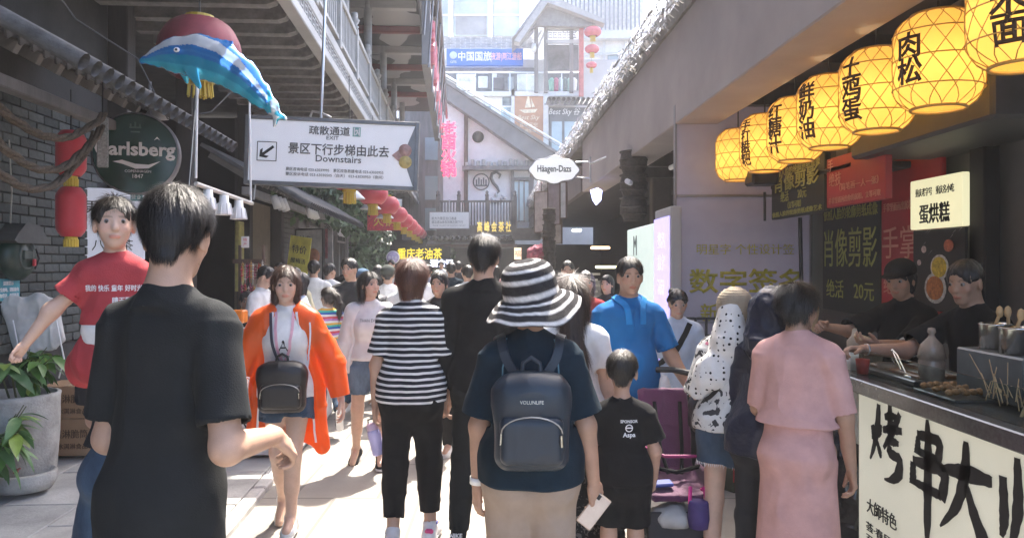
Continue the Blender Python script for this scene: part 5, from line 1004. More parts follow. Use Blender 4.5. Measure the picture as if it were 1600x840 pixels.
b = MB(); c = P(931, 307, 12.5); b.prism([(-.1, .1), (.02, .14), (.1, .1), (.08, -.06), (0, -.14), (-.06, -.06)], .03, frame(c, (1, .3, 0), (0, -1, 0))); single('blue_light', b, mat('blue_glow', (.4, .45, .9), emit=1.2, ecol=(.45, .5, 1)), 'small glowing blue sign shape under the canopy beam', 'light')
fl_ = thing('flower_basket', 'hanging basket of dark pink flowers under the far roof', 'flowers', P(844, 396, 19)); V, Q_ = sdf([(ell(P(844, 396, 19), (.32, .3, .2)), 0, 'u')], .03); V = wrinkle(V, Q_, .06, (14, 14, 14), 4, .3); link('flowers', np_mesh('flowers', V - A(fl_.location), Q_, mat('pink_flower', (.30, .06, .10), .8, var=.6, vs=12)), fl_)
# ------------------------------------------------------------------ dolphin balloon
db = thing('dolphin_balloon', 'shiny blue and silver dolphin foil balloon floating under the ceiling', 'balloon', P(318, 150, 4.4)); dd = 4.4
def dp(x, y, dz=0): return P(x, y, dd + dz)
k = dd / FOC
pts = [(232, 92, 9), (250, 88, 18), (275, 86, 30), (310, 88, 37), (345, 99, 35), (378, 120, 29), (405, 147, 20), (425, 168, 11), (436, 182, 6)]
pr = [(cone(dp(*pts[i][:2]), dp(*pts[i + 1][:2]), pts[i][2] * k * .92, pts[i + 1][2] * k * .92, (0, 1, 0), .62), .02, 'u') for i in range(len(pts) - 1)]
pr += [(cone(dp(222, 95), dp(240, 92), 4.5 * k, 9 * k, (0, 1, 0), .6), .02, 'u'), (cone(dp(432, 178), dp(447, 186), 7 * k, 3 * k, (0, 1, 0), .5), .01, 'u'), (cone(dp(432, 178), dp(428, 197), 7 * k, 3 * k, (0, 1, 0), .5), .01, 'u'),
       (cone(dp(335, 74), dp(362, 66), 15 * k, 3 * k, (0, 1, 0), .4), .02, 'u'), (cone(dp(300, 112, -.05), dp(312, 136, -.09), 11 * k, 4 * k, (0, 1, 0), .4), .02, 'u'), (cone(dp(285, 108, .05), dp(292, 128, .08), 9 * k, 4 * k, (0, 1, 0), .4), .02, 'u')]
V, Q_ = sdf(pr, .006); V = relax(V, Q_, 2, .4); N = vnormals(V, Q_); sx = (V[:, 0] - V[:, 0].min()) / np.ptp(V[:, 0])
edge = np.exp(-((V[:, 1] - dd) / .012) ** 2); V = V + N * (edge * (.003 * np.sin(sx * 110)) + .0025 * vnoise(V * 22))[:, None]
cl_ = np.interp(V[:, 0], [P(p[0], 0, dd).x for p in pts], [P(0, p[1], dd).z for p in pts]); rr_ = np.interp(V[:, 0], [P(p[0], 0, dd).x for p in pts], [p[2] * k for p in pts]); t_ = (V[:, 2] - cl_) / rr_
C = np.where((t_ > .88)[:, None], (.04, .30, .80), np.where((t_ > .34)[:, None], (.84, .90, .95), np.where((t_ > -.12)[:, None], (.02, .24, .66), np.where((t_ > -.55)[:, None], (.01, .36, .58), (.04, .55, .76))))); rim = (np.abs(V[:, 1] - dd) < .010); C = np.where(rim[:, None], (.03, .22, .70), C)  # pale band on the back puts the sky's highlight into the colour
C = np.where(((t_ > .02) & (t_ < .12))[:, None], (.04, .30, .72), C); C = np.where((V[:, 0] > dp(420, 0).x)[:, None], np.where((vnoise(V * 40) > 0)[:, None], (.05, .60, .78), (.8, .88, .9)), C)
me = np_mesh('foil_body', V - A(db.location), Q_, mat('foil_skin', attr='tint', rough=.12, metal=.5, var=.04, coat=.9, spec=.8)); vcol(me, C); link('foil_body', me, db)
b = MB(); c = dp(276, 78, -.085); b.sphere(c, (.018, .008, .014), 12); part('eye', b, white_ink, db); b = MB(); b.sphere(c + Vector((.0, -.006, 0)), (.008, .006, .008), 8); part('pupil', b, ink, db)
b = MB(); b.tube([dp(314, 130), dp(305, 175, .05), dp(298, 260, .1), dp(292, 330, .12)], .0025, 5); part('string', b, whitemetal, db)
# ------------------------------------------------------------------ planter, bowl, boxes and the covered chair
pot = thing('stone_planter', 'round weathered stone planter holding a leafy plant at the left edge', 'planter', P(25, 770, 5.5)); pot.location.z = .08; c = Vector(pot.location)
b = MB(); b.lathe([(0, 0), (.22, 0), (.255, .08), (.275, .35), (.28, .60), (.285, .635), (.255, .64), (.24, .56), (0, .54)], c, 40); 
rs_ = random.Random(3); b.v = [tuple(Vector(p) + Vector((rs_.uniform(-.004, .004), rs_.uniform(-.004, .004), rs_.uniform(-.003, .003)))) for p in b.v]; part('pot', b, stone_m, pot); b = MB(); b.lathe([(0, .56), (.24, .565)], c, 24); part('soil', b, mat('soil', (.05, .04, .03), .95, bump=.8), pot)
bw_ = thing('stone_bowl', 'low weathered stone bowl on the paving in front of the planter', 'bowl', P(38, 772, 5.35)); bw_.location.z = .08; c2 = Vector(bw_.location); b = MB(); b.lathe([(0, 0), (.17, 0), (.20, .05), (.205, .11), (.185, .125), (.165, .09), (0, .08)], c2, 32); part('bowl', b, stone_m, bw_)
b = MB()
for i in range(5): b.box(c2 + Vector((random.uniform(-.08, .1), random.uniform(-.08, .08), .125 + .008 * i)), (.13, .03, .008), Euler((random.uniform(-.2, .2), random.uniform(-.2, .2), random.uniform(0, 3))).to_matrix())
tag(single('litter', b, mat('litter_paper', (.4, .12, .1), .6, var=.8, vs=30), 'scraps of printed paper lying in the stone bowl', 'litter'), kind='stuff')
def leaf_mesh(name, ln, w, col, bend=.35):
    b = MB(); vs = []; fs = []
    for i in range(6):
        t_ = i / 5; ww = w * (math.sin(math.pi * min(1, t_ * .96 + .06)) ** .8) * (1 - .25 * t_); y = ln * t_; z = -bend * ln * t_ * t_
        vs += [(-ww, y, z + .25 * ww), (0, y, z), (ww, y, z + .25 * ww)]
    for i in range(5): a = 3 * i; fs += [(a, a + 1, a + 4, a + 3), (a + 1, a + 2, a + 5, a + 4)]
    b.raw(vs, fs, True); me = b.mesh(name, None, [leaf_m]); vcol(me, np.tile(np.array(col), (len(vs), 1))); return me
LV = [leaf_mesh('leaf', l, w, c_, bd) for l, w, c_, bd in ((.20, .045, (.075, .17, .035), .4), (.16, .04, (.11, .22, .045), .3), (.23, .05, (.06, .14, .04), .55), (.18, .045, (.20, .30, .05), .4), (.19, .04, (.10, .20, .07), .6))]
def potted(lab, base, stems, n, spread, hmin, hmax, seed, sc=1.):
    rn = random.Random(seed); t = thing('leafy_plant', lab, 'plant', base); base = Vector(base)
    for s_ in range(stems):
        a = rn.uniform(0, 6.28); h = rn.uniform(hmin, hmax); tip = base + Vector((math.cos(a) * spread * rn.uniform(.2, 1), math.sin(a) * spread * rn.uniform(.2, 1), h)); mid = base.lerp(tip, .5) + Vector((0, 0, .06))
        b = MB(); b.tube([base + Vector((math.cos(a) * .04, math.sin(a) * .04, -.03)), mid, tip], [.008, .006, .003], 6); part('stem', b, mat('stem', (.10, .11, .05), .7), t)
        for i in range(n):
            f = rn.uniform(.3, 1.02); p = base.lerp(mid, f * 2) if f < .5 else mid.lerp(tip, f * 2 - 1); o = link('leaf', rn.choice(LV), t); o.location = p - base; k_ = rn.uniform(.7, 1.1) * sc; o.scale = (k_, k_, k_); o.rotation_euler = (rn.uniform(-.6, .35), rn.uniform(-.4, .4), a + rn.uniform(-1.7, 1.7) - 1.57)
potted('leafy green plant growing in the round stone planter', c + Vector((.02, 0, .57)), 9, 7, .26, .18, .42, 5)
potted('lighter drooping plant in the left corner before the planter', P(-25, 775, 5.0) + Vector((0, 0, .06)), 7, 8, .38, .35, .78, 9)
for i, (z, w, lab) in enumerate(((.08, .30, 'brown cardboard box with dark print, lower of the two'), (.385, .26, 'brown cardboard box stacked on top by the planter'))):
    bxo = thing('cardboard_box', lab, 'box', (P(112, 600, 6.35).x, 6.42, z), 'cardboard boxes by the wall'); c3 = Vector(bxo.location); b = MB(); b.box(c3 + Vector((0, 0, w / 2)), (.42, .36, w), Matrix.Rotation(.08, 3, 'Z'), .004); part('carton', b, card_m, bxo); M = frame(c3 + Vector((.0, -.181, w / 2)), (1, .08, 0), (.08, -1, 0)); letters(bxo, M, [('冰淇淋脆筒', .02, .03, .075, dict(fit=.33)), ('重庆冰淇淋食品', .02, -.07, .05, dict(fit=.33))], mat('print_brown', (.10, .06, .035), .7)); b = MB(); b.box(c3 + Vector((0, 0, w + .001)), (.05, .36, .003), Matrix.Rotation(.08, 3, 'Z')); part('tape', b, mat('tape', (.4, .28, .16), .3), bxo)
chf = thing('folded_chair', 'grey folded canvas chair leaning against the wall under white jackets', 'chair', P(30, 640, 6.1)); chf.location.z = .08; V, Q_ = sdf([(cone(P(10, 560, 6.1), P(45, 500, 6.2), .22, .16, (0, 1, 0), .4), .05, 'u'), (cone(P(-5, 500, 6.1), P(30, 570, 6.1), .16, .2, (0, 1, 0), .4), .05, 'u')], .014); V = wrinkle(V, Q_, .012, (8, 8, 8), 1); link('canvas', np_mesh('canvas', V - A(chf.location), Q_, cloth('canvas', (.11, .125, .115))), chf)
b = MB(); b.tube([P(5, 480, 6.0), P(62, 590, 6.0)], .012, 6); b.tube([P(-20, 470, 6.05), P(40, 680, 6.05)], .012, 6); part('frame', b, blackmetal, chf)
jk = thing('white_jacket', 'crumpled white jacket with dangling cords thrown over the folded chair', 'jacket', P(50, 520, 5.95)); V, Q_ = sdf([(cone(P(15, 478, 5.95), P(75, 480, 6.0), .07, .07, (0, 1, 0), .6), .04, 'u'), (cone(P(22, 480, 5.9), P(42, 540, 5.9), .09, .10, (0, 1, 0), .4), .05, 'u'), (cone(P(60, 478, 5.92), P(76, 525, 5.92), .10, .11, (0, 1, 0), .4), .05, 'u'), (cone(P(80, 478, 5.95), P(96, 530, 5.95), .05, .03, (0, 1, 0), .5), .04, 'u')], .010); V = wrinkle(V, Q_, .016, (10, 10, 6), 2, .7)
link('fabric', np_mesh('fabric', V - A(jk.location), Q_, cloth('white_linen', (.62, .62, .60))), jk)
for x0, x1 in ((20, 58), (88, 92)): b = MB(); b.tube([P(x0, 500, 5.8), P(x0 + 12, 560, 5.82), P(x1, 590, 5.85)], .006, 5); part('cord', b, white_ink, jk)
# ------------------------------------------------------------------ snack stall on the left with its goods, trinket rack
st = thing('snack_stall', 'white covered stall table with printed front at the left of the street', 'table', (-2.55, 7.6, 0)); b = MB(); b.box((-2.25, 7.2, .79), (1.0, 1.9, .06), LM, .01); part('table_top', b, mat('stall_white', (.70, .70, .68), .5), st); b = MB(); b.box((-2.25, 7.2, .42), (.94, 1.82, .70), LM, .005); part('skirt_panel', b, MATS['stall_white'], st)
M = frame((-1.775, 7.35, .52), DL, NL); letters(st, M, [('八杯', .0, .06, .22), ('冰粉', -.42, .02, .24), ('水果茶', .1, -.15, .16)], ink); M = frame((-2.31, 6.285, .5), (1, .065, 0), (.065, -1, 0)); letters(st, M, [('冰粉', .2, .08, .24), ('凉虾', .2, -.14, .16)], ink)
gc = ((.70, .22, .03), (.72, .62, .08), (.65, .65, .62), (.5, .08, .06), (.12, .3, .14), (.6, .5, .35), (.75, .75, .73), (.3, .18, .1))
rn = random.Random(21)
for i in range(26):
    x, y = -2.62 + .16 * (i % 6) + rn.uniform(-.03, .03), 6.45 + .36 * (i // 6) + rn.uniform(-.08, .08); x -= .065 * (y - 7.2); h = rn.uniform(.09, .22); r = rn.uniform(.028, .055); q = rn.randrange(8); cn = ('orange', 'yellow', 'clear', 'red', 'green', 'cream', 'white', 'brown')[q]
    t = thing('drink_jar' if i % 2 else 'snack_tub', '%s %s in the %s row on the white stall, %s from its left' % (cn, 'jar' if i % 2 else 'tub', ('front', 'second', 'third', 'fourth', 'rear')[i // 6], ('first', 'second', 'third', 'fourth', 'fifth', 'sixth')[i % 6]), 'jar' if i % 2 else 'tub', (x, y, .82), 'goods crowded on the white stall'); b = MB(); b.lathe([(0, 0), (r, 0), (r * 1.02, h * .75), (r * .8, h * .85), (0, h * .86)], t.location, 14); part('body', b, mat('goods_%d' % q, gc[q], .3, var=.15), t); b = MB(); b.lathe([(r * .82, h * .85), (r * .82, h), (0, h)], t.location, 14, smooth=False); part('lid', b, mat('goods_lid_%d' % (i % 3), ((.7, .7, .7), (.6, .1, .05), (.65, .5, .1))[i % 3], .4), t)
b = MB(); b.box(P(369, 494, 6.6), (.16, .14, .11), None, .01); single('orange_tub', b, mat('orange_tub', (.72, .2, .02), .4), 'large square orange tub standing on the back of the white stall', 'tub')
rk = thing('trinket_rack', 'rack of red and gold beaded trinkets hanging by the shop post', 'rack', (P(392, 520, 8.6).x, 8.6, .1)); b = MB(); b.box(P(390, 408, 8.6), (.36, .06, .05)); b.box(P(375, 480, 8.65), (.03, .03, 1.4)); b.box(P(412, 480, 8.65), (.03, .03, 1.4)); b.box(P(392, 515, 8.6), (.4, .3, .03)); part('rack_frame', b, brown, rk)
tcs = [mat('bead_%d' % i, c_, .3, var=.2) for i, c_ in enumerate(((.5, .04, .05), (.55, .3, .08), (.6, .55, .5), (.35, .05, .12), (.12, .03, .03)))]
for i in range(44):
    b = MB(); p = P(377 + 2.7 * (i % 13) + rn.uniform(-1, 1), 414 + 34 * (i // 13) + rn.uniform(-4, 4), 8.52 + .04 * (i % 3)); n_ = rn.randrange(4, 8)
    for k_ in range(n_): b.sphere(p - Vector((0, 0, .03 * k_)), .011 + .005 * ((k_ + i) % 2), 6)
    b.tube([p + Vector((0, 0, .03)), p - Vector((0, 0, .03 * n_ + .04))], .003, 4); part('trinket', b, tcs[i % 5], rk)
# creeper hanging along the far left row
def creeper(name, lab, cat, boxes, n, seed, sc=.6):
    rg = np.random.default_rng(seed); vs = np.zeros((n, 4, 3)); w = rg.random(n); cum = 0
    bi = rg.integers(0, len(boxes), n); bb = np.array([[*a, *e] for a, e in boxes])[bi]; u = rg.random((n, 3)); c_ = bb[:, :3] + (bb[:, 3:] - bb[:, :3]) * u
    c_[:, 0] -= .065 * c_[:, 1]; d = rg.normal(size=(n, 3)); d[:, 2] -= 1.0; d /= np.linalg.norm(d, axis=1)[:, None]; sd = np.cross(d, rg.normal(size=(n, 3))); sd /= np.linalg.norm(sd, axis=1)[:, None]; l = (rg.uniform(.07, .17, n) * sc)[:, None]
    vs[:, 0] = c_; vs[:, 1] = c_ + d * l * .5 + sd * l * .3; vs[:, 2] = c_ + d * l; vs[:, 3] = c_ + d * l * .5 - sd * l * .3
    keep = vnoise(c_ * 1.6 + seed) + .35 * vnoise(c_ * 5) > -.22; vs = vs[keep]; k_ = len(vs); me = np_mesh(name, vs.reshape(-1, 3), np.arange(4 * k_).reshape(-1, 4), leaf_m, False)
    cc = np.array((.10, .155, .08)) * rg.uniform(.5, 1.5, k_)[:, None]; vcol(me, np.repeat(cc, 4, 0)); o = link(name, me); return tag(o, lab, cat, None, 'stuff')
creeper('creeper', 'dense dark creeper hanging from the gallery over the far left shops', 'creeper', [((-3.4, 17, 2.9), (-1.9, 24, 4.1)), ((-3.2, 21, 2.4), (-2.2, 28, 4.1)), ((-3.45, 13, 3.0), (-2.3, 18, 4.1)), ((-3.4, 16, 2.6), (-2.6, 21, 3.4))], 9500, 3, 1.5)
creeper('wall_ivy', 'green ivy covering the wall near the far end of the left row', 'ivy', [((-3.45, 25.5, .8), (-2.5, 29, 3.4)), ((-3.4, 24.5, .3), (-3.0, 27, 2.6))], 5200, 8, 1.7)
creeper('doorway_ivy', 'green ivy framing the dark doorway at the end of the street', 'ivy', [((-.75, 31, 0.6), (-.1, 31.6, 2.6)), ((-.9, 31, .3), (.2, 31.4, 1.6))], 2400, 5, 1.5)
# ------------------------------------------------------------------ people
from mathutils.bvhtree import BVHTree
mat('skin', attr='tint', rough=.5, var=.07, vs=25, bump=.12, bs=300, spec=.4)
mat('hair', attr='tint', rough=.42, var=.25, vs=40, bump=.5, bs=120, spec=.5, stretch=(1, 1, .12))
SKIN = dict(fair=(.60, .40, .30), mid=(.50, .315, .225), tan=(.42, .255, .175), deep=(.34, .20, .13))
BLACKHAIR = (.018, .016, .016); BROWNHAIR = (.075, .038, .026); REDHAIR = (.12, .05, .032)
def nrm(v): return Vector(v).normalized()
def hand_prims(w, D, N, right, Lh, curl=25., spread=1., thumb=40., ext=None, tcurl=20.):
    D = nrm(D); N = Vector(N); N = (N - D * N.dot(D)).normalized(); T = D.cross(N) if right else N.cross(D); o = []
    pc = w + D * .27 * Lh; M = Matrix((T, N, D)).transposed()
    o.append((rbox(pc, (.40 * Lh, .13 * Lh, .50 * Lh), .06 * Lh, M), .05 * Lh, 'u'))
    o.append((cone(w - D * .10 * Lh, w + D * .2 * Lh, .135 * Lh, .17 * Lh, N, .62), .06 * Lh, 'u'))
    offs = (.155, .055, -.05, -.145); lens = (.40, .45, .415, .33); rs = (.052, .054, .051, .045)
    for i in range(4):
        c = (curl[i] if isinstance(curl, (list, tuple)) else curl * (1 + .18 * i)); a = R(c * .6)
        p = w + D * (.50 - .02 * abs(i - 1)) * Lh + T * offs[i] * Lh; sd = T * offs[i] * .35 * spread
        for seg, fr in enumerate((.46, .31, .23)):
            dv = ((D * math.cos(a) + N * math.sin(a)) + sd * math.cos(a)).normalized()
            q = p + dv * lens[i] * fr * Lh; r0 = rs[i] * Lh * (1 - .1 * seg)
            o.append((cone(p, q, r0, r0 * .92), .012 * Lh if seg else .04 * Lh, 'u')); p = q; a += R(c)
    p = w + D * .14 * Lh + T * .14 * Lh + N * .03 * Lh; th = R(thumb); dv = (D * math.cos(th) + T * math.sin(th) * .8 + N * .35).normalized()
    q = p + dv * .24 * Lh; o.append((cone(p, q, .085 * Lh, .062 * Lh), .05 * Lh, 'u'))
    dv = (dv + (N * .5 - T * .55) * math.tan(R(tcurl)) + D * .3).normalized(); p = q; q = p + dv * .20 * Lh
    o.append((cone(p, q, .06 * Lh, .046 * Lh), .02 * Lh, 'u')); return o

class Human:
    def __init__(s, label, pos, heading, H, sex='m', lean=0., side=0., twist=0., roll=0., head=(0, 0, 0), armR=None, armL=None, legR=None, legL=None,
                 skin='mid', w=1., child=False, h=.010, face=False, group=None, z=0., hair_col=BLACKHAIR, fine=True, shoulder=1., belly=0., hipw=1.):
        s.H = H; s.sex = sex; s.h = h; s.w = w; s.child = child; s.skin = SKIN[skin]; s.hair_col = hair_col
        s.root = thing('person', label, 'person', (pos[0], pos[1], z), group, R(heading)); s.fine = fine
        up = Vector((math.sin(R(side)), math.sin(R(lean)), math.cos(R(lean)))).normalized(); s.up = up
        rt = Vector((math.cos(R(twist)), math.sin(R(twist)), math.sin(R(roll)))); rt = (rt - up * rt.dot(up)).normalized(); s.rt = rt; s.fw = up.cross(rt)
        dn = (0, 0, -1); legR = legR or ((.03, 0, -1), (.0, -.03, -1), 8); legL = legL or ((-.03, 0, -1), (0, -.03, -1), -8)
        if child: tl, sl, an, ua, fa, hl, hh = .222, .215, .045, .155, .13, .092, .168
        else: tl, sl, an, ua, fa, hl, hh = .238, .237, .045, .172, .150, .108, (.132 if sex == 'm' else .133)
        s.hh = hh * H; s.hl = hl * H
        s.hw = (.048 if sex == 'm' else .052) * H * hipw; s.legs = {}; low = 1e9
        for sd, lg in ((1, legR), (-1, legL)):
            hp = Vector((sd * s.hw, 0, 0)); kn = hp + nrm(lg[0]) * tl * H; ak = kn + nrm(lg[1]) * sl * H
            pitch = lg[3] if len(lg) > 3 else 0; fd = Vector((math.sin(R(lg[2])) * math.cos(R(pitch)), math.cos(R(lg[2])) * math.cos(R(pitch)), -math.sin(R(pitch))))
            toe = ak + fd * .105 * H; low = min(low, ak.z - an * H, toe.z - .025 * H, (ak - fd * .04 * H).z - .02 * H if pitch else 1e9); s.legs[sd] = [hp, kn, ak, fd]
        o = Vector((0, 0, -low))
        for sd in s.legs: s.legs[sd][:3] = [p + o for p in s.legs[sd][:3]]
        s.hip = o.copy(); k = H
        sh, nb, hc = (.265, .298, .135) if child else (.278, .315, .102)
        s.waist = s.hip + up * .095 * k; s.chest = s.hip + up * .20 * k; s.shc = s.hip + up * sh * k; s.neck = s.hip + up * nb * k
        sw = (.100 if child else (.108 if sex == 'm' else .094)) * H * shoulder; s.sw = sw
        s.sh = {1: s.shc + rt * sw, -1: s.shc - rt * sw}
        yaw, pit, rol = [R(q) for q in head]; B = Matrix((s.rt, s.fw, s.up)).transposed()
        HM = Matrix.Rotation(yaw, 3, 'Z') @ Matrix.Rotation(pit, 3, 'X') @ Matrix.Rotation(rol, 3, 'Y')
        Bh = Matrix((s.rt, Vector((-s.rt.y, s.rt.x, 0)).normalized(), (0, 0, 1))).transposed(); Bh = Matrix((s.fw.cross((0, 0, 1)).normalized(), Vector((0, 0, 1)).cross(s.fw.cross((0, 0, 1))).normalized(), (0, 0, 1))).transposed()
        s.HM = Bh @ HM; hu = s.HM @ Vector((0, 0, 1)); s.hc = s.neck + (up + hu).normalized() * hc * k + s.fw * .012 * k
        s.arms = {}
        for sd, ar in ((1, armR), (-1, armL)):
            ar = ar or ((sd * .16, -.02, -1), (sd * .06, .18, -1)); u, f = ar[0], ar[1]
            el = s.sh[sd] + nrm(u) * ua * H; wr = el + nrm(f) * fa * H; kw = ar[3] if len(ar) > 3 else {}
            pn = ar[2] if len(ar) > 2 and ar[2] else (-sd, .1, 0); hd = kw.pop('hand', None) if kw else None
            s.arms[sd] = (el, wr, nrm(hd or f), Vector(pn), kw)
        s.face = face; s.belly = belly; s._body()
    def hp(s, x, y, z): return s.hc + s.HM @ (Vector((x, y, z)) * s.hh)      # a point of the head, in head heights
    def _head(s):
        h = s.hh; M = s.HM; c = s.hp; cw = 1.06 if s.child else 1.; o = []; u = lambda a: RNG.uniform(1 - a, 1 + a)
        o.append((ell(c(0, -.05, .13), (.325 * h * cw, .42 * h, .375 * h), M), .02, 'u'))
        o.append((ell(c(0, .10, -.14), (.255 * h * cw * u(.08), .28 * h, .33 * h * u(.04)), M), .10 * h, 'u'))
        o.append((ell(c(0, .235, -.40), (.12 * h * u(.2), .11 * h, .09 * h), M), .14 * h, 'u'))
        for sd in (-1, 1):
            o.append((ell(c(sd * .145, .43, .03), (.085 * h, .075 * h, .055 * h), M), .06 * h, 's'))
            o.append((ell(c(sd * .325 * cw, -.04, -.05), (.045 * h, .10 * h, .155 * h), M @ Matrix.Rotation(R(-14 * sd), 3, 'Z')), .03 * h, 'u'))
            o.append((ell(c(sd * .17, .25, -.12), (.09 * h, .08 * h, .09 * h), M), .08 * h, 'u'))
        o.append((cone(c(0, .355, .05), c(0, .425, -.12), .032 * h, .055 * h * u(.2)), .05 * h, 'u'))
        o.append((ell(c(0, .37, -.275), (.10 * h, .05 * h, .045 * h), M), .03 * h, 'u'))
        nr = (.030 if s.sex == 'm' and not s.child else .0265) * s.H * s.w ** .3
        if s.child: nr = .028 * s.H
        o.append((cone(s.neck - s.up * .01 * s.H - s.fw * .005 * s.H, c(0, -.12, -.22), nr * 1.15, nr), .05 * h + .02, 'u')); return o
    def _torso(s, off=0., hem=None, straight=0., to=None):
        H, w = s.H, s.w; fl = s.fw; f = .70; o = []
        ch = (.080 if s.sex == 'm' else .071) * H * w; wa = (.072 if s.sex == 'm' else .060) * H * w; hi = (.078 if s.sex == 'm' else .080) * H * w
        if s.child: ch, wa, hi = .076 * H * w, .072 * H * w, .074 * H * w
        if straight: m = max(ch, hi); wa += (m - wa) * straight; hi += (m - hi) * straight * .7
        o.append((cone(s.chest + s.up * .04 * H, s.waist, ch + off, wa + off, fl, f), .05, 'u'))
        if s.belly: o.append((ell(s.waist + s.fw * .035 * H - s.up * .01 * H, (wa * .9 + off, .055 * H * s.belly + off, .09 * H), Matrix((s.rt, s.fw, s.up)).transposed()), .06, 'u'))
        if hem is None: o.append((cone(s.waist, s.hip - Vector((0, 0, .01 * H)), wa + off, hi + off, fl, .76), .05, 'u'))
        else:
            hk = getattr(s, 'hemk', 1.); rr = (max(hi, .096 * H * w ** .8) + off + .006) * hk; o.append((cone(s.waist + s.up * .02 * H, s.hip + Vector((0, 0, .045 * H)), wa + off, rr, fl, .74), .05, 'u')); o.append((cone(s.hip + Vector((0, 0, .045 * H)), s.hip + Vector((0, 0, min(hem, 0.) - .04)), rr, rr, fl, .74), .03, 'u'))
            for sd in (-1, 1): lw = w ** .7; o.append((cone(s.hip + Vector((sd * s.hw, -.012 * H, .03 * H)), s.hip + Vector((sd * s.hw, -.012 * H, min(hem, 0.) - .04)), .050 * H * lw * hk + off, .052 * H * lw * hk + off, fl, 1.), .05, 'u'))
            o.append((cone(s.hip + Vector((0, -.016 * H, .01 * H)), s.hip + Vector((0, -.016 * H, min(hem, 0) - .04)), hi * .9 + off + .010, hi * .9 + off + .013, fl, .84), .06, 'u'))
        r = .032 * H * w ** .4 + off * .5 - (.008 if not off else 0)
        o.append((cone(s.sh[-1] + s.rt * .012 * H, s.sh[1] - s.rt * .012 * H, r, r), .05, 'u'))
        nb = s.neck + (s.up * .012 - s.fw * .004) * H
        for sd in (-1, 1): o.append((cone(nb, s.sh[sd] + s.up * .004 * H - s.rt * sd * .01 * H, .024 * H + off * .4, .021 * H + off * .45), .045, 'u'))
        if s.sex == 'f' and not s.child:
            for sd in (-1, 1): o.append((ell(s.chest + s.rt * sd * .036 * H + s.fw * .040 * H + s.up * .002 * H, (.034 * H * w ** .5 + off * .7) * (1 if not off else .95)), .06 if not off else .10, 'u'))
        return o
    def _arm(s, sd):
        H = s.H; w = s.w ** .6 * (1. if s.sex == 'm' else .88) * (.95 if s.child else 1); el, wr, hd, pn, kw = s.arms[sd]
        return [(cone(s.sh[sd] - s.rt * sd * .008 * H - s.up * .012 * H, el, .0265 * H * w, .0235 * H * w, bulge=.04), .02, 'u'), (cone(el, wr, .0245 * H * w, .0155 * H * w, bulge=.08), .03, 'u')]
    def _legs(s, sd):
        H = s.H; w = s.w ** .7 * (.95 if s.child else 1.); hp, kn, ak, fd = s.legs[sd]; t = (ak - kn).normalized(); bk = (t.cross(Vector((1, 0, 0)))).normalized()
        if bk.dot(fd) > 0: bk = -bk
        c1 = kn + (ak - kn) * .12 + bk * .006 * H; c2 = kn + (ak - kn) * .52 + bk * .004 * H
        return [(cone(hp + Vector((0, 0, .0)), kn, .046 * H * w, .0315 * H * w), .05, 'u'), (cone(kn, ak, .0300 * H * w, .0195 * H * w), .03, 'u'),
                (cone(c1, c2, .026 * H * w, .0255 * H * w), .03, 'u'),
                (cone(ak, ak + fd * .085 * H - Vector((0, 0, .022 * H)), .021 * H, .016 * H), .02, 'u'), (cone(ak, ak - fd * .02 * H - Vector((0, 0, .02 * H)), .02 * H, .018 * H), .02, 'u')]
    def _body(s):
        pr = s._torso() + s._head()
        for sd in (-1, 1): pr += s._arm(sd) + s._legs(sd)
        hands = []
        for sd in (-1, 1):
            el, wr, hd, pn, kw = s.arms[sd]; hands.append(hand_prims(wr, hd, pn, sd > 0, s.hl, **kw))
            if not s.fine: pr += hands[-1]
        V, Q = sdf(pr, s.h); V = relax(V, Q, 1, .3)
        if s.fine:
            for sd, hp_ in zip((-1, 1), hands):
                el, wr, hd, pn, kw = s.arms[sd]; w = s.w ** .6 * (1. if s.sex == 'm' else .88); rw = .0155 * s.H * w * (.95 if s.child else 1)
                V2, Q2 = sdf([(cone(wr + (el - wr) * .2, wr, rw * 1.14, rw * .99), .02, 'u')] + hp_, max(.0030, s.hl * .021)); Q = np.concatenate([Q, Q2 + len(V)]); V = np.concatenate([V, V2])
        C = np.tile(np.array(s.skin), (len(V), 1)); q = (V - A(s.hc)) @ np.array(s.HM) / s.hh; x, y, z = np.abs(q[:, 0]), q[:, 1], q[:, 2]
        near = np.abs(q).max(1) < .62; C *= 1 + .07 * fbm(V * 11 + s.H * 50, 3)[:, None]; C *= 1 + np.array((.02, -.05, -.06)) * np.clip(fbm(V * 6 + 3, 2), 0, 1)[:, None]
        brow = near & (np.abs(z - .115 + (x - .14) ** 2 * .9) < .020) & (x > .055) & (x < .23) & (y > .2)
        lips = near & ((x / .105) ** 2 + ((z + .275) / .042) ** 2 < 1) & (y > .25)
        C[brow] = C[brow] * .5 + np.array(s.hair_col) * .35; C[lips] = C[lips] * np.array((1.02, .66, .62))
        ck = near & (y > .15) & (((x - .17) / .1) ** 2 + ((z + .1) / .1) ** 2 < 1); C[ck] *= np.array((1.04, .93, .92))
        me = np_mesh('body', V, Q, MATS['skin']); vcol(me, C); s.body = link('body', me, s.root)
        if s.face:
            for sd in (-1, 1):
                e = MB(); c = s.hp(sd * .145, .322, .028); e.sphere((0, 0, 0), .047 * s.hh, 14, s.HM.to_3x3() @ Matrix.Rotation(R(-90), 3, 'X'))
                me = e.mesh('eye', None, [mat('eyeball', attr='tint', rough=.15, var=.02)]); v = np.array([p for p in e.v]) / (.047 * s.hh); a = v @ A(s.HM @ Vector((0, 1, -.05)))
                vcol(me, np.where((a > .93)[:, None], (.01, .01, .01), np.where((a > .66)[:, None], (.03, .018, .012), (.33, .31, .30)))); eo = link('eye', me, s.root); eo.location = c
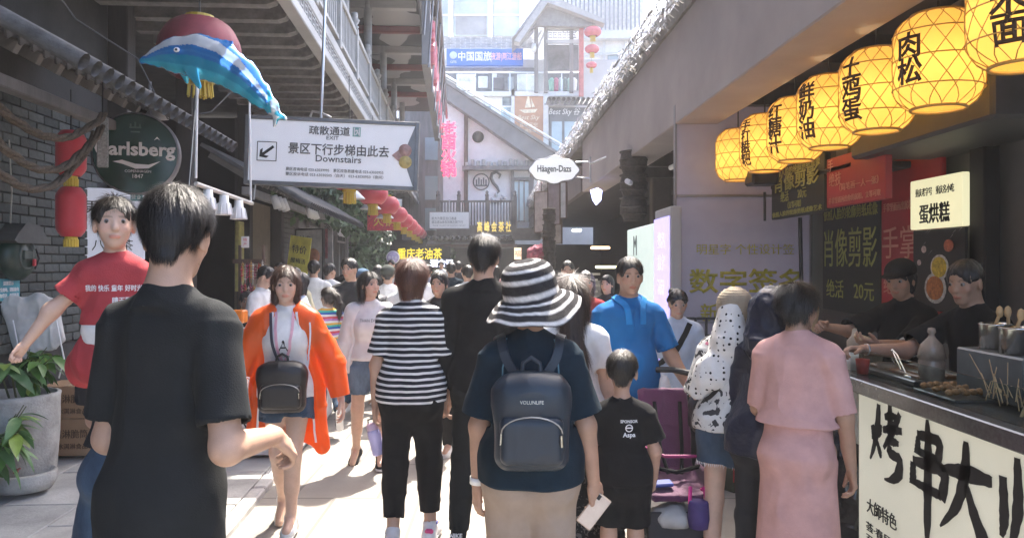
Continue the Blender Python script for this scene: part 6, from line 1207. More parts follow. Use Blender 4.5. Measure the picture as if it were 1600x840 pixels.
    # ---- clothes
    def cloth(s, name, prims, m, h=None, amp=.006, freq=(9, 9, 7), rel=1, label=None, ridge=.6, tint=None, parent=None):
        V, Q = sdf(prims, h or s.h); V = relax(V, Q, rel, .4)
        if amp: V = wrinkle(V, Q, amp, freq, RNG.random() * 20, ridge)
        me = np_mesh(name, V, Q, m)
        if tint is not None: vcol(me, tint(V))
        return tag(link(name, me, parent or s.root), label)
    def shirt(s, m, name='shirt', sleeve=.72, hem=-.07, off=.016, flare=.018, straight=.6, neck=1., open_=None, amp=.006, label=None, freq=(9, 9, 7), long=False, tint=None, cuff=.92, extra=None, ridge=.6):
        H = s.H; pr = s._torso(off, hem * H / 1.7, straight)
        sub = []
        for sd in (-1, 1):
            el, wr = s.arms[sd][:2]; w = s.w ** .6 * (1. if s.sex == 'm' else .9); r = .0285 * H * w + off * .85; a = s.sh[sd] - s.rt * sd * .006 * H
            if long:
                pr.append((cone(a, el, r, .0245 * H * w + off * 1.1), .03, 'u')); e = el + (wr - el) * cuff
                pr.append((cone(el, e, .0245 * H * w + off * 1.1, .017 * H * w + off * 1.1, cap=True), .02, 'u'))
                sub.append((cone(el + (wr - el) * (cuff - .1), e + (wr - el) * .1, .017 * H * w + off * .55, .017 * H * w + off * .55, cap=True), .0, 's'))
            else:
                e = a + (el - a) * sleeve; pr.append((cone(a, e, r, .0265 * H * w + off + flare, cap=True), .026, 'u'))
                sub.append((cone(a + (el - a) * (sleeve - .16), e + (el - a) * .1, .026 * H * w + off * .45 + flare * .6, .026 * H * w + off * .6 + flare * .8, cap=True), .0, 's'))
        zb = s.hip + Vector((0, 0, hem * H / 1.7)); pr.append((plane(zb, (0, 0, -1)), .012, 'i')); pr += sub
        nr = (.0345 if s.sex == 'm' else .0305) * H * s.w ** .3 * neck; ax = (s.up + s.fw * .42).normalized(); nb = s.neck + s.up * .006 * H
        pr.append((cone(nb - ax * .03 * H, nb + ax * .014 * H, nr * 1.22 + .006, nr * 1.08 + .004, cap=True), .02, 'u'))
        if neck > 1.2: pr.append((cone(nb - ax * .005 * H + s.fw * .012 * H, nb + ax * .05 * H, nr * .95, nr * 1.05), .006, 's'))
        if extra: pr += extra
        s.shirt_o = s.cloth(name, pr, m, amp=amp, label=label, freq=freq, tint=tint, ridge=ridge); return s.shirt_o
    def pants(s, m, name='trousers', to=1., off=.014, flare=.0, amp=.006, label=None, rise=.075, sub=True, waist_off=None, freq=(8, 8, 5)):
        H, w = s.H, s.w; hi = (.078 if s.sex == 'm' else .080) * H * w; wa = (.074 if s.sex == 'm' else .066) * H * w
        if s.child: hi, wa = .074 * H * w, .073 * H * w
        pr = [(cone(s.hip + s.up * rise * H, s.hip - Vector((0, 0, .015 * H)), wa + off * .6, hi + off, s.fw, .78), .05, 'u')]; ss = []
        for sd in (-1, 1):
            hp, kn, ak, fd = s.legs[sd]; lw = w ** .7 * (.95 if s.child else 1.); r0, r1, r2 = .047 * H * lw + off, .0325 * H * lw + off, .0215 * H * lw + off * 1.1
            pr.append((ell(hp + Vector((sd * .004 * H, -.024 * H, -.012 * H)), (.046 * H * lw + off, .048 * H * lw + off, .055 * H * lw + off)), .05, 'u'))
            if to <= .5:
                t = to / .5; e = hp + (kn - hp) * t; re = r0 + (r1 - r0) * t + flare; pr.append((cone(hp, e, r0, re, cap=True), .04, 'u'))
                ss.append((cone(e - (kn - hp) * .1, e + (kn - hp) * .1, re - .011, re - .009, cap=True), 0, 's'))
            else:
                t = (to - .5) / .5; e = kn + (ak - kn) * t; re = r1 + (r2 - r1) * t + flare; pr.append((cone(hp, kn, r0, r1), .04, 'u')); pr.append((cone(kn, e, r1, re, cap=True), .03, 'u'))
                bk = -fd; pr.append((cone(kn + (ak - kn) * .1 + bk * .006 * H, kn + (ak - kn) * .5 * min(1, t) + bk * .004 * H, .026 * H * lw + off, .0255 * H * lw + off), .03, 'u'))
                ss.append((cone(e - (ak - kn) * .08, e + (ak - kn) * .1, re - .010, re - .008, cap=True), 0, 's'))
        pr.append((plane(s.hip + s.up * rise * H, s.up), .008, 'i'))
        s.pants_o = s.cloth(name, pr + ss, m, amp=amp, label=label, freq=freq); return s.pants_o
    def skirt(s, m, name='skirt', top=.09, length=.45, r1=.13, off=.012, amp=.01, f=.8, label=None, freq=(10, 10, 1.5)):
        H, w = s.H, s.w; hi = .080 * H * w; a = s.hip + s.up * top * H; b = s.hip - Vector((0, 0, .03 * H)); c = s.hip - Vector((0, 0, length * H))
        pr = [(cone(a, b, .068 * H * w + off, hi + off, s.fw, .8), .04, 'u'), (cone(b, c, hi + off, r1 * H, s.fw, f, cap=True), .04, 'u'), (ell(s.hip - Vector((0, .03 * H, .01 * H)), (hi + off, .052 * H * w + off, .06 * H)), .05, 'u'),
              (plane(a, s.up), .008, 'i'), (cone(c + Vector((0, 0, .05)), c - Vector((0, 0, .05)), r1 * H - .012, r1 * H - .01, s.fw, f, cap=True), 0, 's')]
        s.skirt_o = s.cloth(name, pr, m, amp=amp, label=label, freq=freq, ridge=.2); return s.skirt_o
    def shoes(s, m, sole, lace=None, high=0., sides=(1, -1), label=None):
        H = s.H; out = []
        for sd in sides:
            hp, kn, ak, fd = s.legs[sd]; t = (ak - kn).normalized(); dn = (t - fd * t.dot(fd)).normalized()
            if dn.length < .1: dn = Vector((0, 0, -1))
            b = ak + dn * .034 * H; heel = b - fd * .036 * H; toe = b + fd * .098 * H; lat = fd.cross(dn).normalized(); q = .0225 * H
            up = [(cone(heel - dn * .004, toe - fd * .03 * H, q * 1.0, q * 1.08, dn, .8), .02, 'u'), (cone(toe - fd * .035 * H, toe - fd * .015 * H, q * 1.05, q * .8, dn, .7), .02, 'u'),
                  (cone(heel + fd * .01 * H, ak - dn * (.0 + high) * H - fd * .005 * H, q * 1.05, .0235 * H), .03, 'u'), (cone(ak - dn * .002 * H, b + fd * .045 * H, .0215 * H, q * .8), .03, 'u'),
                  (plane(b + dn * .012 * H, dn), .003, 'i'), (cone(ak - dn * (.01 + high) * H, ak - dn * (.06 + high) * H, .0195 * H, .024 * H), .002, 's')]
            V, Q = sdf(up, .006 if s.fine else .009); sh = tag(link('shoe', np_mesh('shoe', V, Q, m), s.root), label)
            so = [(cone(heel + dn * .014 * H, toe + dn * .014 * H - fd * .02 * H, q * 1.1, q * 1.1, dn, 3.), .0, 'u'), (plane(b + dn * .019 * H, dn), .002, 'i'), (plane(b + dn * .007 * H, -dn), .002, 'i')]
            V, Q = sdf(so, .006 if s.fine else .009); link('sole', np_mesh('sole', V, Q, sole), sh)
            if lace and s.fine:
                lb = MB()
                for i in range(4):
                    c = ak + (b + fd * .045 * H - ak) * (.35 + .2 * i) + (fd * .6 - dn).normalized() * .0215 * H; lb.tube([c - lat * .014 * H, c - dn * .003 * H, c + lat * .014 * H], .0028, 6)
                link('lace', lb.mesh('lace', None, [lace]), sh)
            out.append(sh)
        return out
    # ---- hair
    def hair(s, style='short', col=None, n=0, length=.45, h=None, strand_len=.05, vol=1., label=None, face_cut=True):
        col = col or s.hair_col; hh = s.hh; M = s.HM; c = s.hp; cw = 1.06 if s.child else 1.; pr = []
        v = .035 * vol
        pr.append((ell(c(0, -.06, .15), ((.325 * cw + v) * hh, (.42 + v) * hh, (.375 + v * .9) * hh), M), .02, 'u'))
        if style in ('short', 'crop'):
            pr.append((cone(c(0, -.30, .0), c(0, -.33, -.18), .22 * hh, .17 * hh, M @ Vector((0, 1, 0)), .6), .10 * hh, 'u'))
            pr.append((plane(c(0, -.3, -.30), M @ Vector((0, -.25, -1))), .05 * hh, 'i'))
        if style in ('bob', 'long', 'pony', 'updo', 'pixie'):
            zb = dict(bob=-.42, long=-.45, pony=-.12, updo=-.15, pixie=-.34)[style]
            for sd in (-1, 1): pr.append((cone(c(sd * .25, -.10, .05), c(sd * (.27 if style in ('bob', 'long') else .2), -.10, zb), .15 * hh, .12 * hh), .1 * hh, 'u'))
            pr.append((cone(c(0, -.26, .1), c(0, -.26, zb), .25 * hh, .20 * hh, M @ Vector((0, 1, 0)), .8), .1 * hh, 'u'))
        pr.append((ell(c(0, .47, -.17), (.30 * hh, .42 * hh, .44 * hh), M), .03 * hh, 's'))
        if style in ('short', 'crop', 'pony', 'updo'):
            for sd in (-1, 1): pr.append((ell(c(sd * .37, .07, -.17), (.14 * hh, .25 * hh, .27 * hh), M), .03 * hh, 's'))
        if style == 'long':
            a = c(0, -.30, -.2); b = s.neck - s.up * length * .5 - s.fw * (.055 * s.H); e = s.neck - s.up * length - s.fw * (.055 * s.H)
            pr += [(cone(a, b, .26 * hh, .30 * hh, s.fw, .42), .08, 'u'), (cone(b, e, .30 * hh, .16 * hh, s.fw, .4), .08, 'u')]
        if style == 'pony':
            pts = [c(0, -.44, .18), c(.03, -.62, .12), c(.12, -.74, -.25), c(.18, -.72, -.75), c(.2, -.66, -1.25)]; rr = [.10, .12, .14, .11, .04]
            for i in range(4): pr.append((cone(pts[i], pts[i + 1], rr[i] * hh, rr[i + 1] * hh), .03, 'u'))
        if style == 'updo':
            for (x, y, z, r) in ((0, -.46, .22, .20), (.14, -.42, .34, .15), (-.16, -.40, .30, .16), (.05, -.50, .02, .15), (-.1, -.5, .08, .14)): pr.append((ell(c(x, y, z), r * hh), .04 * hh, 'u'))
        V, Q = sdf(pr, h or min(s.h, .008)); V = relax(V, Q, 1, .4); N = vnormals(V, Q)
        q = (V - A(s.hc)) @ np.array(M) / hh; az = np.arctan2(q[:, 0], -(q[:, 1] + .15)); rad = np.linalg.norm(q[:, :2] - np.array((0, -.15)), axis=1)
        g = np.stack([az * 7, rad * 2.2, q[:, 2] * 2.2], 1); V = V + N * ((fbm(g * 1.0, 3) * .030 + vnoise(g * 3.1) * .014) * hh)[:, None]
        me = np_mesh('hair', V, Q, MATS['hair']); t = 1 + .28 * vnoise(np.stack([az * 16, q[:, 2] * 3, rad * 3], 1)); vcol(me, np.array(col) * t[:, None]); s.hair_o = tag(link('hair', me, s.root), label)
        n = int(n * 1.7)
        if n:
            ok = np.where((q[:, 1] < .12) | (q[:, 2] > .36))[0]; ids = RNG.choice(ok, n); vs = np.zeros((n, 8, 3)); crown = A(c(0, -.22, .52)); up = A(M @ Vector((0, 0, 1)))
            p = V[ids].copy(); nn = N[ids]; L_ = strand_len * RNG.uniform(.5, 1.2, n); wd = RNG.uniform(.0005, .0011, n); lf = RNG.uniform(-.02, .26, n)[:, None]
            for i in range(4):
                fl = (p - crown); fl = fl / (np.linalg.norm(fl, axis=1)[:, None] + 1e-6) - up * .55 + RNG.normal(0, .16, (n, 3)); fl -= nn * (fl * nn).sum(1)[:, None]; fl /= np.linalg.norm(fl, axis=1)[:, None] + 1e-6
                sdv = np.cross(fl, nn); k = wd * (1 - i / 3.4)
                vs[:, 2 * i] = p + nn * .0022 - sdv * k[:, None]; vs[:, 2 * i + 1] = p + nn * .0022 + sdv * k[:, None]
                p = p + (fl * .96 + nn * (lf if i < 2 else lf * .3 - .06)) * (L_ / 3)[:, None]
            base = (np.arange(n) * 8)[:, None]; Qs = np.concatenate([base + np.array([[2 * i, 2 * i + 1, 2 * i + 3, 2 * i + 2]]) for i in range(3)])
            me = np_mesh('hair_strands', vs.reshape(-1, 3), Qs, MATS['hair']); cc = np.repeat(RNG.uniform(.5, 1.6, n), 8)[:, None] * np.array(col); vcol(me, cc); tag(link('hair_strands', me, s.hair_o), kind='stuff')
        return s.hair_o
    # ---- print and straps laid on a garment
    def bvh(s, o): return BVHTree.FromPolygons([v.co.copy() for v in o.data.vertices], [list(p.vertices) for p in o.data.polygons])
    def print_on(s, o, lines, center, xd, out, m, name='print', lift=.0025, shapes=None):
        t = s.bvh(o); M = frame(center, xd, out); b = MB(); z = Vector(M.col[2][:3])
        for ln in lines: add_text(b, ln[0], M, ln[1], ln[2], ln[3], ext=0.0005, **(ln[4] if len(ln) > 4 else {}))
        if shapes: shapes(b, M)
        vs = []
        for p in b.v:
            p = Vector(p); r = t.ray_cast(p + z * .25, -z, .6)
            vs.append(r[0] + z * (lift + (p - Vector(center)).dot(z) * .15) if r[0] else p)
        b.v = vs; return link(name, b.mesh(name, None, [m]), o)
    def strap(s, o, pts, width, thick, m, name='strap', parent=None, n=26, lift=.004):
        t = s.bvh(o) if o is not None else None; pts = [Vector(p) for p in pts]; ps = []
        for i in range(n + 1):
            u = i / n * (len(pts) - 1); k = min(int(u), len(pts) - 2); f = u - k; p0, p1, p2, p3 = pts[max(k - 1, 0)], pts[k], pts[k + 1], pts[min(k + 2, len(pts) - 1)]
            ps.append(.5 * ((2 * p1) + (p2 - p0) * f + (2 * p0 - 5 * p1 + 4 * p2 - p3) * f * f + (3 * p1 - p0 - 3 * p2 + p3) * f ** 3))
        N = []
        for i, p in enumerate(ps):
            if t is not None:
                q = t.find_nearest(p); ps[i] = q[0] + q[1] * (lift + thick / 2); N.append(q[1])
            else: N.append((Vector(p) - (s.chest if isinstance(s, Human) else Vector())).normalized())
        b = MB(); vs = []; fs = []
        for i, p in enumerate(ps):
            tg = (ps[min(i + 1, n)] - ps[max(i - 1, 0)]).normalized(); nn = sum((N[j] for j in range(max(0, i - 2), min(n, i + 2) + 1)), Vector()).normalized(); nn = (nn - tg * nn.dot(tg)).normalized(); sd = tg.cross(nn)
            vs += [p - sd * width / 2 - nn * thick / 2, p + sd * width / 2 - nn * thick / 2, p + sd * width / 2 + nn * thick / 2, p - sd * width / 2 + nn * thick / 2]
        for i in range(n):
            for k in range(4): fs.append((4 * i + k, 4 * i + (k + 1) % 4, 4 * i + 4 + (k + 1) % 4, 4 * i + 4 + k))
        fs += [(0, 1, 2, 3)[::-1], (4 * n, 4 * n + 1, 4 * n + 2, 4 * n + 3)]; b.raw(vs, fs, False)
        return link(name, b.mesh(name, None, [m]), parent or s.root)
# ------------------------------------------------------------------ the crowd
def W(h, p): return Matrix.Translation(h.root.location) @ Matrix.Rotation(h.root.rotation_euler[2], 4, 'Z') @ Vector(p)
def Wd(h, v): return Matrix.Rotation(h.root.rotation_euler[2], 3, 'Z') @ Vector(v)
def palm(h, sd, k=.42): el, wr, hd, pn, kw = h.arms[sd]; N = (pn - hd * pn.dot(hd)).normalized(); return W(h, wr + hd * k * h.hl + N * .03 * h.hl), Wd(h, hd), Wd(h, N)
def at(px, d): return ((px - VX) / FOC * d, d)
c_black = cloth('black', (.013, .013, .014)); c_black2 = cloth('soft_black', (.020, .022, .023), fold=1.); c_white = cloth('white', (.74, .74, .73)); c_grey = cloth('grey', (.16, .165, .17)); c_dark = cloth('charcoal', (.035, .036, .04))
c_red = cloth('red', (.41, .058, .066)); c_navy = cloth('navy', (.008, .021, .034), var=.3); c_khaki = cloth('khaki', (.34, .265, .21)); c_pink = cloth('pink', (.60, .355, .33)); c_blue = cloth('blue_polo', (.012, .13, .36)); c_sky = cloth('pale_blue', (.48, .54, .62))
def denim(name, col): return mat('denim_' + name, col, .85, var=.45, vs=7, bump=.5, bs=300, sheen=.1, spec=.2, stretch=(1, 1, .5))
d_blue = denim('blue', (.048, .085, .14)); d_dark = denim('dark', (.035, .075, .13)); d_pale = denim('pale', (.13, .20, .29))
def stripes(name, cols, period, bump=.2, wob=.006):
    m = cloth(name, (1, 1, 1), bump=bump); nt = m.node_tree; b = nt.nodes['Principled BSDF']; mx = b.inputs['Base Color'].links[0].from_node
    tc = _n(nt, 'ShaderNodeTexCoord'); sp = _n(nt, 'ShaderNodeSeparateXYZ'); nt.links.new(tc.outputs['Object'], sp.inputs[0]); nz = _n(nt, 'ShaderNodeTexNoise'); nz.inputs['Scale'].default_value = 5; nt.links.new(tc.outputs['Object'], nz.inputs['Vector'])
    a = _n(nt, 'ShaderNodeMath', operation='MULTIPLY_ADD'); a.inputs[1].default_value = wob * 4; nt.links.new(nz.outputs['Fac'], a.inputs[0]); nt.links.new(sp.outputs['Z'], a.inputs[2])
    q = _n(nt, 'ShaderNodeMath', operation='DIVIDE'); q.inputs[1].default_value = period; nt.links.new(a.outputs[0], q.inputs[0]); f = _n(nt, 'ShaderNodeMath', operation='FRACT'); nt.links.new(q.outputs[0], f.inputs[0])
    cr = _n(nt, 'ShaderNodeValToRGB'); cr.color_ramp.interpolation = 'CONSTANT'; e = cr.color_ramp.elements; e[0].position = 0; e[0].color = (*cols[0], 1); e[1].position = 1 / len(cols); e[1].color = (*cols[1], 1)
    for i in range(2, len(cols)): x = e.new(i / len(cols)); x.color = (*cols[i], 1)
    nt.links.new(f.outputs[0], cr.inputs[0]); nt.links.new(cr.outputs[0], mx.inputs[6]); return m
st_bw = stripes('navy_white_stripe', ((.72, .72, .72), (.72, .72, .72), (.02, .022, .03), (.02, .022, .03), (.02, .022, .03)), .034)
st_rb = stripes('rainbow_stripe', ((.62, .10, .12), (.7, .7, .68), (.05, .12, .40), (.08, .42, .35), (.70, .42, .08), (.7, .7, .68), (.45, .2, .45)), .14)
def spots(name, base, ink_c, scale, thr, detail=0., second=None):
    m = cloth(name, base); nt = m.node_tree; b = nt.nodes['Principled BSDF']; mx = b.inputs['Base Color'].links[0].from_node; tc = _n(nt, 'ShaderNodeTexCoord')
    if detail == 0: v = _n(nt, 'ShaderNodeTexVoronoi'); v.inputs['Scale'].default_value = scale; v.inputs['Randomness'].default_value = .35; out = v.outputs['Distance']; o = 'LESS_THAN'
    else: v = _n(nt, 'ShaderNodeTexNoise'); v.inputs['Scale'].default_value = scale; v.inputs['Detail'].default_value = detail; v.inputs['Distortion'].default_value = 1.6; out = v.outputs['Fac']; o = 'GREATER_THAN'
    nt.links.new(tc.outputs['Object'], v.inputs['Vector']); t_ = _n(nt, 'ShaderNodeMath', operation=o); t_.inputs[1].default_value = thr; nt.links.new(out, t_.inputs[0])
    k = _n(nt, 'ShaderNodeMix', data_type='RGBA'); nt.links.new(t_.outputs[0], k.inputs[0]); k.inputs[6].default_value = (*base, 1); k.inputs[7].default_value = (*ink_c, 1); last = k
    if second:
        v2 = _n(nt, 'ShaderNodeTexNoise'); v2.inputs['Scale'].default_value = scale * .55; nt.links.new(tc.outputs['Object'], v2.inputs['Vector']); t2 = _n(nt, 'ShaderNodeMath', operation='GREATER_THAN'); t2.inputs[1].default_value = .64; nt.links.new(v2.outputs['Fac'], t2.inputs[0]); k2 = _n(nt, 'ShaderNodeMix', data_type='RGBA'); nt.links.new(t2.outputs[0], k2.inputs[0]); nt.links.new(k.outputs[2], k2.inputs[6]); k2.inputs[7].default_value = (*second, 1); last = k2
    nt.links.new(last.outputs[2], mx.inputs[6]); return m
polka = spots('polka_dots', (.74, .73, .71), (.015, .015, .015), 34, .24); floral = spots('floral_print', (.66, .66, .64), (.055, .055, .06), 17, .56, 3., (.50, .16, .24)); lace = spots('black_lace', (.02, .02, .02), (.12, .11, .105), 40, .58, 2.)
rub_w = mat('white_rubber', (.70, .70, .69), .5); rub_b = mat('black_rubber', (.02, .02, .02), .6); lace_w = mat('white_lace', (.75, .75, .75), .8); sh_w = leather('white', (.70, .70, .69)); sh_b = cloth('black_canvas', (.02, .02, .022)); l_black = leather('black', (.014, .014, .016)); l_navy = leather('navy', (.014, .026, .042)); blueline = mat('reflective', (.55, .60, .62), .4)

# 1 the young man in a black T-shirt close to the camera
h = Human('young man in a plain black T-shirt, close to the camera, seen from behind', at(256, 2.1), -15, 1.85, 'm', lean=2, head=(17, -8, 0), hipw=.72, shoulder=.82, w=.84, h=.0065, skin='mid',
          armR=((.22, -.22, -.92), (-.10, .97, -.10), (-.7, -.1, -.7), dict(curl=[38, 42, 46, 50], hand=(.05, .8, -.6), thumb=30)), armL=((-.10, .0, -1), (.30, .95, .13), (.9, -.2, .3), dict(curl=46, hand=(.3, .9, .2))), legR=((.02, .1, -1), (0, -.1, -1), 8), legL=((-.02, -.1, -1), (0, -.2, -1), -8, 10))
h.hemk = .92; h.shirt(c_black2, hem=-.07, off=.018, flare=.006, sleeve=.80, straight=.75, amp=.009, freq=(7, 7, 5), ridge=.75); h.pants(cloth('grey_green', (.095, .095, .075)), off=.004); h.shoes(sh_w, rub_w); h.hair('short', n=9000, h=.006, strand_len=.045, vol=1.35)
p_, dd_, nn_ = palm(h, -1, .35); cup = thing('drink_cup', 'clear plastic cup of pink drink with straw held by the black T-shirt man', 'cup', palm(h, -1, .5)[0] + Vector((.035, .01, .01))); c = Vector(cup.location); cm = mat('cup_plastic', (.85, .72, .76), .08, trans=.85, var=.05); cm.node_tree.nodes['Principled BSDF'].inputs['IOR'].default_value = 1.1
b = MB(); b.lathe([(0, -.06), (.034, -.06), (.046, .05), (.048, .052), (.044, .05), (.033, -.055), (0, -.055)], c, 24); part('cup', b, cm, cup); b = MB(); b.lathe([(0, -.054), (.032, -.054), (.040, .015), (0, .015)], c, 20); part('drink', b, mat('pink_drink', (.70, .40, .46), .3), cup); b = MB(); b.tube([c + Vector((.0, 0, -.03)), c + Vector((.012, 0, .12))], .005, 6); part('straw', b, mat('straw_blue', (.35, .6, .75)), cup)
# 2-3 the carried child and the man carrying it
h = Human('person in blue jeans carrying the child in red, mostly hidden', at(205, 2.98), 4, 1.66, 'm', w=.8, shoulder=.8, h=.010, lean=-3, legL=((-.26, .10, -1), (-.22, -.05, -1), -5), legR=((.1, -.05, -1), (.02, -.2, -1), 8), armR=((.1, .25, -1), (-.3, .6, .3)), armL=((-.02, .25, -1), (.5, .6, .3)), fine=False)
h.shirt(c_dark, hem=.1); h.pants(d_blue, off=.024, flare=.012, amp=.012, freq=(6, 6, 8), waist_off=.0); h.shoes(sh_w, rub_w); h.hair('short')
h = Human('small child in red T-shirt and red shorts, carried high and facing the camera', at(180, 2.56), 198, 1.0, 'm', child=True, h=.006, skin='fair', face=True, head=(10, 2, 0), shoulder=.82, armR=((.66, .10, -.75), (.58, .12, -.86), (-.5, .5, 0), dict(curl=[70, 74, 78, 80], thumb=25)), armL=((-.3, .1, -1), (.1, -.6, -.5)),
          legR=((.30, -.88, -.34), (.0, -.95, -.05), 15), legL=((-.30, -.88, -.34), (0, -.95, -.05), -15))
h.root.location.z = 1.345 - h.hip.z
h.shirt(c_red, hem=.17, sleeve=.62, off=.013, flare=.010, straight=.8, amp=.006, freq=(10, 10, 8)); h.pants(c_red, name='shorts', to=.36, off=.026, flare=.02, amp=.010, freq=(16, 16, 3)); h.hair('short', n=2500, col=(.03, .024, .02), vol=.9)
V, Q_ = sdf([(cone(h.waist - h.up * .03, h.hip + h.up * .075, .099, .103, h.fw, .80), .02, 'u')], .007); link('white_undershirt', np_mesh('white_undershirt', V, Q_, c_white), h.root)
def smile(b, M): b.lathe([(.024, 0), (.0265, 0), (.0265, .001), (.024, .001)], M @ Vector((.03, -.075, 0)), 20, M.to_3x3()); b.box(M @ Vector((.022, -.07, 0)), (.004, .006, .001), M.to_3x3()); b.box(M @ Vector((.036, -.07, 0)), (.004, .006, .001), M.to_3x3()); b.tube([M @ Vector((.018 + .006 * i, -.084 - .004 * math.sin(i * .785), 0)) for i in range(5)], .0015, 4)
h.print_on(h.shirt_o, [('我的 快乐 童年 好时光', .005, .012, .022, dict(fit=.17, bold=.02)), ('晴天飘扬', .04, -.028, .022, dict(fit=.075, bold=.02))], h.chest + h.fw * .10 + h.up * .01, (-1, 0, 0), h.fw, white_ink, shapes=smile)
# 4 the woman in the orange raincoat
h = Human('woman in an open bright orange raincoat and denim shorts walking towards the camera', at(448, 4.72), 188, 1.60, 'f', lean=2, h=.008, skin='fair', face=True, hair_col=BROWNHAIR, head=(6, -4, 0), armR=((.42, .10, -1), (.30, .42, -1), None, dict(curl=30)), armL=((-.52, -.02, -1), (-.22, .12, -1), None, dict(curl=28)),
          legL=((.10, .26, -1), (.03, -.06, -1), 4), legR=((-.07, -.10, -1), (-.02, -.52, -1), 5, 34))
h.shirt(c_white, name='tee', sleeve=.5, off=.012, hem=-.02, amp=.004); h.pants(d_blue, name='shorts', to=.20, off=.016, flare=.022, amp=.006)
orange = mat('orange_nylon', (.80, .125, .008), .42, var=.10, vs=5, bump=.35, bs=30, sheen=.1)
tl = _n(orange.node_tree, 'ShaderNodeBsdfTranslucent'); tl.inputs['Color'].default_value = (1, .28, .01, 1); ms_ = _n(orange.node_tree, 'ShaderNodeMixShader'); ms_.inputs[0].default_value = .35; orange.node_tree.links.new(orange.node_tree.nodes['Principled BSDF'].outputs[0], ms_.inputs[1]); orange.node_tree.links.new(tl.outputs[0], ms_.inputs[2]); orange.node_tree.links.new(ms_.outputs[0], orange.node_tree.nodes['Material Output'].inputs['Surface'])
H_ = h.H; M3 = Matrix((h.rt, h.fw, h.up)).transposed()
ex_ = [(cone(h.hip + Vector((-.13, -.02, .1)), h.hip + Vector((-.21, -.01, -.34)), .09, .045, h.fw, .6), .06, 'u'), (cone(h.hip + Vector((.12, -.03, .1)), h.hip + Vector((.19, -.02, -.28)), .09, .06, h.fw, .6), .06, 'u'),
       (cone(h.neck + h.fw * .30 + h.up * .0, h.hip + h.fw * .30 - Vector((0, 0, .42)), .26, .36, h.fw, .95), .01, 's'), (cone(h.neck + h.fw * .16, h.hip + h.fw * .1 - Vector((0, 0, .5)), .06, .10, h.fw, 1.6), .02, 's'), (cone(h.neck + h.up * .1, h.hip - Vector((0, 0, .6)), .08, .125, h.fw, .72), .01, 's'),
       (cone(h.neck - h.fw * .05 - h.rt * .08 + h.up * .005, h.neck - h.fw * .05 + h.rt * .08 + h.up * .005, .045, .045), .04, 'u'), (cone(h.neck + h.rt * .08, h.chest + h.rt * .075 + h.fw * .10, .04, .03), .04, 'u'), (cone(h.neck - h.rt * .08, h.chest - h.rt * .075 + h.fw * .10, .04, .03), .04, 'u'), (rbox(h.chest + h.fw * .17 - h.up * .05, (.19, .22, .36), .04, M3), .01, 's')]
h.shirt(orange, name='raincoat', long=True, off=.034, hem=-.34, amp=.012, freq=(7, 7, 5), straight=1., ridge=.8, neck=1.0, extra=ex_, cuff=.96)
for sd in (-1, 1):
    h.strap(h.shirt_o, [h.neck + h.rt * sd * .07 + h.fw * .06, h.chest + h.rt * sd * .095 + h.fw * .10, h.waist + h.rt * sd * .11 + h.fw * .10, h.hip + h.rt * sd * .15 + h.fw * .06 - Vector((0, 0, .1)), h.hip + h.rt * sd * .19 - Vector((0, 0, .30))], .014, .003, white_ink, 'zip_edge', h.shirt_o)
h.strap(h.shirt_o, [h.sh[-1] + h.fw * .10, h.chest - h.rt * .15 + h.fw * .1, h.waist - h.rt * .10 + h.fw * .12], .010, .002, white_ink, 'piping', h.shirt_o)
tee = [o for o in h.root.children if o.name.startswith('tee')][0]
h.print_on(tee, [('A', 0, 0, .10), ('THINKER', 0, -.065, .018)], h.chest + h.fw * .1 - h.up * .01, (-1, 0, 0), h.fw, ink)
for a_ in (-1, 1): h.strap(tee, [h.neck + h.rt * a_ * .05 + h.fw * .05, h.chest + h.rt * a_ * .035 + h.fw * .1, h.waist + h.fw * .13 + h.up * .03], .016, .002, mat('lanyard_pink', (.70, .38, .45)), 'lanyard')
h.strap(None, [h.neck + h.rt * .08 + h.fw * .08, h.chest + h.rt * .06 + h.fw * .15, h.waist + h.fw * .16 + h.up * .02], .018, .003, cloth('strap_grey', (.07, .07, .09)), 'bag_strap')
h.shoes(sh_w, rub_w, lace_w); h.hair('bob', n=3000, vol=1.15, strand_len=.07)
bp = h.hip + h.fw * .185 + h.up * .085
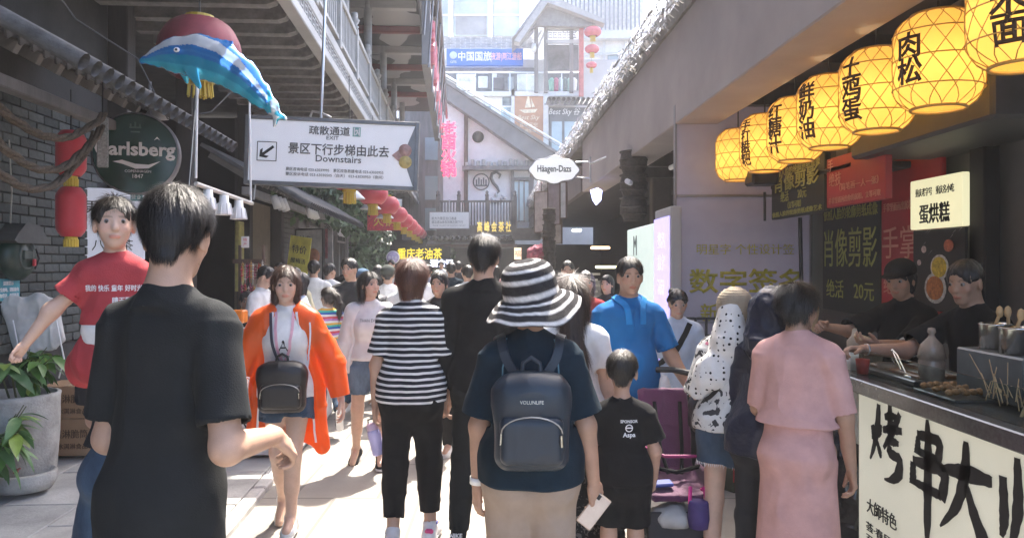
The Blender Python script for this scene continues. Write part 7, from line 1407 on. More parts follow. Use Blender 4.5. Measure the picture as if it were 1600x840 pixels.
def small_bag(label, c, yaw, w, hh_, dp_, m, pocket, handle=True):
    t = thing('backpack', label, 'backpack', c, None, yaw); 
    V, Q_ = sdf([(rbox((0, 0, -.02), (w, dp_, hh_), min(w, dp_) * .38), .0, 'u'), (ell((0, 0, hh_ * .22), (w * .48, dp_ * .5, hh_ * .30)), .06, 'u')], .006); V = wrinkle(V, Q_, .004, (12, 12, 12), 5); link('shell', np_mesh('shell', V, Q_, m), t)
    V, Q_ = sdf([(rbox((0, -dp_ * .44, -hh_ * .20), (w * .84, dp_ * .5, hh_ * .52), dp_ * .2), 0, 'u')], .006); V = wrinkle(V, Q_, .003, (12, 12, 12), 9); link('pocket', np_mesh('pocket', V, Q_, m), t)
    zp = lambda pts, r: (lambda b: (b.tube(pts, r, 6), b)[-1])(MB()).mesh('zip', None, [mat('zip_metal', (.35, .34, .32), .3, .9)])
    ar = [(w * .40 * math.cos(a), -dp_ * .70, -hh_ * .1 + hh_ * .17 * math.sin(a)) for a in np.linspace(0, math.pi, 13)]; link('zip', zp(ar, .003), t)
    ar = [(w * .47 * math.cos(a), -dp_ * .30 - .012 * math.sin(a), hh_ * .02 + hh_ * .40 * math.sin(a)) for a in np.linspace(.1, math.pi - .1, 15)]; link('zip', zp(ar, .003), t)
    b = MB(); b.tube([(w * .38, -dp_ * .71, -hh_ * .12), (w * .385, -dp_ * .72, -hh_ * .24)], .006, 6); b.tube([(-w * .40, -dp_ * .71, -hh_ * .1), (-w * .41, -dp_ * .72, -hh_ * .22)], .005, 6); link('zip_pull', b.mesh('zip_pull', None, [mat('pull_metal', (.6, .58, .5), .25, 1.)]), t)
    if handle: b = MB(); b.tube([(-.035, 0, hh_ * .46), (-.03, 0, hh_ * .60), (.0, 0, hh_ * .66), (.03, 0, hh_ * .60), (.035, 0, hh_ * .46)], .008, 8); link('handle', b.mesh('handle', None, [m]), t)
    return t
small_bag('small shiny black backpack worn on the front of the orange raincoat', W(h, bp), R(8), .275, .28, .13, l_black, True)
# 5 the woman in the striped shirt
h = Human('woman with short reddish hair in a black and white striped T-shirt, walking away', at(643, 4.55), -3, 1.635, 'f', h=.0075, lean=1, hair_col=REDHAIR, head=(-14, 0, 0), w=1.1, armL=((-.20, -.06, -1), (-.04, .08, -1), (.9, .1, 0), dict(curl=[48, 50, 54, 56])), armR=((.16, .05, -1), (.0, .5, -1)), legL=((-.01, -.10, -1), (.02, -.30, -1), -4, 22), legR=((.03, .16, -1), (.03, -.10, -1), 6))
h.shirt(st_bw, hem=-.035, sleeve=.78, flare=.012, off=.020, straight=.8, amp=.009, freq=(6, 6, 6)); h.pants(c_black, to=.90, off=.018, amp=.007, freq=(8, 8, 9)); h.hair('pixie', n=6000, vol=2.3, strand_len=.06)
sn = mat('sneaker_white', (.66, .66, .68), .5); s_ = h.shoes(sn, rub_w, lace_w)
for o in s_:
    c = Vector(np.mean([v.co for v in o.data.vertices], axis=0)); b = MB(); b.box(c + Vector((0, -.09, .015)), (.05, .03, .03), None, .01); link('heel_patch', b.mesh('heel_patch', None, [mat('patch_pink', (.65, .07, .22), .5)]), o); b = MB(); b.box(c + Vector((.0, -.02, .045)), (.082, .05, .02), None, .008); link('blue_patch', b.mesh('blue_patch', None, [mat('patch_blue', (.06, .09, .40), .5)]), o)
p_, d_, n_ = palm(h, -1, .5); bt = thing('water_bottle', 'translucent lilac water bottle hanging from the hand of the striped shirt woman', 'bottle', p_ + Vector((-.005, .0, -.105))); c = Vector(bt.location); Mt = Matrix.Rotation(R(-14), 3, 'Y'); lil = mat('lilac_plastic', (.62, .58, .88), .12, trans=.35, var=.05)
b = MB(); b.lathe([(0, -.10), (.036, -.10), (.039, -.09), (.039, .03), (.036, .05), (.03, .055), (0, .055)], c, 22, Mt); part('bottle', b, lil, bt); b = MB(); b.lathe([(.034, .05), (.036, .075), (.03, .09), (0, .095)], c, 20, Mt); part('cap', b, mat('cap_pink', (.72, .50, .62), .3), bt); b = MB(); b.tube([c + Mt @ Vector((-.02, 0, .088)), c + Mt @ Vector((-.016, 0, .115)), c + Mt @ Vector((.016, 0, .115)), c + Mt @ Vector((.02, 0, .088))], .005, 6); part('loop', b, blackmetal, bt)
# 6 the woman in denim overalls
h = Human('young woman in pale denim overalls and a white cardigan walking towards the camera', at(578, 6.25), 188, 1.56, 'f', h=.009, skin='fair', face=True, lean=1, head=(38, 2, 0), armR=((.22, -.05, -1), (.06, .05, -1)), armL=((-.2, 0, -1), (0, .2, -1)), legL=((-.02, .22, -1), (0, -.05, -1), 0), legR=((.06, -.14, -1), (.04, -.28, -1), 12, 20))
h.shirt(c_white, name='tee', sleeve=.5, off=.010, hem=.05, amp=.003); h.pants(d_pale, name='overalls', to=.30, off=.018, flare=.028, rise=.20, amp=.007)
V, Q_ = sdf([(cone(h.waist + h.up * .04 + h.fw * .055, h.chest + h.up * .02 + h.fw * .065, .085, .078, h.fw, .45), .0, 'u')], .009); link('bib', np_mesh('bib', V, Q_, d_pale), h.root)
h.shirt(c_white, name='cardigan', long=True, off=.026, hem=-.06, amp=.008, straight=.9, extra=[(cone(h.neck + h.fw * .25, h.hip + h.fw * .25 - Vector((0, 0, .2)), .20, .27, h.fw, 1.), .01, 's'), (cone(h.neck + h.up * .1, h.hip - Vector((0, 0, .3)), .095, .14, h.fw, .74), .01, 's')]); h.print_on(tee := [o for o in h.root.children if o.name.startswith('tee')][-1], [('THAN EVER', 0, 0, .035, dict(fit=.15))], h.chest + h.fw * .1 + h.up * .06, (-1, 0, 0), h.fw, ink)
for sd in (-1, 1): h.strap(None, [h.neck + h.rt * sd * .07 + h.fw * .0 + h.up * .03, h.chest + h.rt * sd * .07 + h.fw * .10 + h.up * .05, h.chest + h.rt * sd * .06 + h.fw * .115], .025, .004, d_pale if sd > 0 else l_black, 'overall_strap')
h.shoes(sh_b, rub_w, lace_w); h.hair('long', n=2500, length=.10, strand_len=.08)
# 7 the girl with the ponytail
h = Human('girl with a long ponytail in a rainbow striped shirt and jeans, walking away', at(512, 7.5), 12, 1.40, 'f', h=.010, head=(42, 3, 0), hair_col=(.03, .02, .018), armR=((.25, .1, -1), (-.3, .5, -.8)), legR=((.07, -.10, -1), (.05, -.95, -.55), 5, 70), legL=((0, .10, -1), (0, -.05, -1), -3))
h.shirt(st_rb, sleeve=.7, hem=-.02, off=.018, flare=.02); h.pants(d_blue, to=.92, off=.016); h.shoes(sh_b, rub_w, lace_w); h.hair('pony', n=1500, strand_len=.07)
# 8 the tall man in black
h = Human('tall young man in black sweatshirt and trousers, seen from behind beside the striped shirt', at(756, 4.55), -4, 1.80, 'm', h=.008, skin='mid', head=(-8, -6, 0), armL=((-.14, -.02, -1), (-.02, .2, -1)), armR=((.14, 0, -1), (.05, .3, -1)), legL=((-.07, .04, -1), (-.06, -.16, -1), -6), legR=((.02, .15, -1), (.02, -.15, -1), 5))
h.shirt(c_black, long=True, off=.020, hem=-.03, straight=.7, amp=.008); h.pants(c_black2, off=.018, amp=.010, freq=(8, 8, 10)); s_ = h.shoes(sh_b, rub_w, lace_w); h.hair('short', n=6000, vol=1.6, strand_len=.055)
b = MB(); c = Vector(np.mean([v.co for v in s_[1].data.vertices], axis=0)); M = frame(c + Vector((-.0, -.115, .035)), (1, 0, 0), (0, -1, .35)); add_text(b, 'NIKE', M, 0, 0, .034, bold=.03); link('lettering', b.mesh('lettering', None, [white_ink]), s_[1])
# 9 the woman with the striped bucket hat
h = Human('woman in a black and white striped sun hat and dark navy T-shirt', at(829, 3.05), -1, 1.60, 'f', h=.0065, skin='tan', w=1.14, shoulder=1.0, armL=((-.20, -.06, -1), (-.03, .10, -1), (.8, .35, 0), dict(curl=[30, 34, 40, 44], thumb=24)), armR=((.26, -.05, -1), (.14, .12, -1), (-.5, .75, 0), dict(curl=[34, 36, 40, 42], thumb=34)), legL=((-.02, .05, -1), (0, -.1, -1), -5), legR=((.02, -.04, -1), (0, -.15, -1), 6))
h.shirt(c_navy, sleeve=.86, flare=.014, off=.024, hem=-.04, straight=.9, amp=.009, freq=(6, 6, 5)); h.pants(c_khaki, off=.022, amp=.008); h.shoes(sh_w, rub_w); h.hair('short', vol=.5)
for sd in (-1, 1):
    h.strap(h.shirt_o, [h.neck + h.rt * sd * .085 - h.fw * .03, h.sh[sd] - h.rt * sd * .04 - h.fw * .08 - h.up * .06, h.chest + h.rt * sd * .15 - h.fw * .08 - h.up * .06], .006, .002, mat('seam_blue', (.10, .22, .28)), 'seam', h.shirt_o, lift=.0)
    h.strap(h.shirt_o, [h.sh[sd] - h.rt * sd * .035 - h.fw * .09 - h.up * .075, h.sh[sd] - h.rt * sd * .015 - h.fw * .09 - h.up * .115], .012, .002, blueline, 'reflector', h.shirt_o, n=4)
b = MB(); prof = []; hr = .098
for i in range(19): a = i / 18 * math.pi / 2; prof.append((hr * math.sin(a) ** .72, .045 + .072 * math.cos(a) ** .8 if i < 18 else .045))
for i in range(1, 7): prof.append((hr + .004 * i / 6, .045 - .060 * i / 6))
for i in range(1, 19): a = i / 18; prof.append((hr + .004 + .078 * a, -.015 - .030 * a - .036 * a * a))
n_ = 72; b.lathe(prof, (0, 0, 0), n_); hm = b.mesh('sun_hat', None, [cloth('hat_straw', (1, 1, 1), bump=.6, attr='tint')]); vs = np.array(b.v); ring = np.repeat(np.arange(len(prof)), n_); ang = np.tile(np.arange(n_) * 2 * math.pi / n_, len(prof)); out = np.clip((ring - 25) / 18, 0, 1)
vs[:, 2] += out * (.010 * np.sin(2 * ang + .6) + .009 * np.sin(3 * ang + 2) + .004 * np.sin(7 * ang)); vs[:, :2] *= (1 + .03 * out * np.sin(5 * ang))[:, None]; vs += .0016 * np.stack([vnoise(vs * 60), vnoise(vs * 60 + 9), vnoise(vs * 60 + 5)], 1)
hm.vertices.foreach_set('co', vs.astype(np.float32).ravel()); wh = (ring % 6 >= 4); vcol(hm, np.where(wh[:, None], (.72, .71, .70), (.035, .034, .036)) * (1 + .2 * vnoise(np.stack([ang * 30, ring * 1., ring * 0.], 1)))[:, None]); ho = link('sun_hat', hm, h.root); ho.location = h.hp(0, -.06, .17); ho.rotation_euler = (R(10), R(-11), .0); ho.scale = (1.08, 1.12, 1.08)
sf = ho.modifiers.new('fabric', 'SOLIDIFY'); sf.thickness = .003
bc = h.chest - h.fw * .205 - h.up * .075
bk_ = small_bag('dark navy leather backpack worn by the woman with the striped hat', W(h, bc), R(-1), .275, .34, .15, l_navy, True); M = frame((0, -.098, .075), (1, 0, 0), (0, -1, .25)); b = MB(); add_text(b, 'VOLUNLIFE', M, 0, 0, .018, fit=.085); link('lettering', b.mesh('lettering', None, [mat('gold_small', (.5, .45, .35), .3, .8)]), bk_)
for sd in (-1, 1):
    o = h.strap(h.shirt_o, [h.chest + h.rt * sd * .045 - h.fw * .13 + h.up * .045, h.chest + h.rt * sd * .095 - h.fw * .10 + h.up * .125, h.neck + h.rt * sd * .118 + h.fw * .0 + h.up * .02, h.chest + h.rt * sd * .13 + h.fw * .12 + h.up * .02], .036, .008, l_navy, 'shoulder_strap', h.root)
    o.name = 'backpack_strap'
b = MB(); pw = W(h, h.arms[-1][1]); el_ = W(h, h.arms[-1][0]); ax_ = (pw - el_).normalized(); M3 = ax_.to_track_quat('Z', 'Y').to_matrix(); b.lathe([(.029, -.014), (.031, -.014), (.031, .014), (.029, .014)], pw - ax_ * .02, 22, M3); wt = single('wristband', b, mat('band_white', (.74, .74, .72), .4), 'white band around the left wrist of the striped hat woman', 'wristband')
p_, d_, n_ = palm(h, 1, .58); ph = thing('mobile_phone', 'pale gold mobile phone in the right hand of the striped hat woman', 'phone', p_); M = frame(p_ + Vector((-.012, -.022, -.010)), Wd(h, (.78, 0, -.62)), (0, -1, .1)) @ Matrix.Rotation(R(90), 4, 'Z'); b = MB(); b.box(M @ Vector((0, -.0, 0)), (.145, .07, .009), (M @ Matrix.Rotation(R(0), 4, 'Z')).to_3x3(), .004); part('case', b, mat('phone_gold', (.52, .43, .36), .25, .5), ph); b = MB(); b.box(M @ Vector((0, 0, .0045)), (.138, .064, .002), M.to_3x3(), .001); part('back', b, mat('phone_back', (.56, .48, .42), .2, .3), ph); b = MB(); b.box(M @ Vector((.055, .018, .006)), (.02, .016, .003), M.to_3x3(), .001); part('lens', b, ink, ph)
# 10 the long-haired woman
h = Human('woman with long brown hair, white sleeve and black lace skirt, half hidden', at(893, 4.1), -5, 1.57, 'f', h=.009, skin='fair', hair_col=(.055, .035, .028), armR=((.16, .0, -1), (.0, .1, -1)))
h.shirt(c_white, sleeve=.6, off=.016); h.skirt(lace, length=.40, r1=.16, amp=.018); h.shoes(sh_b, rub_b); h.hair('long', n=5000, length=.34, strand_len=.13, vol=1.1)
# 11 the man in the blue polo shirt
h = Human('stout man in a blue polo shirt pushing the stroller, facing the camera', at(982, 4.75), 194, 1.67, 'm', h=.008, w=1.12, belly=1.1, skin='tan', face=True, head=(-10, -3, 0), armL=((-.35, .12, -1), (-.20, .62, -.72), None, dict(curl=[60, 62, 64, 66], hand=(0, .8, -.5))), armR=((.24, .02, -1), (-.10, .5, -.9), None, dict(curl=45)))
h.shirt(c_blue, name='polo_shirt', sleeve=.80, off=.015, flare=.006, hem=-.05, straight=.6, amp=.007); h.pants(c_black2); h.shoes(sh_b, rub_b); h.hair('crop', n=2500, strand_len=.03)
for sd in (-1, 1): h.strap(h.shirt_o, [h.neck - h.fw * .07 + h.up * .02, h.neck + h.rt * sd * .075 + h.up * .015, h.neck + h.rt * sd * .05 + h.fw * .08 - h.up * .02, h.chest + h.rt * sd * .045 + h.fw * .12 + h.up * .075], .038, .007, cloth('collar_blue', (.02, .20, .50)), 'collar', h.shirt_o)
b = MB(); b.box(h.neck + h.fw * .118 - h.up * .09, (.022, .004, .13), Matrix((h.rt, h.fw, h.up)).transposed()); link('placket', b.mesh('placket', None, [c_blue]), h.shirt_o)
b = MB(); pw = W(h, h.arms[-1][1]); el_ = W(h, h.arms[-1][0]); ax_ = (pw - el_).normalized(); b.lathe([(.031, -.006), (.034, -.006), (.034, .006), (.031, .006)], pw - ax_ * .012, 20, ax_.to_track_quat('Z', 'Y').to_matrix()); single('bracelet', b, steel, 'steel watch bracelet on the wrist of the man in the blue polo shirt', 'bracelet')
# 12 the boy
h = Human('small boy in black T-shirt and shorts with a white back print', at(972, 3.8), -4, 1.21, 'm', child=True, h=.007, skin='mid', head=(-6, -2, 0), hair_col=(.03, .026, .022), w=1., armL=((-.25, .05, -1), (-.25, .55, -.7), None, dict(curl=40)), armR=((.22, .0, -1), (.02, .35, -1), None, dict(curl=35)))
h.shirt(c_black, sleeve=.72, off=.015, flare=.024, hem=-.02, straight=.8, amp=.005); h.pants(c_black, name='shorts', to=.42, off=.022, flare=.012); h.shoes(sh_b, rub_w, lace_w); h.hair('crop', n=3500, strand_len=.022, vol=.75)
def logo(b, M): b.lathe([(.014, 0), (.019, 0), (.019, .001), (.014, .001)], M @ Vector((.0, .005, 0)), 20, M.to_3x3()); b.box(M @ Vector((0, .006, 0)), (.03, .006, .001), M.to_3x3())
h.print_on(h.shirt_o, [('SPONSOR', 0, .038, .020, dict(fit=.085, bold=.03)), ('Aspa', 0, -.030, .030, dict(fit=.062, bold=.025))], h.chest - h.fw * .09 + h.up * .018 + h.rt * .028, h.rt, -h.fw, white_ink, shapes=logo)
h.strap(h.shirt_o, [h.sh[-1] - h.rt * .05 - h.up * .06 - h.fw * .03, h.sh[-1] - h.rt * .05 - h.up * .09 - h.fw * .03], .018, .002, white_ink, 'sleeve_tag', h.shirt_o, n=3)
# 13 the woman behind the stroller
h = Human('dark haired woman in a pale blue top with a black strap behind the stroller', at(1058, 5.7), 170, 1.44, 'f', h=.010, face=True, skin='mid', head=(10, -14, 0), fine=False); h.shirt(c_sky, sleeve=.8, off=.022, flare=.03); h.pants(c_dark); h.shoes(sh_b, rub_b); h.hair('updo', vol=1.1)
h.strap(h.shirt_o, [h.neck - h.rt * .09 + h.fw * .05, h.chest + h.fw * .1, h.waist + h.rt * .14 + h.fw * .05], .04, .003, c_black, 'shoulder_strap')
# 14 the woman with the knitted hat and polka-dot neck cover
h = Human('woman in knitted beige hat, polka dot neck cloth, floral blouse and denim shorts', at(1143, 3.95), -38, 1.50, 'f', h=.008, skin='fair', lean=4, armR=((.2, .1, -1), (-.2, .7, -.3)), armL=((-.18, .02, -1), (.1, .6, -.6)), legL=((-.04, -.02, -1), (0, -.1, -1), -8), legR=((.03, .10, -1), (0, -.1, -1), 8))
h.shirt(floral, name='blouse', sleeve=.95, off=.030, flare=.02, hem=.02, straight=1., amp=.014, freq=(7, 7, 6)); h.pants(d_blue, name='shorts', to=.22, off=.018, flare=.02, amp=.007); h.shoes(sh_w, rub_w); h.hair('pixie', vol=.8)
b = MB()
for k_ in range(2):
    hp_, kn_ = h.legs[(1, -1)[k_]][:2]; e_ = hp_ + (kn_ - hp_) * .44; r_ = .047 * 1.5 + (.0325 * 1.5 - .047 * 1.5) * .44 + .038
    for i in range(60): a = i * .1047; q = e_ + Vector((r_ * math.cos(a), r_ * math.sin(a), .004)); b.raw([q, q + Vector((.004, .004, 0)), q + Vector((random.uniform(-.006, .006), random.uniform(-.006, .006), -random.uniform(.01, .028)))], [(0, 1, 2)])
link('frayed_hem', b.mesh('frayed_hem', None, [white_ink]), h.pants_o)
V, Q_ = sdf([(ell(h.hp(0, -.06, .20), (.40 * h.hh, .47 * h.hh, .40 * h.hh), h.HM), 0, 'u'), (cone(h.hp(0, -.06, .12), h.hp(0, -.06, .02), .45 * h.hh, .47 * h.hh), .03, 'u'), (ell(h.hp(0, .5, -.22), (.34 * h.hh, .4 * h.hh, .36 * h.hh), h.HM), .02, 's')], .007); N = vnormals(V, Q_); V = V + N * (.0022 * np.sin(V[:, 2] * 480))[:, None]; link('knitted_hat', np_mesh('knitted_hat', V, Q_, cloth('beige_knit', (.46, .38, .28), bump=.8)), h.root)
V, Q_ = sdf([(cone(h.hp(0, -.30, -.05), h.neck - h.fw * .07, .34 * h.hh, .40 * h.hh), .03, 'u'), (cone(h.neck - h.fw * .06, h.chest - h.fw * .10 - h.rt * .06, .40 * h.hh, .36 * h.hh, h.fw, .6), .05, 'u'), (cone(h.chest - h.fw * .11 - h.rt * .08, h.waist - h.fw * .10 - h.rt * .15 + h.up * .06, .085, .045, h.fw, .5), .04, 'u'), (cone(h.hp(-.25, -.05, -.1), h.neck - h.rt * .09, .18 * h.hh, .2 * h.hh), .04, 'u')], .008); V = wrinkle(V, Q_, .012, (12, 12, 5), 4, .7); link('neck_cloth', np_mesh('neck_cloth', V, Q_, polka), h.root)
o = h.strap(h.shirt_o, [h.neck + h.rt * .06 - h.fw * .02, h.chest + h.rt * .0 - h.fw * .12 - h.up * .02, h.waist - h.rt * .12 - h.fw * .04 - h.up * .04], .022, .004, l_black, 'bag_strap')
t = thing('shoulder_bag', 'black shoulder bag at the hip of the floral blouse woman', 'bag', W(h, h.waist - h.rt * .20 - h.up * .05 + h.fw * .06)); V, Q_ = sdf([(rbox((0, 0, -.04), (.10, .2, .17), .035), 0, 'u'), (ell((0, 0, .03), (.045, .09, .07)), .04, 'u')], .008); V = wrinkle(V, Q_, .005, (12, 12, 12), 2); link('body_panel', np_mesh('body_panel', V, Q_, l_black), t); b = MB(); b.box((0, -.1, .0), (.08, .012, .05), None, .004); link('flap', b.mesh('flap', None, [l_black]), t)
# 15 the person in the navy hooded jacket
h = Human('person in a crinkled dark navy hooded jacket leaning to the stall beside the pink dress', at(1196, 3.72), -48, 1.50, 'f', h=.009, lean=8, fine=False); h.pants(c_dark); h.shoes(sh_b, rub_b); nv = mat('navy_nylon', (.008, .012, .034), .42, var=.25, bump=.5, bs=40)
h.shirt(nv, name='jacket', long=True, off=.03, hem=-.05, amp=.016, freq=(9, 9, 8), straight=1.); V, Q_ = sdf([(ell(h.hp(0, -.08, .10), (.47 * h.hh, .56 * h.hh, .50 * h.hh), h.HM), 0, 'u'), (cone(h.hp(0, -.1, .1), h.neck - h.fw * .03, .50 * h.hh, .62 * h.hh), .05, 'u'), (ell(h.hp(0, .62, 0), (.30 * h.hh, .4 * h.hh, .42 * h.hh), h.HM), .03, 's')], .009); V = wrinkle(V, Q_, .020, (14, 14, 11), 1, .8); link('hood', np_mesh('hood', V, Q_, nv), h.root); h.hair('short', vol=.6)
# 16 the woman in pink
h = Human('woman with black pinned-up hair in a pink T-shirt and long pink skirt at the stall', at(1246, 3.5), -34, 1.54, 'f', h=.0065, skin='tan', w=1.16, shoulder=1.02, roll=1, head=(-22, -8, 0), armR=((.20, .02, -1), (.10, .10, -1), (-.8, -.35, 0), dict(curl=[32, 36, 40, 46], thumb=24)), armL=((-.12, .1, -1), (.1, .6, -.5)))
h.shirt(c_pink, sleeve=.96, flare=-.002, off=.018, hem=.13, straight=.5, amp=.009, freq=(6, 6, 5)); h.skirt(c_pink, top=.13, length=.50, r1=.135, off=.018, amp=.006, freq=(11, 11, 1.2)); h.shoes(sh_w, rub_w); h.hair('updo', n=5000, vol=1.25, strand_len=.06)
V, Q_ = sdf([(cone(h.neck + h.up * .012 - h.fw * .002, h.neck + h.up * .020, .062, .061, h.fw, .95, cap=True), 0, 'u')], .004); link('necklace_cord', np_mesh('necklace_cord', V, Q_, ink), h.root)
# 17-18 the vendors
h = Human('stall vendor in a black cap and dark shirt reaching out with a snack', (2.52, 4.78), 118, 1.66, 'f', h=.008, skin='tan', face=True, lean=6, head=(10, -14, 0), armR=((.15, .88, -.34), (-.10, .98, .16), (-.6, 0, -.5), dict(curl=[50, 54, 58, 60])), armL=((-.1, .80, -.55), (.16, .96, .10), (.3, 0, .8), dict(curl=[34, 38, 40, 44])))
h.shirt(c_black, sleeve=.98, off=.02, flare=.02); h.pants(c_dark); h.shoes(sh_b, rub_b); h.hair('pixie')
b = MB(); el_, wr_ = h.arms[-1][:2]; ax_ = (el_ - h.sh[-1]).normalized(); b.lathe([(.062, -.02), (.066, -.02), (.066, .02), (.062, .02)], h.sh[-1] + (el_ - h.sh[-1]) * .98, 20, ax_.to_track_quat('Z', 'Y').to_matrix()); link('cuff', b.mesh('cuff', None, [c_white]), h.shirt_o)
V, Q_ = sdf([(ell(h.hp(0, -.06, .22), (.40 * h.hh, .48 * h.hh, .36 * h.hh), h.HM), 0, 'u'), (ell(h.hp(0, .42, .20), (.30 * h.hh, .30 * h.hh, .05 * h.hh), h.HM), .02, 'u'), (plane(h.hp(0, 0, .12), -(h.HM @ Vector((0, 0, 1)))), .01, 'i')], .007); link('cap', np_mesh('cap', V, Q_, c_black), h.root)
p_, d_, n_ = palm(h, 1, .5); sn_ = thing('snack_cone', 'brown egg waffle snack held upright by the capped vendor', 'snack', p_ + Vector((0, 0, .0))); c = Vector(sn_.location) + Vector((-.02, 0, .05)); b = MB(); b.lathe([(0, -.09), (.012, -.08), (.03, .03), (.032, .05), (0, .05)], c, 16); part('wrapper', b, mat('wrapper', (.35, .25, .14), .6), sn_); b = MB()
for i in range(12): a = i * 2.4; b.sphere(c + Vector((.018 * math.cos(a), .018 * math.sin(a), .055 + .005 * i)), .016, 8)
part('waffle', b, mat('waffle', (.40, .20, .05), .6, bump=.4), sn_)
p_, d_, n_ = palm(h, -1, .5); b = MB(); b.box(p_ + n_ * .02, (.09, .07, .035), Euler((.2, .3, .4)).to_matrix(), .012); single('snack_bun', b, mat('bun', (.55, .42, .26), .7, var=.4, vs=30), 'pale folded snack in the open hand of the capped vendor', 'snack')
h = Human('stall vendor in a dark shirt with short hair at the right behind the steel pots', (2.50, 4.02), 100, 1.66, 'm', h=.008, skin='tan', face=True, lean=7, head=(16, -12, 0), armR=((.1, .80, -.5), (.02, .98, .05), (-.3, 0, -.9), dict(curl=[52, 56, 60, 62])), armL=((-.15, .3, -1), (.2, .9, -.3)))
h.shirt(c_black, sleeve=.80, off=.02, flare=.018); h.pants(c_dark); h.shoes(sh_b, rub_b); h.hair('crop'); b = MB(); pw = W(h, h.arms[1][1]); el_ = W(h, h.arms[1][0]); ax_ = (pw - el_).normalized(); b.lathe([(.030, -.004), (.032, -.004), (.032, .004), (.030, .004)], pw - ax_ * .02, 18, ax_.to_track_quat('Z', 'Y').to_matrix()); single('bracelet', b, steel, 'thin metal bracelet on the wrist of the vendor by the steel pots', 'bracelet')
# 19- people farther down the street
def walker(label, px, d, heading, H, sex, top, bottom, hair='short', h=.013, hc=BLACKHAIR, sleeve=.75, shorts=False, skin='mid', face=False, head=(0, 0, 0), step=1, lean=1, w=1., long=False):
    q = Human(label, at(px, d), heading, H, sex, h=h, skin=skin, face=face, head=head, fine=False, lean=lean, hair_col=hc, w=w, legL=((-.02, .16 * step, -1), (-.01, -.05, -1), -5), legR=((.03, -.14 * step, -1), (.02, -.30, -1), 6, 18))
    q.shirt(top, sleeve=sleeve, off=.020, flare=.022, amp=.007, long=long); q.pants(bottom, to=.34 if shorts else 1., off=.016); q.shoes(sh_w, rub_w); q.hair(hair); return q
walker('man in a white T-shirt standing with his back turned near the menu board', 490, 10.2, 10, 1.67, 'm', c_white, c_dark)
walker('slimmer man in a white T-shirt next to the first, nearer the doorway', 514, 10.8, -12, 1.63, 'm', c_white, c_black, head=(-20, 0, 0))
q = walker('man in a blue cap and white shirt with a black backpack, facing left', 568, 8.9, 72, 1.56, 'm', c_white, c_grey, face=True, head=(15, 0, 0)); V, Q_ = sdf([(ell(q.hp(0, -.06, .22), (.42 * q.hh, .50 * q.hh, .38 * q.hh), q.HM), 0, 'u'), (ell(q.hp(0, .45, .16), (.28 * q.hh, .30 * q.hh, .05 * q.hh), q.HM), .02, 'u'), (plane(q.hp(0, 0, .08), -(q.HM @ Vector((0, 0, 1)))), .01, 'i')], .009); link('cap', np_mesh('cap', V, Q_, cloth('cap_blue', (.10, .17, .26))), q.root)
small_bag('black backpack on the man in the blue cap', W(q, q.chest - q.fw * .19 - q.up * .06), R(72), .30, .42, .18, l_black, True)
q = walker('person in a grey-green cap and white shirt behind the denim overalls', 606, 9.4, 5, 1.60, 'm', c_white, c_dark); V, Q_ = sdf([(ell(q.hp(0, -.06, .2), (.44 * q.hh, .52 * q.hh, .40 * q.hh), q.HM), 0, 'u'), (plane(q.hp(0, 0, .02), -(q.HM @ Vector((0, 0, 1)))), .01, 'i')], .010); link('cap', np_mesh('cap', V, Q_, cloth('cap_olive', (.08, .09, .08))), q.root)
walker('young man with black hair looking down at the trinkets beside the rack', 408, 8.3, -100, 1.60, 'm', c_white, c_dark, face=True, head=(0, -22, 0), skin='fair')
q = Human('seated stall keeper in dark clothes behind the white stall table', (-2.86, 8.5), -160, 1.66, 'm', h=.012, face=True, fine=False, skin='tan', legR=((.2, 1, -.1), (.05, .1, -1), 8), legL=((-.2, 1, -.1), (-.05, .1, -1), -8)); q.shirt(c_dark); q.pants(c_black); q.shoes(sh_b, rub_b); q.hair('crop'); b = MB(); b.lathe([(0, .44), (.16, .44), (.16, .41), (.12, .40), (.15, 0), (0, 0)], (-2.86, 8.5, .08), 18); single('stool', b, mat('stool_blue', (.1, .2, .4), .4), 'plastic stool under the seated stall keeper', 'stool', None, (-2.86, 8.5, .08)); q.root.location.z = .02
walker('dark clothed person looking this way between the striped shirt and the tall man', 688, 6.7, 165, 1.56, 'f', c_dark, c_black, 'pixie', face=True, h=.011)
walker('white shirted person partly hidden between the tall man and the striped shirt', 731, 10.5, 20, 1.60, 'm', c_white, d_dark)
walker('dark haired man in black in the shade of the bar', 887, 9.6, 175, 1.66, 'm', c_black, c_black, face=True)
walker('woman in dark clothes waiting under the canopy behind the blue polo', 950, 8.6, 150, 1.50, 'f', c_dark, c_black, 'bob', face=True)
walker('man standing in the dim tan shop on the left', 437, 12.3, 160, 1.64, 'm', c_grey, c_dark, face=True)
walker('woman with tied hair in pale blue in the middle of the far crowd', 668, 13.5, 0, 1.60, 'f', c_sky, d_dark, 'updo')
walker('man in red in the far crowd', 636, 15.5, 180, 1.68, 'm', c_red, c_dark, face=True)
walker('man in a white shirt far down the street by the violet round sign', 612, 17.0, 170, 1.70, 'm', c_white, c_black, face=True)
walker('person in charcoal far down the street before the ivy', 716, 16.0, 5, 1.66, 'm', c_dark, d_dark)
walker('person in pale yellow far down the street', 742, 18.0, 175, 1.62, 'f', cloth('cream', (.6, .55, .38)), c_dark, 'bob', face=True)
walker('woman in pink far down the street under the canopy edge', 775, 14.5, 3, 1.58, 'f', c_pink, c_dark, 'long')
walker('man in dark clothes leaving the doorway at the end of the street', 652, 21, 176, 1.7, 'm', c_dark, c_black, face=True)
walker('couple member in white at the far doorway', 690, 24, 175, 1.68, 'm', c_white, d_dark, face=True)
walker('couple member in blue at the far doorway', 708, 24.5, 175, 1.60, 'f', d_pale, c_black, 'bob', face=True)
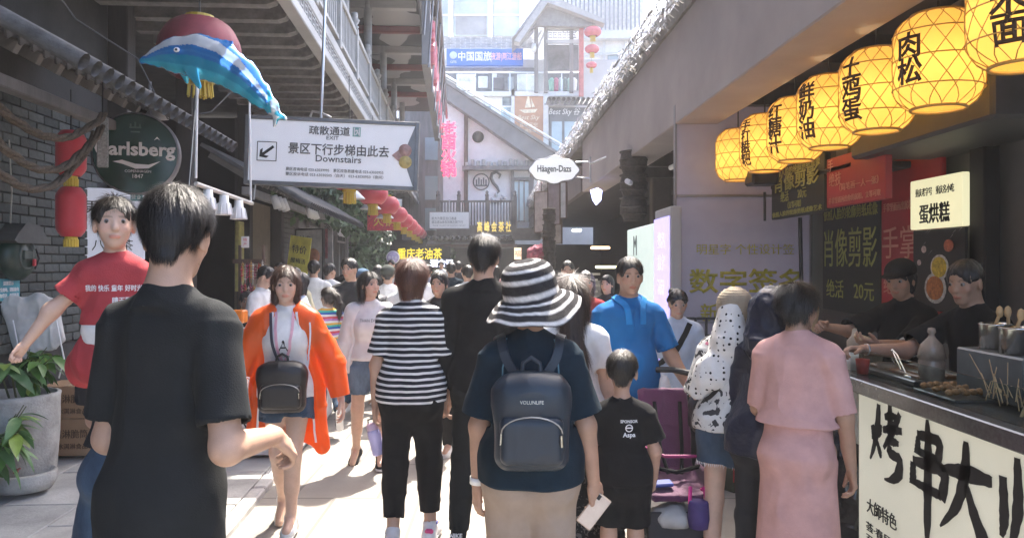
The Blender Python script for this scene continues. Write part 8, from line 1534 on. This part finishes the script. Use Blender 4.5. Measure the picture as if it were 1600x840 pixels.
walker('woman in a cream top on the terrace behind the orange raincoat', 462, 9.4, 170, 1.58, 'f', cloth('cream', (.6, .55, .38)), d_dark, 'bob', face=True)
walker('man in black walking away between the rainbow shirt and the cap', 541, 11.6, 6, 1.70, 'm', c_black, c_grey)
walker('woman in white with dark hair walking away behind the striped shirt', 632, 8.2, -8, 1.57, 'f', c_white, c_black, 'updo')
walker('man in a charcoal shirt coming this way behind the ponytail girl', 548, 8.4, 172, 1.68, 'm', c_dark, d_dark, face=True, head=(-14, 0, 0))
walker('woman in a pale blue top behind the orange raincoat, looking left', 470, 7.2, 120, 1.55, 'f', c_sky, d_pale, 'bob', face=True)
walker('man in white coming this way between the caps and the striped shirt', 655, 9.0, 176, 1.66, 'm', c_white, c_grey, face=True)
walker('woman in black with long hair walking away near the green cap', 590, 11.0, -5, 1.60, 'f', c_black, d_blue, 'long')
walker('boyish person in navy walking away beside the yellow lettering', 705, 12.2, 4, 1.64, 'm', c_navy, c_khaki)
walker('woman in red coming this way behind the long brown hair', 915, 7.0, 178, 1.56, 'f', c_red, c_black, 'long', face=True)
walker('man in grey on the left terrace before the far doorway', 545, 14, 20, 1.68, 'm', c_grey, c_dark)
# ------------------------------------------------------------------ the stroller
sr = thing('stroller', 'purple stroller with black straps and frame, pushed by the man in the blue polo', 'stroller', (.93, 4.25, 0)); pur = mat('purple_fabric', (.085, .018, .062), .8, var=.2, bump=.4, bs=160, sheen=.2); c = Vector(sr.location)
def sp(x, y, z): return c + Vector((x, y, z))
V, Q_ = sdf([(rbox(sp(-.02, .15, .68), (.29, .035, .50), .015, Matrix.Rotation(R(-20), 3, 'X')), 0, 'u'), (rbox(sp(-.01, -.09, .435), (.30, .30, .04), .015, Matrix.Rotation(R(8), 3, 'X')), .04, 'u'), (rbox(sp(-.165, -.05, .49), (.025, .26, .10), .01), .02, 'u'), (rbox(sp(.145, -.05, .49), (.025, .26, .10), .01), .02, 'u')], .010); V = wrinkle(V, Q_, .012, (7, 7, 7), 6, .7); link('seat', np_mesh('seat', V - A(c), Q_, pur), sr)
b = MB(); b.tube([sp(-.24, .38, .98), sp(-.19, .1, .6), sp(-.21, -.12, .2), sp(-.22, -.22, .06)], .014, 8); part('frame_tube', b, blackmetal, sr); b = MB(); b.tube([sp(.20, .38, .98), sp(.17, .1, .6), sp(.20, -.12, .2), sp(.22, -.22, .06)], .014, 8); part('frame_tube', b, blackmetal, sr)
b = MB(); b.tube([sp(-.24, .38, .98), sp(-.1, .42, 1.0), sp(.08, .42, 1.0), sp(.20, .38, .98)], .018, 8); part('handle', b, rub_b, sr); b = MB(); b.tube([sp(-.19, .1, .55), sp(-.24, .32, .06)], .013, 8); b.tube([sp(.17, .1, .55), sp(.24, .32, .06)], .013, 8); part('rear_leg', b, blackmetal, sr)
b = MB(); b.tube([sp(-.17, .05, .62), sp(-.18, -.14, .66), sp(-.1, -.24, .64), sp(.1, -.24, .64), sp(.18, -.14, .66), sp(.17, .05, .62)], .009, 8); part('bumper_bar', b, mat('magenta_trim', (.26, .02, .11), .6), sr)
for x, y in ((-.23, -.24), (.23, -.24), (-.25, .34), (.25, .34)):
    b = MB(); Mw = Matrix.Rotation(R(90), 3, 'Y'); b.lathe([(.055, -.02), (.075, -.02), (.08, 0), (.075, .02), (.055, .02)], sp(x, y, .08), 22, Mw); w_ = part('wheel', b, rub_b, sr); b = MB(); b.lathe([(0, .012), (.055, .015), (.055, -.015), (0, -.012)], sp(x, y, .08), 16, Mw, smooth=False); part('rim', b, greymetal, w_)
for x in (-.07, .05): b = MB(); b.tube([sp(x * 1.2, .12, .86), sp(x, .02, .62), sp(x * .6, -.06, .50)], .011, 6); part('harness_strap', b, c_black, sr)
b = MB(); b.tube([sp(-.15, -.02, .53), sp(0, -.07, .51), sp(.14, -.02, .53)], .012, 6); part('harness_strap', b, c_black, sr); b = MB(); b.box(sp(-.10, -.16, .475), (.12, .06, .02), Euler((.2, 0, .2)).to_matrix(), .006); part('blue_pad', b, mat('blue_pad', (.04, .06, .25), .7), sr); b = MB(); b.box(sp(0, 0, .20), (.36, .42, .03), None, .01); b.box(sp(0, -.21, .27), (.36, .015, .14), None, .005); part('basket', b, mat('basket_net', (.03, .03, .035), .8), sr)
V, Q_ = sdf([(ell(sp(-.04, -.14, .30), (.11, .12, .065)), 0, 'u'), (ell(sp(.10, -.10, .27), (.06, .08, .05)), .05, 'u')], .012); V = wrinkle(V, Q_, .022, (11, 11, 11), 2, .8); t = thing('white_cloth', 'crumpled white cloth lying in the basket of the purple stroller', 'cloth', sp(-.04, -.14, .22)); link('fabric', np_mesh('fabric', V - A(t.location), Q_, cloth('off_white', (.45, .44, .42))), t)
t = thing('bottle_pouch', 'dark violet pouch with pink straps hanging on the front of the stroller', 'pouch', sp(.07, -.27, .28)); b = MB(); b.lathe([(0, -.01), (.05, 0), (.058, .05), (.052, .13), (.045, .14), (0, .14)], t.location, 18); part('pouch', b, mat('pouch_violet', (.06, .035, .16), .7, bump=.3), t); b = MB(); q = Vector(t.location); b.tube([q + Vector((-.045, 0, .12)), q + Vector((-.035, .03, .2)), q + Vector((-.03, .05, .18))], .010, 6); b.tube([q + Vector((.045, 0, .12)), q + Vector((.035, .03, .2)), q + Vector((.03, .05, .18))], .010, 6); part('strap', b, mat('hot_pink', (.6, .03, .22), .6), t)
t = thing('plastic_bag', 'thin translucent plastic bag hanging from the stroller handle', 'bag', sp(.02, .36, .95)); V, Q_ = sdf([(cone(sp(.02, .34, .94), sp(.04, .30, .66), .03, .085, (0, 1, 0), .6), 0, 'u')], .009); V = wrinkle(V, Q_, .02, (14, 14, 6), 3, .8); pb = mat('thin_plastic', (.80, .80, .80), .2, trans=.6, var=.1); pb.node_tree.nodes['Principled BSDF'].inputs['IOR'].default_value = 1.05; link('film', np_mesh('film', V - A(t.location), Q_, pb), t)
# ------------------------------------------------------------------ thin haze volume added to imitate veiling glare over the far buildings
HZ = .0019
hb = MB(); hb.box((0, 28, 10.4), (36, 72, 22.8)); ho_ = hb.mesh('haze', None, []); hz = bpy.data.materials.new('veil_haze'); hz.use_nodes = True; nt = hz.node_tree
for n__ in list(nt.nodes):
    if n__.type == 'BSDF_PRINCIPLED': nt.nodes.remove(n__)
pvn = nt.nodes.new('ShaderNodeVolumePrincipled'); pvn.inputs['Color'].default_value = (.93, .95, 1, 1); pvn.inputs['Density'].default_value = HZ; pvn.inputs['Anisotropy'].default_value = .35; nt.links.new(pvn.outputs[0], nt.nodes['Material Output'].inputs['Volume'])
ho_.materials.append(hz); tag(link('haze', ho_), kind='stuff')
